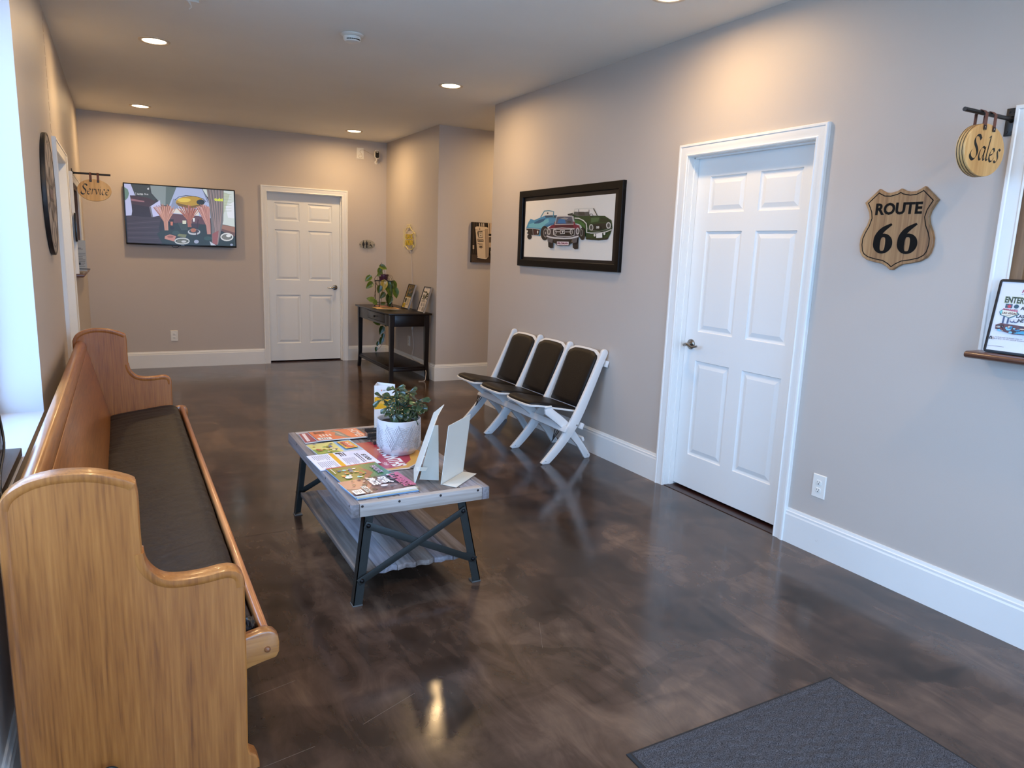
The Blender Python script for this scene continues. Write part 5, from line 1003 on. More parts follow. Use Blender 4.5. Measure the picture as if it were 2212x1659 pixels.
# ================================================================ tandem folding seats
ts = thing('tandem_seat', 'row of three folding white seats with black pads against the right wall', 'seat', (3.05, 4.43, 0))
WP = mat('white_painted_wood', (222, 224, 224), 0.38, bump=(50, 0.1))
POST = smooth2([(2.823, .010), (2.880, .068), (2.935, .128), (2.985, .190), (3.030, .258), (3.074, .330), (3.114, .405), (3.175, .530), (3.235, .660), (3.286, .772)], 2)+smooth2([(3.290, .785), (3.303, .796), (3.322, .797), (3.336, .786), (3.341, .770)], 2)+smooth2([(3.302, .680), (3.254, .560), (3.205, .445), (3.165, .355), (3.115, .258), (3.065, .185), (3.010, .118), (2.945, .050), (2.892, .002)], 2)+[Vector((2.880, 0)), Vector((2.835, 0))]
REAR = [(2.855, .385), (2.872, .400), (2.905, .400), (2.925, .380), (3.00, .325), (3.06, .275), (3.13, .190), (3.20, .100), (3.257, .022), (3.250, .0), (3.208, .0), (3.137, .105), (3.05, .195), (2.97, .268), (2.86, .350)]
FY = [3.765, 4.210, 4.655, 5.100]
for i, y in enumerate(FY):
    p_ = MB().prism([q[:] for q in POST], 'y', y, y+.026).build('post', WP, ts, 0.004, smooth=40)
    MB().lathe([(.006, 0), (.005, -.002), (.002, -.003)], (3.105, y, .262), 'y', 10).build('rivet', NICKEL, p_, smooth=60)
    yo = y+.029 if i < 3 else y-.027
    MB().prism(REAR, 'y', yo, yo+.024).build('leg', WP, ts, 0.004, smooth=40)
    for x_ in (2.86, 3.232): MB().lathe([(.003, 0), (.002, -.001)], (x_, y if x_ < 3 else yo, .022), 'y', 8).build('screw', BLACKM, p_)
# long rails
def rail(name, x0, x1, z0, z1, sl=0.0, y0=3.742, y1=5.145): return MB().prism([(x0, z0), (x1, z0+sl), (x1, z1+sl), (x0, z1)], 'y', y0, y1).build(name, WP, ts, 0.0025)
MB().prism([(2.985, .226), (3.000, .216), (3.024, .258), (3.009, .268)], 'y', 3.742, 5.145).build('rail', WP, ts, 0.0025)
MB().prism([(3.128, .236), (3.146, .228), (3.162, .268), (3.145, .277)], 'y', 3.752, 5.135).build('rail', WP, ts, 0.0025)
MB().prism([(3.318, .672), (3.334, .668), (3.347, .712), (3.330, .717)], 'y', 3.752, 5.135).build('rail', WP, ts, 0.0025)
MB().prism([(3.176, .155), (3.188, .125), (3.204, .133), (3.192, .162)], 'y', 3.80, 5.10).build('rail', WP, ts, 0.0025)
MB().prism([(2.850, .395), (2.905, .400), (2.905, .412), (2.850, .407)], 'y', 3.790, 5.12).build('rail', WP, ts, 0.0025)
# seats and backs
def seat_z(x): 
    t_ = max(0, (x-2.735)/.385); return .418+.010*math.sin(min(1, t_*2.2)*PI*.9)-.062*t_**1.3
for i in range(3):
    ya_, yb2 = FY[i]+.030, FY[i+1]-.004; ym = (ya_+yb2)/2; hw = (yb2-ya_)/2
    def outline(sc):
        o = []
        for x, w_ in ((3.135, .93), (3.05, .97), (2.95, 1.0), (2.87, 1.0), (2.80, .97), (2.765, .90), (2.745, .78), (2.737, .60), (2.733, .35), (2.732, 0.0)): o.append((2.935+(x-2.935)*sc, w_*hw*sc))
        return [(x, ym-w_) for x, w_ in o]+[(x, ym+w_) for x, w_ in reversed(o[:-1])]
    def zring(sc, dz): return [(x, y, seat_z(x)+dz) for x, y in outline(sc)]
    st_ = MB().loft([zring(.97, -.012), zring(1.0, -.010), zring(1.0, .0), zring(.985, .002)]).build('seat', WP, ts, smooth=50)
    MB().loft([zring(.955, .001), zring(.955, .008), zring(.93, .017), zring(.85, .022), zring(.6, .025), zring(.2, .026)]).build('seat_pad', BLKV, st_, smooth=60, label='black vinyl seat pad')
    # backrest: local frame along post
    o0 = Vector((3.163, 0, .412)); dv = Vector((.153, 0, .372)).normalized(); nv = Vector((-dv.z, 0, dv.x)); Lb = .402
    def bout(sx_, b0, b1, r_=.05):
        o = []; h = hw*sx_
        for t_, v in ((b0-.045, -h*.95), (b0-.045, h*.95)): o.append((t_, v))
        for k in range(5): a_ = k*PI/8; o.append((b1-r_+r_*math.sin(a_)*.8-.004, h-r_*.5+r_*.5*math.cos(a_)))
        for k in range(1, 8): v = (h-r_*.5)*(1-k/4); o.append((b1+.010*(1-(k/4-1)**2), v))
        for k in range(5): a_ = PI/2-k*PI/8; o.append((b1-r_+r_*math.sin(a_)*.8-.004, -(h-r_*.5+r_*.5*math.cos(a_))))
        return o
    def br_(sx_, b0, b1, h): return [(o0+dv*t_+nv*h+Vector((0, ym-.002+v, 0)))[:] for t_, v in bout(sx_, b0, b1)]
    bk_ = MB().loft([br_(.985, 0, Lb-.012, -.004), br_(1.0, 0, Lb-.010, 0), br_(1.0, 0, Lb-.010, .008), br_(.985, 0, Lb-.013, .010)]).build('backrest', WP, ts, smooth=50)
    MB().loft([br_(.90, .004, Lb-.026, .009), br_(.90, .004, Lb-.026, .016), br_(.87, .012, Lb-.032, .024), br_(.75, .04, Lb-.06, .028), br_(.4, .12, Lb-.14, .029)]).build('back_pad', BLKV, bk_, smooth=60, label='black vinyl back pad')
for y in (5.060, 3.815):
    MB().tube([(2.955, y, .235), (2.935, y, .150), (2.990, y+.004, .215)], .004, 6).tube([(2.975, y, .228), (2.930, y, .145)], .004, 6).build('latch_bracket', BLACKM, ts)
# ================================================================ console table in the far right corner
cn = thing('console_table', 'espresso console table with one drawer and a shelf in the far right corner', 'table', (3.06, 7.63, 0))
TX0, TX1, TY0, TY1, TZ = 2.815, 3.315, 7.01, 8.27, .757
MB().prism([(TX0, TZ-.006), (TX0+.006, TZ), (TX1-.002, TZ), (TX1, TZ-.004), (TX1, TZ-.022), (TX0+.008, TZ-.022), (TX0+.002, TZ-.014)], 'y', TY0, TY1).build('table_top', ESPR, cn, 0.003)
lx0, lx1, ly0, ly1 = TX0+.025, TX1-.020, TY0+.025, TY1-.025
for x, sx in ((lx0, 1), (lx1, -1)):
    for y, sy in ((ly0, 1), (ly1, -1)):
        rings = []
        for z, w_, of in ((TZ-.022, .050, 0), (.60, .050, 0), (.45, .047, .001), (.20, .040, .004), (.06, .037, -.001), (0, .038, -.008)):
            xa, xb2 = x+sx*of, x+sx*(of+w_); yy0, yy1 = y+sy*of, y+sy*(of+w_); rings.append([(xa, yy0, z), (xb2, yy0, z), (xb2, yy1, z), (xa, yy1, z)])
        MB().loft(rings).build('leg', ESPR, cn, smooth=20)
zb0, zb1 = TZ-.148, TZ-.022
box('apron', ESPR, (lx0+.055, lx1-.055, ly0+.006, ly0+.024, zb0, zb1), cn, .001); box('apron', ESPR, (lx0+.055, lx1-.055, ly1-.024, ly1-.006, zb0, zb1), cn, .001)
box('apron', ESPR, (lx1-.024, lx1-.006, ly0+.055, ly1-.055, zb0, zb1), cn, .001)
dy0, dy1, dz0, dz1 = 7.235, 7.850, TZ-.118, TZ-.034
ap = MB()
for b in ((ly0+.052, dy0-.004, zb0, zb1), (dy1+.004, ly1-.052, zb0, zb1), (dy0-.004, dy1+.004, zb0, dz0-.004), (dy0-.004, dy1+.004, dz1+.004, zb1)): ap.box(lx0+.006, lx0+.022, *b)
ap.build('apron', ESPR, cn, .0008)
box('drawer_well', DARK, (lx0+.018, lx0+.024, dy0-.004, dy1+.004, dz0-.004, dz1+.004), cn)
dr = box('drawer', ESPR, (lx0+.004, lx0+.017, dy0, dy1, dz0, dz1), cn, .002)
MB().lathe([(.005, 0), (.005, -.012), (.013, -.018), (.014, -.024), (.008, -.029), (.001, -.030)], (lx0+.004, (dy0+dy1)/2, (dz0+dz1)/2), 'x', 16).build('knob', BLACKM, dr, smooth=50)
box('shelf', ESPR, (lx0+.012, lx1-.012, ly0+.02, ly1-.02, .142, .160), cn, .002)
box('shelf_rail', ESPR, (lx0+.006, lx0+.020, ly0+.04, ly1-.04, .118, .142), cn, .001)
box('shelf_rail', ESPR, (lx0+.03, lx1-.03, ly0+.010, ly0+.020, .112, .142), cn, .001)

# wire plant stand with hanging pothos
CM = (.32, -.3009, 1.452)
def pl(x, z, y0=7.82, y=7.93):
    k = (y-CM[1])/(y0-CM[1]); return (CM[0]+(x-CM[0])*k, y, CM[2]+(z-CM[2])*k)
PS = (3.072, 7.95)
ps = thing('plant_stand', 'black wire plant stand on the console table', 'stand', (PS[0], PS[1], TZ))
zt_ = 1.062; hw_ = .078; sb = MB()
cor = [(PS[0]+sx*hw_, PS[1]+sy*hw_) for sx, sy in ((-1, -1), (1, -1), (1, 1), (-1, 1))]
for z_, rr_ in ((zt_, .0035), (TZ+.045, .003)): sb.tube([(c[0], c[1], z_) for c in cor]+[(cor[0][0], cor[0][1], z_)], rr_, 6)
sb.build('frame', BLACKM, ps)
for c in cor:
    MB().tube([(c[0], c[1], zt_+.004), (c[0], c[1], TZ+.006)], .0042, 6).tube([(c[0], c[1], TZ+.004), (c[0]+(c[0]-PS[0])*.15, c[1]+(c[1]-PS[1])*.15, TZ+.004)], .004, 6).build('leg', BLACKM, ps)
MB().tube([(cor[0][0], cor[0][1], zt_-.003), (cor[2][0], cor[2][1], zt_-.003)], .003, 6).tube([(cor[1][0], cor[1][1], zt_-.006), (cor[3][0], cor[3][1], zt_-.006)], .003, 6).build('cross_wire', BLACKM, ps)
po = thing('potted_plant', 'trailing vine with heart-shaped leaves in a small purple pot in the far corner', 'plant', (PS[0]-.005, PS[1], zt_+.003))
MB().lathe([(0, 0), (.045, 0), (.047, .004), (.056, .048), (.062, .050), (.064, .070), (.060, .071), (.057, .060), (0, .056)], (PS[0]-.005, PS[1], zt_+.004), 'z', 28, cap=False).build('pot', mat('purple_plastic', (84, 34, 66), 0.35), po, smooth=40)
POTH = leaf_material('vine_leaf', (66, 90, 22), (118, 140, 42), rough=.35, scale=18); POTL = leaf_material('light_vine_leaf', (96, 122, 44), (140, 160, 70), rough=.35, scale=22)
YEL = leaf_material('yellow_leaf', (196, 160, 44), (222, 192, 86), rough=.4, scale=20); PDK = leaf_material('shaded_vine_leaf', (44, 66, 20), (74, 98, 34), rough=.35, scale=18)  # PDK: shade painted into a darker green for low and tucked-away leaves
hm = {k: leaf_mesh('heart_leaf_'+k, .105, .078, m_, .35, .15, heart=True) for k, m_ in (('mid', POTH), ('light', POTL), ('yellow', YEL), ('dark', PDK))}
# (x, z) of the leaf base, direction in the x-z plane, kind, size
LV = [((2.985, 1.236), (1, -.35), 'mid', .85), ((2.986, 1.212), (-.25, -1), 'mid', .75), ((3.003, 1.165), (-1, -.75), 'light', .75), ((2.872, 1.115), (-.9, -.75), 'mid', .85), ((2.882, 1.045), (-.85, -.9), 'mid', .95),
      ((3.035, 1.065), (-.15, -1), 'yellow', 1.15), ((2.985, 1.005), (-.25, -1), 'dark', .85), ((3.090, 1.055), (.25, -1), 'mid', 1.2), ((3.070, 1.03), (.15, -1), 'mid', 1.0), ((3.035, .925), (-.6, -.8), 'dark', .8),
      ((3.135, 1.055), (.55, -1), 'mid', 1.15), ((3.160, .975), (.3, -1), 'mid', 1.15), ((3.085, .965), (.35, -.9), 'mid', 1.0), ((3.080, .900), (.1, -1), 'dark', 1.1), ((3.115, .880), (-.25, -1), 'dark', .9),
      ((2.905, .842), (-1, .25), 'light', .85), ((2.905, .842), (.5, -.7), 'light', .75), ((3.000, .80), (.9, .1), 'dark', .55), ((3.09, .83), (.25, -.8), 'dark', .7)]
vb = MB()
rv = random.Random(4)
for i, ((x, z), d, kd, s_) in enumerate(LV):
    yy = 7.88 if kd == 'yellow' else 7.87+rv.uniform(-.02, .1); p = pl(x, z, 7.82, yy)
    dd = Vector((d[0], rv.uniform(-.25, .1), d[1])); put_leaf(hm[kd], p, dd, po, upv=(0.1, -1, 0.25), roll_=rv.uniform(-.35, .35), s=s_)
    if i not in (3, 4): vb.tube([q[:] for q in smooth2([(PS[0]-.005+rv.uniform(-.03, .03), PS[1]-.04, zt_+.066), ((PS[0]+p[0])/2+rv.uniform(-.02, .02), yy-.01, max(p[2], zt_+.02)+.04), p], 4)], .0016, 5)
vb.tube([q[:] for q in smooth2([pl(3.0, 1.14), pl(2.945, 1.125), pl(2.917, 1.072), pl(2.952, 1.013), pl(2.97, .985)], 5)], .003, 6)
vb.build('stems', mat('brown_stem', (84, 62, 38), 0.6), po)
vt = MB(); YV = 8.345
vpts = [(3.175, .79), (3.190, .62), (3.193, .50), (3.225, .39), (3.199, .285), (3.168, .216), (3.130, .175)]
vt.tube([(PS[0], PS[1]+.05, zt_+.06), (3.12, 8.15, .98), (3.165, 8.31, .86)]+[(q.x, YV, q.y) for q in smooth2(vpts, 4)], .0022, 5)
vt.build('trailing_stem', MATS['brown_stem'], po)
for (x, z), d, s_ in (((3.150, .512), (-1, .2), .85), ((3.185, .465), (-.35, -1), 1.0), ((3.195, .375), (-.2, -1), .6), ((3.180, .325), (-.3, -1), .85), ((3.128, .275), (-.25, -1), .55), ((3.105, .205), (-.1, -1), .55), ((3.215, .50), (.4, -.6), .4)):
    put_leaf(hm['dark'], (x, YV-.01, z), (d[0], -.15, d[1]), po, upv=(0.1, -1, 0.2), s=s_)
# leaning printed frames
SIL = mat('silver_edge', (190, 188, 184), 0.3, metal=0.8)
def lean_frame(label, y0, y1, kind):
    """leans on the right wall; width along y, from y1 (far, left edge) to y0 (near)"""
    b = Vector((3.222, 0, TZ)); tp = Vector((XR-.034, 0, TZ+.282)); d = (tp-b).normalized(); n = Vector((-d.z, 0, d.x)); L_ = (tp-b).length
    t_ = thing('display_frame', label, 'picture frame', (3.24, (y0+y1)/2, TZ), 'display frames leaning on the wall')
    def P(u, v, h): return (b+d*v+n*h+Vector((0, u, 0)))[:]
    fw_ = .009
    mb = MB()
    for u0, u1, v0, v1 in ((y0, y1, 0, fw_), (y0, y1, L_-fw_, L_), (y0, y0+fw_, fw_, L_-fw_), (y1-fw_, y1, fw_, L_-fw_)):
        mb.loft([[P(u0, v0, h), P(u1, v0, h), P(u1, v1, h), P(u0, v1, h)] for h in (-.012, .006)])
    mb.build('frame', BLACKM, t_)
    mb = MB(); mb.loft([[P(y0-.002, 0, h), P(y0, 0, h), P(y0, L_, h), P(y0-.002, L_, h)] for h in (-.012, .006)]); mb.build('edge_strip', SIL, t_, label='bright silver side edge')
    MB().loft([[P(y0+fw_, fw_, h), P(y1-fw_, fw_, h), P(y1-fw_, L_-fw_, h), P(y0+fw_, L_-fw_, h)] for h in (-.010, -.001)]).build('backing', CARD, t_)
    o = P(y1-fw_, fw_, -.0006); a = Art(o, (0, -(y1-y0-2*fw_), 0), tuple(d*(L_-2*fw_)))
    r = random.Random(kind)
    if kind == 1:
        a.rect((212, 200, 176), 0, 0, 1, 1); a.rect((150, 120, 54), .0, .46, 1, 1); a.rect((70, 74, 60), .12, .50, .95, .97)
        for k in range(40): a.ell(r.choice([(60, 84, 110), (40, 50, 40), (110, 120, 90), (80, 96, 120), (150, 110, 60)]), r.uniform(.15, .9), r.uniform(.54, .93), r.uniform(.04, .10), r.uniform(.02, .05), 8)
        a.rect((60, 66, 56), .14, .24, .36, .42); a.lines((110, 106, 96), .5, .12, .92, .42, 9, 1, .4); a.rect((196, 168, 40), .02, .02, .40, .20); a.lines((90, 80, 30), .08, .07, .36, .17, 2, 3)
    else:
        a.rect((214, 204, 194), 0, 0, 1, 1); a.lines((130, 124, 116), .3, .93, .8, .97, 1, 1)
        for k in range(46): a.ell(r.choice([(84, 82, 46), (60, 58, 36), (112, 108, 70), (140, 130, 100), (50, 44, 32)]), r.uniform(.16, .86), r.uniform(.52, .84), r.uniform(.04, .09), r.uniform(.015, .04), 8)
        a.lines((110, 104, 96), .2, .40, .85, .47, 2, 2, .5); a.rect((170, 162, 150), .25, .24, .42, .36); a.rect((176, 168, 158), .6, .24, .78, .36); a.lines((140, 132, 122), .15, .06, .5, .18, 4, 4, .4); a.rect((150, 142, 130), .62, .05, .85, .20)
    a.build('print', PRINT, t_)
lean_frame('dark framed leaflet with a colourful top picture leaning beside the vine on the console', 7.515, 7.735, 1)
lean_frame('dark framed white leaflet with an olive picture at the near end of the console', 7.03, 7.235, 2)
t_, a = sheet_thing('flyer', 'orange-edged flyer lying flat on the console table in front of the vine', 'flyer', ((2.895, 7.85), (2.880, 7.60), (3.110, 7.50), (3.160, 7.80)), TZ+.0003, .0012)
a.rect((214, 160, 100), 0, 0, 1, 1); a.rect((60, 62, 50), .25, .30, .8, .9); a.poly((226, 190, 130), [(0, 0), (1, 0), (1, .2), (0, .25)]); a.ell((70, 90, 60), .35, .5, .1, .12); a.lines((120, 70, 40), .1, .05, .6, .18, 2, 2)
a.build('print', PRINT, t_)
t_, a = sheet_thing('flyer', 'second paper half under the plant stand on the console table', 'flyer', ((2.99, 8.10), (2.985, 7.90), (3.11, 7.83), (3.12, 8.02)), TZ+.0002, .001)
a.rect((196, 130, 96), 0, 0, 1, 1); a.build('print', PRINT, t_)

# ================================================================ wall pieces
# neon style lamp sign (switched off): check engine
NEON = mat('unlit_yellow_tube', (236, 218, 130), 0.3, coat=0.5); NEOY = mat('yellow_tube_letters', (206, 178, 20), 0.35, coat=0.4)
nz = XR-.016
ns = thing('neon_sign', 'unlit yellow engine-shaped tube sign reading check engine above the console', 'sign', (XR, 7.80, 1.57))
def nt_(pts, r=.0050): return MB().tube([(nz, p[0], p[1]) for p in pts], r, 8)
nt_([(7.980, 1.684), (7.978, 1.470)]).build('tube', NEON, ns, smooth=60)
nt_([(7.940, 1.655), (7.932, 1.663), (7.905, 1.672), (7.872, 1.697), (7.757, 1.697), (7.735, 1.672), (7.721, 1.663), (7.682, 1.661), (7.664, 1.640), (7.680, 1.622)]).build('tube', NEON, ns, smooth=60)
nt_([(7.940, 1.655), (7.938, 1.560), (7.935, 1.478), (7.886, 1.471), (7.862, 1.456), (7.840, 1.442), (7.708, 1.442), (7.684, 1.458), (7.680, 1.478)]).build('tube', NEON, ns, smooth=60)
nt_([(7.680, 1.622), (7.655, 1.632), (7.621, 1.635), (7.604, 1.612), (7.605, 1.495), (7.638, 1.466), (7.660, 1.495)]).build('tube', NEON, ns, smooth=60)
nt_([(7.813, 1.697), (7.813, 1.722)]).tube([(nz, 7.873, 1.724), (nz, 7.756, 1.722)], .005, 8).build('tube', NEON, ns, smooth=60)
def letters3d(name, s, f, u0, u1, z0, z1, depth, m, parent, bold=.02, h0=0.0, slant=0.0):
    vs, fs = text_tris(s, bold); me = bpy.data.meshes.new(name); org = parent.location
    P = [Vector(f(u0+(u1-u0)*(x+slant*y), z0+(z1-z0)*y, h0))-org for x, y in vs]; nrm = Vector(f(0, 0, 1))-Vector(f(0, 0, 0))
    me.from_pydata([p[:] for p in P], [], fs); bm = bmesh.new(); bm.from_mesh(me); bmesh.ops.remove_doubles(bm, verts=bm.verts, dist=1e-5)
    r = bmesh.ops.extrude_face_region(bm, geom=bm.faces[:]); bmesh.ops.translate(bm, verts=[e for e in r['geom'] if isinstance(e, bmesh.types.BMVert)], vec=nrm*depth)
    bmesh.ops.recalc_face_normals(bm, faces=bm.faces); bm.to_mesh(me); bm.free(); me.materials.append(m)
    o = bpy.data.objects.new(name, me); C.objects.link(o); o.parent = parent; return o
letters3d('lettering', 'CHECK', on_right, 7.925, 7.695, 1.560, 1.620, .008, NEOY, ns, .01, .010)
letters3d('lettering', 'ENGINE', on_right, 7.925, 7.675, 1.490, 1.552, .008, NEOY, ns, .01, .010)
box('control_box', mat('grey_plastic', (150, 146, 140), 0.4), (XR-.016, XR-.006, 7.72, 7.80, 1.448, 1.478), ns)
crd = smooth2([(XR-.012, 7.755, 1.434), (XR-.010, 7.740, 1.34), (XR-.010, 7.712, 1.176), (XR-.010, 7.690, .95), (XR-.012, 7.675, .80), (XR-.016, 7.668, .74), (XR-.016, 7.668, .54)], 5)
cd = MB().tube([q[:] for q in crd], .0038, 6).tube([q[:] for q in smooth2([(XR-.016, 7.665, .50), (XR-.018, 7.655, .46), (XR-.020, 7.60, .32), (XR-.018, 7.655, .165), (3.285, 7.30, .165), (3.262, 7.05, .12), (3.24, 6.985, .05), (3.22, 6.975, .008), (3.16, 6.99, .005)], 6)], .0036, 6)
cd.build('cord', mat('white_cord', (206, 196, 184), 0.5), ns, smooth=60, label='thin white cord')
MB().lathe([(.004, 0), (.012, .008), (.012, .032), (.004, .04)], (XR-.016, 7.666, .50), 'z', 12).build('cord_switch', WHITE, ns, smooth=50)

def outlet(label, f, u, z, parent=None, w_=.038, h_=.060, blank=False):
    t_ = thing('wall_outlet' if not blank else 'wall_plate', label, 'outlet', f(u, z, 0), None if blank else 'white wall outlets')
    rings = [[f(u-w_+i, z-h_+i, h), f(u+w_-i, z-h_+i, h), f(u+w_-i, z+h_-i, h), f(u-w_+i, z+h_-i, h)] for i, h in ((0, 0), (0, .003), (.003, .006))]
    MB().loft(rings).build('plate', WHITE, t_, smooth=0)
    for s_ in (-1, 1):
        c = z+s_*.020; k = 16
        rc = MB().loft([[f(u+.0165*math.cos(a_)*q, c+max(-.0125, min(.0125, .0165*math.sin(a_)))*q, h) for a_ in [2*PI*i/k for i in range(k)]] for q, h in ((1, .006), (1, .0075), (.9, .008))]).build('receptacle', WHITE, t_, smooth=30)
        sl = MB()
        for du, hh in ((-.006, .0045), (.006, .0035)):
            a_, b_ = f(u+du-.001, c+.002-hh+.002, .0078), f(u+du+.001, c+.002+hh+.002, .0084); sl.box(a_[0], b_[0], a_[1], b_[1], a_[2], b_[2])
        a_, b_ = f(u-.0022, c-.0085, .0078), f(u+.0022, c-.0045, .0084); sl.box(a_[0], b_[0], a_[1], b_[1], a_[2], b_[2]); sl.build('slots', DARK, rc)
    return t_
outlet('white duplex outlet low on the right wall, right of the door', on_right, 1.943, .352)
outlet('white duplex outlet low on the back wall, below the television', on_back, .818, .364)
outlet('white duplex outlet on the wall below the console table', on_right, 7.81, .349)
# wall plate with looped wire and camera, high on the back wall
wp = thing('wall_plate', 'blank white plate with a wire hole high on the back wall', 'wall plate', on_back(3.008, 2.59, 0))
MB().loft([[on_back(3.008-.044+i, 2.59-.066+i, h), on_back(3.008+.044-i, 2.59-.066+i, h), on_back(3.008+.044-i, 2.59+.066-i, h), on_back(3.008-.044+i, 2.59+.066-i, h)] for i, h in ((0, 0), (0, .003), (.004, .006))]).build('plate', WHITE, wp, smooth=0)
sc_ = thing('security_camera', 'small black-faced white camera with its cable near the far ceiling corner', 'camera', on_back(3.205, 2.58, 0))
def rrect(cx, cz, hw, hh, r, k=6): return [(cx+sx*(hw-r)+r*math.cos(a_), cz+sz*(hh-r)+r*math.sin(a_)) for sx, sz, a0 in ((1, 1, 0), (-1, 1, PI/2), (-1, -1, PI), (1, -1, 1.5*PI)) for a_ in [a0+PI/2*i/k for i in range(k+1)]]
MB().loft([[(x, YB-h, z) for x, z in rrect(3.200, 2.588, .030-i, .050-i, .024)] for i, h in ((.004, .045), (0, .05), (0, .078), (.003, .082))]).build('housing', WHITE, sc_, smooth=40)
MB().loft([[(x, YB-h, z) for x, z in rrect(3.200, 2.588, .0245, .044, .020)] for h in (.0815, .0835)]).build('face', mat('black_gloss_plastic', (8, 8, 9), 0.15), sc_, smooth=40)
box('light_window', WHITE, (3.187, 3.213, YB-.0845, YB-.083, 2.612, 2.622), sc_)
MB().tube([(3.200, YB-.062, 2.540), (3.202, YB-.055, 2.520), (3.206, YB-.03, 2.508), (3.212, YB-.004, 2.500)], .009, 8).lathe([(.022, 0), (.022, -.006), (.012, -.010)], (3.212, YB, 2.498), 'y', 14).build('mount', WHITE, sc_, smooth=50)
MB().tube([q[:] for q in smooth2([(3.01, YB-.008, 2.575), (2.985, YB-.010, 2.56), (3.0, YB-.010, 2.535), (3.03, YB-.010, 2.548), (3.02, YB-.012, 2.585), (3.0, YB-.012, 2.612), (3.03, YB-.010, 2.632), (3.08, YB-.008, 2.625), (3.13, YB-.010, 2.60), (3.165, YB-.02, 2.585), (3.178, YB-.05, 2.58)], 5)], .0024, 6).tube([q[:] for q in smooth2([(3.205, YB-.05, 2.545), (3.235, YB-.02, 2.515), (3.25, YB-.008, 2.53), (3.262, YB-.008, 2.50), (3.285, YB-.008, 2.452)], 4)], .0024, 6).build('cable', mat('tan_white_cable', (206, 190, 170), 0.5), sc_, smooth=60)

# restroom sign, clear oval
rs = thing('restroom_sign', 'clear oval acrylic restroom sign with black figures on the back wall', 'sign', on_back(3.092, 1.482, 0))
oc, orx, orz = (3.092, 1.482), .104, .060
MB().loft([[(oc[0]+orx*q*math.cos(a_), YB-h, oc[1]+orz*q*math.sin(a_)) for a_ in [2*PI*i/40 for i in range(40)]] for q, h in ((1, .020), (1, .0225), (.985, .024))]).build('plate', glass('frosted_clear_acrylic', (0.90, 0.91, 0.88)), rs, smooth=30)
for sx in (-1, 1): MB().lathe([(.0055, 0), (.0055, -.026), (.002, -.0275)], (oc[0]+sx*.0905, YB, oc[1]), 'y', 12).build('standoff', NICKEL, rs, smooth=40)
a = Art((oc[0]-.104, YB-.0246, oc[1]-.060), (.208, 0, 0), (0, 0, .120))
K = (12, 12, 10)
def fig(u, body):
    a.ell(K, u, .84, .034, .062, 12); a.poly(K, body)
fig(.255, [(.20, .70), (.235, .755), (.275, .755), (.31, .70), (.335, .52), (.325, .40), (.31, .40), (.30, .50), (.31, .36), (.285, .30), (.285, .13), (.228, .13), (.228, .30), (.20, .36), (.21, .50), (.198, .40), (.182, .40), (.178, .52)])
fig(.455, [(.385, .745), (.525, .745), (.53, .48), (.515, .44), (.50, .48), (.50, .13), (.46, .13), (.455, .42), (.45, .13), (.41, .13), (.41, .48), (.395, .44), (.38, .48)])
a.rect(K, .562, .10, .574, .84); a.ell(K, .675, .72, .028, .055, 12); a.poly(K, [(.655, .64), (.69, .64), (.695, .52), (.76, .50), (.765, .46), (.735, .46), (.79, .26), (.83, .22), (.84, .26), (.80, .30), (.77, .42), (.74, .45), (.66, .44)])
for k in range(14):
    a0, a1 = -2.9+k*.24, -2.9+(k+1)*.24; a.k = 30; a.raw(K, [(.685+.075*math.cos(q)*s, .30+.16*math.sin(q)*s) for q, s in ((a0, 1), (a1, 1), (a1, .78), (a0, .78))], [(0, 1, 2, 3)])
a.raw(K, [(.60, .34), (.625, .44), (.655, .50), (.66, .46), (.64, .41), (.62, .33)], [(0, 1, 2, 3, 4, 5)])
a.build('figures', PRINT, rs)

# television
tv = thing('television', 'wall-mounted flat television showing a table with dried grasses', 'television', (.953, YB, 1.71))
tx0, tx1, tz0, tz1, ty = .388, 1.517, 1.384, 2.036, YB-.062
BZ = mat('black_bezel', (8, 8, 9), 0.3)
mb = MB(); bz = .012
for b in ((tx0, tx1, tz0, tz0+.018), (tx0, tx1, tz1-bz, tz1), (tx0, tx0+bz, tz0+.018, tz1-bz), (tx1-bz, tx1, tz0+.018, tz1-bz)): mb.box(b[0], b[1], ty-.003, ty+.03, b[2], b[3])
mb.build('bezel', BZ, tv, .0015)
box('back_case', BZ, (tx0+.012, tx1-.012, ty+.004, YB-.012, tz0+.02, tz1-.02), tv); box('wall_bracket', BLACKM, (.80, 1.10, YB-.012, YB, 1.6, 1.85), tv)
a = Art((tx0+bz, ty+.0030, tz0+.018), (tx1-tx0-2*bz, 0, 0), (0, 0, tz1-tz0-bz-.018), (40, 34, 38), step=.000006)
a.enc(ART_TV); a.text((236, 236, 236), 'RATED', .110, .825, .160, .85, .02); a.text((236, 236, 236), 'TV-14', .170, .83, .205, .855, .02); a.rect((230, 230, 230), .095, .82, .097, .865)
a.text((222, 230, 60), 'tubi', .809, .803, .893, .860, .06)
a.build('screen', print_mat('lit_screen', 0.3, 0.72), tv, label='lit screen picture')
letters3d('brand_lettering', 'TCL', on_back, .93, .965, tz0+.005, tz0+.011, .0006, SIL, tv, 0, .0655)
MB().tube([q[:] for q in smooth2([(.83, YB-.03, 1.40), (.845, YB-.03, 1.372), (.875, YB-.03, 1.362), (.905, YB-.03, 1.375), (.915, YB-.03, 1.40)], 4)], .003, 6).build('cable', BLACKM, tv)

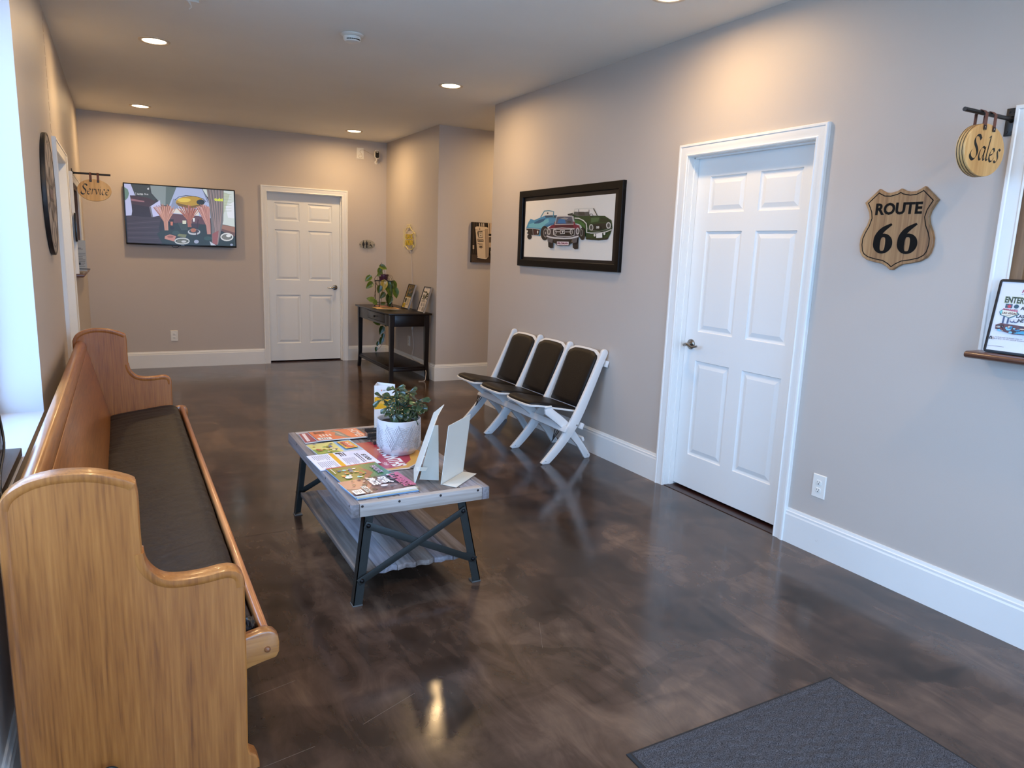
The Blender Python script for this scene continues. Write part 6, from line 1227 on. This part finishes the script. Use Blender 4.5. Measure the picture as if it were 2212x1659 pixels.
# framed painting of three cars
pt_ = thing('framed_painting', 'black framed painting of three classic convertible cars on the right wall', 'painting', (XR, 4.40, 1.65))
fy0, fy1, fz0, fz1 = 3.683, 5.117, 1.343, 1.955
f_in = (3.742, 5.066, 1.398, 1.905)
molding(MB(), on_right, f_in[0], f_in[1], f_in[2], f_in[3], [(0, .004), (0, .022), (.004, .026), (.046, .030), (.052, .030), (.055, .026), (.055, 0)], True).build('frame', mat('black_satin_frame', (7, 7, 8), 0.35, spec=0.2), pt_, smooth=30)
box('backing', DARK, (XR-.006, XR, f_in[0], f_in[1], f_in[2], f_in[3]), pt_)
box('mat_board', mat('dark_brown_mat', (28, 24, 23), 0.4, spec=0.3, coat=0.15), (XR-.009, XR-.006, f_in[0], f_in[1], f_in[2], f_in[3]), pt_)
a = Art((XR-.0092, 5.042, 1.420), (0, -(5.042-3.790), 0), (0, 0, 1.876-1.420), (226, 223, 214))
a.enc(ART_CARS); a.text((120, 30, 60), 'FELDMAN', .444, .234, .563, .268, .05); a.text((226, 226, 220), 'SS', .852, .488, .882, .522, .04)
a.build('canvas', print_mat('painted_paper_under_glass', 0.5, 0, coat=0.2), pt_)

# route shield
sh = thing('route_sign', 'wooden highway shield sign reading route 66 on the right wall', 'sign', (XR, 1.705, 1.61))
half = [(0, 1.789), (.018, 1.779), (.046, 1.773), (.070, 1.775), (.089, 1.784), (.104, 1.793), (.168, 1.735), (.156, 1.715), (.142, 1.689), (.137, 1.665), (.145, 1.635), (.160, 1.606), (.170, 1.577), (.171, 1.546), (.164, 1.514), (.150, 1.494), (.124, 1.479), (.086, 1.470), (.048, 1.464), (.024, 1.452), (.006, 1.438)]
SY = 1.703
out = [(SY+u, z) for u, z in half]+[(SY-u, z) for u, z in reversed(half[1:])]
SHW = wood('tan_shield_wood', ((110, 78, 46), (146, 108, 68), (168, 130, 86), (180, 142, 98)), 'z', 10, 0.5, strips=(0.055, 0.14), stripaxis='y', fine=80)
SHE = mat('dark_shield_edge', (70, 54, 42), 0.6)
MB().loft([[(XR-h, u, z) for u, z in (inset(out, d) if d else out)] for d, h in ((.002, 0), (0, .002), (0, .016), (.002, .0185))]).build('board', SHW, sh, smooth=25)
gi, go = inset(out, .0165), inset(out, .0125)
MB().loft([[(XR-.0186, u, z) for u, z in go], [(XR-.0192, u, z) for u, z in go], [(XR-.0192, u, z) for u, z in gi], [(XR-.0186, u, z) for u, z in gi]], cap=False).build('border_line', mat('black_border_paint', (14, 14, 14), 0.7, spec=0.15), sh, smooth=0)
letters3d('lettering', 'ROUTE', on_right, 1.812, 1.596, 1.678, 1.730, .0012, mat('black_sign_paint', (12, 12, 12), 0.7, spec=0.15), sh, .035, .0186)
def six(cy):
    """bowl ring with slotted counter and a curved tapering ascender"""
    mb = MB(); hh = .0186; k = 40
    ow, oh, c = .0462, .044, 1.5525
    o = [(cy+ow*math.cos(2*PI*i/k), c+oh*math.sin(2*PI*i/k)) for i in range(k)]
    ii = [(cy+.0125*math.copysign(abs(math.cos(2*PI*i/k))**.5, math.cos(2*PI*i/k)), c-.002+.030*math.copysign(abs(math.sin(2*PI*i/k))**.8, math.sin(2*PI*i/k))) for i in range(k)]
    mb.loft([[(XR-hh, u, z) for u, z in o], [(XR-hh-.0012, u, z) for u, z in o], [(XR-hh-.0012, u, z) for u, z in ii], [(XR-hh, u, z) for u, z in ii]], cap=False)
    L_ = smooth2([(cy+.0462, 1.548), (cy+.044, 1.580), (cy+.030, 1.606), (cy+.006, 1.626), (cy-.030, 1.641)], 5); R_ = smooth2([(cy+.012, 1.548), (cy+.013, 1.578), (cy+.004, 1.598), (cy-.013, 1.615), (cy-.036, 1.634)], 5)
    pts = [p[:] for p in L_]+[p[:] for p in reversed(R_)]
    n = len(L_)
    for i in range(n-1): mb.loft([[(XR-hh-q, p[0], p[1]) for p in (L_[i], L_[i+1], R_[i+1], R_[i])] for q in (0, .00125)])
    return mb.build('numeral', MATS['black_sign_paint'], sh, smooth=0)
six(1.758); six(1.643)

# hanging oval signs, calligraphic lettering
GLY = {'S': ([[(.92, .86), (.74, 1.0), (.50, .98), (.36, .84), (.40, .66), (.62, .46), (.70, .28), (.60, .08), (.36, -.02), (.14, .04), (.05, .18), (.16, .34)]], .78),
       'a': ([[(.62, .52), (.42, .56), (.20, .40), (.12, .16), (.20, .02), (.36, .06), (.54, .28), (.66, .54)], [(.66, .54), (.56, .20), (.58, .03), (.72, .08)]], .66),
       'l': ([[(.22, .98), (.38, 1.04), (.34, .84), (.18, .20), (.22, .03), (.38, .10)]], .36),
       'e': ([[(.14, .26), (.36, .32), (.52, .44), (.46, .55), (.30, .52), (.14, .34), (.10, .14), (.22, .01), (.40, .04), (.54, .16)]], .54),
       's': ([[(.56, .52), (.42, .57), (.30, .48), (.34, .34), (.40, .20), (.34, .06), (.18, .0), (.06, .06)]], .54),
       'r': ([[(.10, .48), (.24, .55), (.20, .30), (.14, .0)], [(.20, .32), (.34, .50), (.46, .56), (.54, .48)]], .50),
       'v': ([[(.06, .48), (.18, .55), (.22, .30), (.26, .02)], [(.26, .02), (.46, .26), (.56, .46), (.50, .58)]], .56),
       'i': ([[(.08, .46), (.22, .55), (.16, .20), (.18, .02), (.32, .08)], [(.26, .76), (.29, .82)]], .32),
       'c': ([[(.50, .48), (.38, .56), (.20, .42), (.10, .18), (.20, .01), (.38, .04), (.50, .14)]], .50)}
def calligraphy(word, f, u0, u1, z0, z1, h, m, parent, nib=.15):
    tot = sum(GLY[c][1] for c in word); x = 0; mb = MB(); kx = (u1-u0)/tot; kz = (z1-z0); nv = (math.cos(.75)*nib/2, math.sin(.75)*nib/2)
    for c in word:
        bold = 1.35 if c == 'S' else 1.0
        for st_ in GLY[c][0]:
            P = smooth2(st_, 5); L_ = [(x+p.x-nv[0]*bold*.9, p.y-nv[1]*bold*.8) for p in P]; R_ = [(x+p.x+nv[0]*bold*.9, p.y+nv[1]*bold*.8) for p in P]
            for i in range(len(P)-1):
                q = [L_[i], L_[i+1], R_[i+1], R_[i]]; thin = .010
                if abs((q[1][0]-q[0][0])*(q[3][1]-q[0][1])-(q[1][1]-q[0][1])*(q[3][0]-q[0][0])) < 2e-4:
                    q = [(q[0][0], q[0][1]-thin), (q[1][0], q[1][1]-thin), (q[2][0], q[2][1]+thin), (q[3][0], q[3][1]+thin)]
                mb.loft([[f(u0+a_*kx, z0+b_*kz, hh) for a_, b_ in q] for hh in (h, h+.0006)])
        x += GLY[c][1]
    return mb.build('lettering', m, parent, smooth=0)
INK = mat('dark_sign_ink', (26, 30, 26), 0.5)
PINE = wood('yellow_pine', ((178, 128, 70), (206, 160, 98), (222, 180, 116), (232, 194, 134)), 'z', 7, 0.5, fine=60, bump=0.15)
PLY = mat('grey_ply_edge', (120, 96, 66), 0.7); PLYD = mat('dark_glue_line', (60, 50, 38), 0.7); STRAP = mat('brown_leather_strap', (104, 62, 48), 0.55)
def hanging_sign(label, word, wx, sgn, cy, zr, rod_end, cx, cz, rx, rz, plate, straps, wr):
    t_ = thing('hanging_sign', label, 'sign', (wx, cy, zr), None)
    pm = MB(); x0, x1 = sorted((wx, wx-sgn*-.006)); x0, x1 = (wx, wx+.006) if sgn > 0 else (wx-.006, wx)
    box('bracket_plate', BLACKM, (x0, x1, plate[0], plate[1], plate[2], plate[3]), t_, .0012)
    sb_ = MB()
    for yy in (plate[0]+.012, plate[1]-.012):
        for zz in (plate[2]+.014, plate[3]-.014): sb_.lathe([(.0045, sgn*.006), (.0035, sgn*.0075)], (wx, yy, zz), 'x', 10)
    sb_.build('screws', mat('black_screw', (28, 28, 30), 0.3, metal=0.6), t_)
    MB().tube([(wx+sgn*.006, cy, zr), (rod_end, cy, zr)], .0078, 14).lathe([(.013, sgn*.006), (.010, sgn*.014), (.008, sgn*.018)], (wx, cy, zr), 'x', 14).build('rod', BLACKM, t_, smooth=50)
    th = .034; n = 48; el = lambda q, y: [(cx+(rx*q)*math.cos(2*PI*i/n), y, cz+(rz*q)*math.sin(2*PI*i/n)) for i in range(n)]
    bd = MB().loft([el(.985, cy-th/2), el(1.0, cy-th/2+.002), el(1.0, cy+th/2-.002), el(.985, cy+th/2)]).build('board', PINE, t_, smooth=30)
    for k in (-.28, .02, .30): MB().loft([el(1.004, cy+th*k), el(1.004, cy+th*k+.0028)], cap=False).build('ply_line', PLYD, bd, smooth=60)
    for sx_ in straps:
        zt2 = zr+.0095; zb2 = cz+rz*math.sqrt(max(0, 1-((sx_-cx)/rx)**2))-.018; w_ = .0085
        yf, yk = cy-th/2-.0022, cy+th/2+.0022
        prof = [(yf, zb2), (yf, zr-.004), (cy-.010, zr+.006), (cy, zt2+.001), (cy+.010, zr+.006), (yk, zr-.004), (yk, zb2)]
        s1_ = MB()
        for i in range(len(prof)-1): s1_.bar((sx_, prof[i][0], prof[i][1]), (sx_, prof[i+1][0], prof[i+1][1]), w_*2, .0022, (0, -(prof[i+1][1]-prof[i][1]), prof[i+1][0]-prof[i][0]))
        so = s1_.build('strap', STRAP, t_)
        MB().box(sx_-w_, sx_+w_, yf-.0022, yf-.0008, zb2-.004, zb2+.012).build('strap_end', mat('dark_strap_end', (40, 28, 24), 0.5), so)
        MB().lathe([(.003, -.002), (.0015, -.0035)], (sx_, yf, zb2+.005), 'y', 10).build('rivet', NICKEL, so)
    calligraphy(word, lambda u, z, h: (u, cy-th/2-h, z), wr[0], wr[1], wr[2], wr[3], .0002, INK, t_)
    return t_
hanging_sign('yellow pine oval sign reading sales, hung from a black rod at upper right', 'Sales', XR, -1, 1.300, 2.022, 3.028, 3.163, 1.890, .129, .094, (1.283, 1.323, 1.962, 2.064), (3.138, 3.197), (3.068, 3.262, 1.853, 1.938))
hanging_sign('oval pine sign reading service, hung from a black rod near the left wall', 'Service', .012, 1, 6.600, 1.952, .287, .166, 1.824, .121, .087, (6.58, 6.62, 1.90, 1.985), (.143, .196), (.068, .268, 1.790, 1.868))

# upright tablet poster on the sales sill
tp_ = thing('poster_frame', 'black rounded frame with a las vegas prize poster on the wooden sales sill', 'poster', (3.28, 1.12, PWIN[2]))
b0 = Vector((3.268, 0, PWIN[2]+.001)); t0 = Vector((3.312, 0, PWIN[2]+.283)); dd_ = (t0-b0).normalized(); nn_ = Vector((-dd_.z, 0, dd_.x)); PL = (t0-b0).length; py1, py0 = 1.232, 1.010
def PP(u, v, h): return (b0+dd_*v+nn_*h+Vector((0, u, 0)))[:]
ro = rrect((py0+py1)/2, PL/2, (py1-py0)/2, PL/2, .012); ri = rrect((py0+py1)/2, PL/2, (py1-py0)/2-.0095, PL/2-.0105, .002)
MB().loft([[PP(u, v, -.004) for u, v in ro], [PP(u, v, .004) for u, v in ro], [PP(u, v, .005) for u, v in inset(ro, .0015)], [PP(u, v, .005) for u, v in ri], [PP(u, v, .002) for u, v in ri]], cap=False).build('frame', mat('black_rubbery_frame', (18, 19, 22), 0.45), tp_, smooth=40)
MB().loft([[PP(u, v, -.004) for u, v in inset(ro, .001)], [PP(u, v, .0015) for u, v in inset(ro, .001)]]).build('backing', BLACKM, tp_)
a = Art(PP(py1-.0095, .0105, .0022), (0, -(py1-py0-.019), 0), tuple(dd_*(PL-.021)), (226, 230, 240))
def star(u, v, r_, col, asp=.78): a.poly(col, [(u+r_*(1 if i % 2 == 0 else .42)*math.sin(i*PI/5), v+r_*asp*(1 if i % 2 == 0 else .42)*math.cos(i*PI/5)) for i in range(10)])
a.poly((150, 156, 166), [(.36, .895), (.50, .925), (.70, .925), (.9, .905), (.7, .912), (.52, .912)])
a.text((156, 56, 96), 'FELDMAN', .375, .855, .82, .90, .05, .04); a.text((120, 130, 150), 'AUTOMOTIVE', .36, .825, .80, .845, .01, .04)
a.text((196, 206, 170), 'ENTER TO WIN', .112, .69, .90, .797, .07); a.text((44, 62, 50), 'ENTER TO WIN', .125, .70, .89, .790, .035); 
a.text((34, 40, 54), 'A TRIP', .42, .610, .72, .660, .03); a.text((34, 40, 54), 'TO', .50, .555, .60, .598, .03); a.text((34, 40, 54), 'LAS VEGAS', .385, .495, .80, .545, .03); a.text((34, 40, 54), 'NEVADA', .43, .435, .74, .485, .03)
a.rect((56, 84, 100), .155, .625, .275, .685); star(.225, .650, .05, (206, 60, 76)); a.ell((40, 80, 96), .345, .655, .042, .030)
a.rect((70, 86, 120), .165, .40, .195, .52); a.rect((70, 86, 120), .245, .40, .275, .52)
a.poly((60, 110, 116), [(.075, .565), (.13, .605), (.36, .595), (.43, .545), (.28, .480), (.10, .52)]); a.poly((236, 232, 214), [(.13, .59), (.36, .585), (.40, .545), (.27, .492), (.12, .525)]); a.poly((120, 200, 204), [(.08, .563), (.13, .595), (.125, .53)])
for k in range(7): a.ell((206, 110, 140), .145+k*.038, .605-k*.003, .016, .013, 10); 
a.text((120, 60, 60), 'WELCOME', .14, .60, .39, .613, .01); a.text((90, 40, 40), 'LAS VEGAS', .135, .535, .385, .565, .02); a.lines((120, 100, 90), .2, .512, .34, .522, 1, 1)
for u in (.335, .40): a.ell((70, 80, 120), u, .445, .036, .026, 12); a.ell((220, 222, 230), u, .452, .028, .018, 12)
r = random.Random(6); a.poly((96, 60, 66), [(.07, .37), (.16, .40), (.50, .385), (.95, .36), (.95, .27), (.40, .255), (.30, .27), (.08, .31)])
for k in range(46): a.ell(r.choice([(44, 34, 40), (120, 70, 76), (90, 60, 60), (60, 130, 170), (120, 190, 220), (210, 190, 170), (50, 60, 80)]), r.uniform(.12, .9), r.uniform(.275, .375), r.uniform(.012, .05), r.uniform(.006, .02), 8)
a.poly((70, 160, 200), [(.42, .27), (.55, .31), (.75, .32), (.9, .27), (.8, .262)])
a.poly((40, 44, 54), [(.03, .155), (.03, .185), (.055, .205), (.08, .185), (.08, .155)]); a.rect((220, 224, 232), .048, .16, .062, .175)
a.text((70, 76, 92), 'NO PURCHASE NECESSARY. OPEN TO', .13, .185, .60, .20, .01); a.text((70, 76, 92), 'MUST BE 21+ TO WIN. ODDS OF WINNING', .115, .162, .64, .177, .01); a.lines((120, 126, 140), .02, .055, .33, .065, 1, 2)
a.build('print', PRINT, tp_)

# gas pump canvas in the hallway
cv = thing('canvas_print', 'sepia canvas print of an old gas pump in the hallway', 'picture', (3.95, Y2, 1.54))
cx0, cx1, cz0, cz1 = 3.744, 4.144, 1.328, 1.765
box('canvas', mat('dark_canvas_edge', (34, 28, 25), 0.8), (cx0, cx1, Y2-.032, Y2, cz0, cz1), cv, .002)
a = Art((cx0, Y2-.0326, cz0), (cx1-cx0, 0, 0), (0, 0, cz1-cz0), (30, 24, 20)); a.enc(ART_PUMP)
a.text((50, 40, 34), '66', .225, .375, .315, .425, .06); a.text((50, 40, 34), 'MOBILE', .195, .535, .32, .56, .03); a.text((90, 74, 60), 'ROUTE', .22, .445, .305, .465, .01)
a.build('print', PRINT, cv)

# round metal sign on the left wall
rd = thing('round_wall_sign', 'large round grey metal wall sign with dark artwork on the left wall', 'sign', (0, 4.25, 1.66))
RY, RZ_, RR = 4.25, 1.66, .312
MB().lathe([(RR-.004, .0), (RR, .004), (RR, .019), (RR-.002, .022), (RR-.010, .022), (RR-.012, .020), (0.01, .020)], (0, RY, RZ_), 'x', 64).build('disc', mat('dark_grey_steel_rim', (44, 44, 46), 0.45, metal=0.4), rd, smooth=40)
a = Art((.0203, RY-RR+.014, RZ_-RR+.014), (0, 2*(RR-.014), 0), (0, 0, 2*(RR-.014)), None, step=.0001)
a.ell((150, 142, 136), .5, .5, .5, .5, 48); a.ell((96, 90, 88), .5, .5, .46, .46, 48); a.ell((164, 156, 148), .5, .5, .44, .44, 48)
for k in range(20):
    t_a = 2*PI*k/20; c_, s_ = math.cos(t_a), math.sin(t_a); a.k = 5
    a.raw((58, 50, 50) if k % 2 else (190, 180, 170), [(.5+c_*.28-s_*.02, .5+s_*.28+c_*.02), (.5+c_*.43-s_*.035, .5+s_*.43+c_*.035), (.5+c_*.43+s_*.035, .5+s_*.43-c_*.035), (.5+c_*.28+s_*.02, .5+s_*.28-c_*.02)], [(0, 1, 2, 3)])
a.k = 8; a.ell((120, 112, 108), .5, .5, .24, .24, 32); a.rect((48, 42, 44), .30, .44, .70, .58); a.rect((110, 90, 96), .34, .47, .66, .55)
for k in range(10): a.ell((44, 38, 38) if k % 2 else (176, 166, 158), .5+.19*math.cos(k*.63), .5+.19*math.sin(k*.63), .03, .05, 10)
a.build('artwork', PRINT, rd)

# black card box and document holder by the service window
box_ = MB().box(.018, .030, 6.42, 6.50, 1.408, 1.632)
tag(box_.build('card_box', mat('black_gloss_box', (12, 12, 13), 0.18), None, .002), 'narrow glossy black box fixed on the casing left of the service window', 'box')
dh = thing('document_holder', 'clear holder with a printed notice on the small service window sill', 'sign', (.03, 6.60, 1.15))
MB().box(.002, .072, 6.625, 6.627, 1.152, 1.42).box(-.004, .10, 6.585, 6.589, 1.184, 1.190).box(.002, .058, 6.56, 6.64, 1.150, 1.153).build('holder', glass('clear_holder'), dh)
box('dark_ledge', BLACKM, (.012, .098, 6.58, 6.59, 1.184, 1.190), dh)
a = Art((-.002, 6.622, 1.168), (.076, 0, 0), (0, 0, .250), (168, 172, 172)); a.lines((60, 60, 62), .15, .70, .75, .76, 2, 1, .5); a.lines((110, 112, 112), .2, .12, .95, .6, 9, 2, .35); a.rect((50, 50, 50), .15, .20, .42, .28)
a.build('notice', PRINT, dh)

# things on the left window sill
DW = wood('dark_grey_brown_board', ((46, 36, 33), (66, 54, 50), (84, 70, 64)), 'y', 10, 0.45)
wbx = thing('sill_board', 'dark wooden board with an upright back lying on the left window sill', 'board', (-.04, 2.1, LWIN[2]))
box('board', DW, (-.125, -.006, 1.62, 2.50, LWIN[2]+.005, LWIN[2]+.034), wbx, .003)
box('upright', DW, (-.082, -.058, 1.62, 2.50, LWIN[2]+.034, LWIN[2]+.24), wbx, .003)
tag(MB().tube([q[:] for q in smooth2([(-.070, 2.46, .955), (-.055, 2.44, .90), (-.035, 2.36, .80), (-.028, 2.2, .757), (-.012, 2.05, .752), (.004, 1.97, .70), (.012, 1.95, .62)], 6)], .004, 8).build('power_cord', BLACKM, smooth=60), 'black cord trailing over the dark board on the window sill', 'cord')

# entrance mat
mt = thing('door_mat', 'charcoal ribbed entrance mat at the lower right corner', 'mat', (2.01, .40, 0))
def mat_carpet():
    m = bpy.data.materials.new('charcoal_carpet'); m.use_nodes = True; N = m.node_tree.nodes; L = m.node_tree.links; p = N['Principled BSDF']; tc = N.new('ShaderNodeTexCoord')
    n = N.new('ShaderNodeTexNoise'); n.inputs['Scale'].default_value = 420; n.inputs['Detail'].default_value = 3; L.new(tc.outputs['Object'], n.inputs['Vector'])
    r = N.new('ShaderNodeValToRGB'); r.color_ramp.elements[0].position = .35; r.color_ramp.elements[0].color = lin((36, 37, 40)); r.color_ramp.elements[1].position = .68; r.color_ramp.elements[1].color = lin((108, 107, 111)); L.new(n.outputs[0], r.inputs[0]); L.new(r.outputs[0], p.inputs['Base Color']); p.inputs['Roughness'].default_value = .95; p.inputs['Specular IOR Level'].default_value = .1
    b = N.new('ShaderNodeBump'); b.inputs['Strength'].default_value = 1; b.inputs['Distance'].default_value = .004; L.new(n.outputs[0], b.inputs['Height']); L.new(b.outputs[0], p.inputs['Normal']); return m
CARPET = mat_carpet(); mx0, mx1, my0, my1 = 1.556, 2.466, -.36, 1.152; nx_, ny_ = 180, 300; vs = []; fs = []
for j in range(ny_+1):
    for i in range(nx_+1):
        x = mx0+.012+(mx1-mx0-.024)*i/nx_; y = my0+.012+(my1-my0-.024)*j/ny_; e = min(x-mx0, mx1-x, y-my0, my1-y)
        h = .009 if e < .035 else .0085+.0022*math.sin((y*1.0+0.012*math.sin(x*60))*PI/.019)*(0.6+.4*math.sin(x*110+y*15))
        if .030 < e < .045: h = .0065
        vs.append((x, y, h))
for j in range(ny_):
    for i in range(nx_): a_ = j*(nx_+1)+i; fs.append((a_, a_+1, a_+nx_+2, a_+nx_+1))
g_ = MB(); g_.add(vs, fs); g_.build('carpet', CARPET, mt, smooth=80)
MB().loft([[(mx0+i, my0+i, z), (mx1-i, my0+i, z), (mx1-i, my1-i, z), (mx0+i, my1-i, z)] for i, z in ((0, 0), (0, .003), (.006, .0085), (.014, .0088), (.014, .004))], cap=False).build('rubber_edge', mat('black_rubber', (24, 25, 28), 0.7), mt, smooth=0)

# ================================================================ ceiling
DIFF = mat('lit_lamp_diffuser', (255, 244, 226), 0.5, emit=((255, 226, 180), 14.0))
def downlight(x, y, label):
    t_ = thing('downlight', label, 'ceiling light', (x, y, H), 'recessed ceiling lights')
    MB().lathe([(.098, 0), (.098, -.003), (.094, -.006), (.078, -.006), (.072, -.002)], (x, y, H), 'z', 40, cap=False).build('trim_ring', mat('cream_lamp_ring', (226, 210, 186), 0.4), t_, smooth=50)
    MB().lathe([(.075, -.0006), (.075, -.0022), (.06, -.0028), (0.001, -.003)], (x, y, H), 'z', 40).build('diffuser', DIFF, t_, smooth=50)
    d = bpy.data.lights.new('lamp', 'AREA'); d.shape = 'DISK'; d.size = .15; d.energy = LAMP_W; d.color = LAMP_COL; d.spread = math.radians(LAMP_SPREAD)
    o = bpy.data.objects.new('lamp', d); C.objects.link(o); o.parent = t_; o.location = (0, 0, -.006)
for x, y, l in ((.598, 5.298, 'lit recessed ceiling light upper left, nearest of the left pair'), (.578, 8.031, 'lit recessed ceiling light in front of the television wall, far left'), (2.722, 5.247, 'lit recessed ceiling light near the hallway corner, upper middle'), (2.744, 8.038, 'lit recessed ceiling light near the far right corner'), (2.814, 2.73, 'lit recessed ceiling light cut off by the top edge of the photo'), (.60, 2.55, 'recessed ceiling light above the pew, out of view'), (2.80, .10, 'recessed ceiling light over the sales window, out of view'), (.60, -.20, 'recessed ceiling light over the entrance, out of view'), (4.35, 6.33, 'recessed ceiling light in the hallway, out of view')): downlight(x, y, l)
sd = thing('smoke_detector', 'white round smoke detector on the ceiling', 'smoke detector', (1.660, 4.345, H))
MB().lathe([(.064, 0), (.070, -.003), (.070, -.008), (.060, -.014), (.050, -.016)], (1.660, 4.345, H), 'z', 40).build('base', WHITE, sd, smooth=40)
MB().lathe([(.054, -.0175), (.056, -.020), (.054, -.036), (.044, -.047), (.020, -.050), (.001, -.0505)], (1.660, 4.345, H), 'z', 40).build('cover', WHITE, sd, smooth=40)
MB().lathe([(.050, -.0155), (.050, -.0180)], (1.660, 4.345, H), 'z', 40).build('vent_gap', DARK, sd)
mb = MB()
for k in range(9):
    a0 = -2.5+k*.20; mb.tube([(1.660+.0525*math.cos(a0+q*.16), 4.345+.0525*math.sin(a0+q*.16), H-.0375) for q in (0, .5, 1)], .0030, 6)
mb.build('sounder_slots', DARK, sd)
cvn = thing('ceiling_vent', 'white ceiling vent with a small lever at the top edge of the photo', 'vent', (.68, 4.03, H))
molding(MB(), lambda u, z, h: (u, z, H-h), .60, .77, 3.94, 4.18, [(0, 0), (0, .024), (.004, .028), (.018, .026), (.022, .018), (.022, 0)], True).build('frame', WHITE, cvn, smooth=0)
for k in range(6): MB().bar((.60, 3.94+k*.038, H-.006), (.77, 3.94+k*.038, H-.006), .030, .0015, (0, .6, 1)).build('slat', WHITE, cvn)
MB().tube([(.712, 4.185, H-.020), (.730, 4.215, H-.032), (.738, 4.240, H-.040), (.730, 4.262, H-.046)], .0045, 8).build('lever', WHITE, cvn)
# hand lettering is done; scratches in the floor polish
for k, (p, q) in enumerate((((.609, 1.901), (.762, 1.938)), ((.595, 1.562), (.745, 1.585)), ((1.712, 1.92), (1.628, 1.754)), ((.90, 1.62), (1.10, 1.70)))):
    struct(MB().bar((p[0], p[1], .0002), (q[0], q[1], .0002), .0007, .0003, (0, 0, 1)).build('trim_%d' % (30+k), mat('pale_scratch', (120, 106, 94), 0.5), smooth=0))
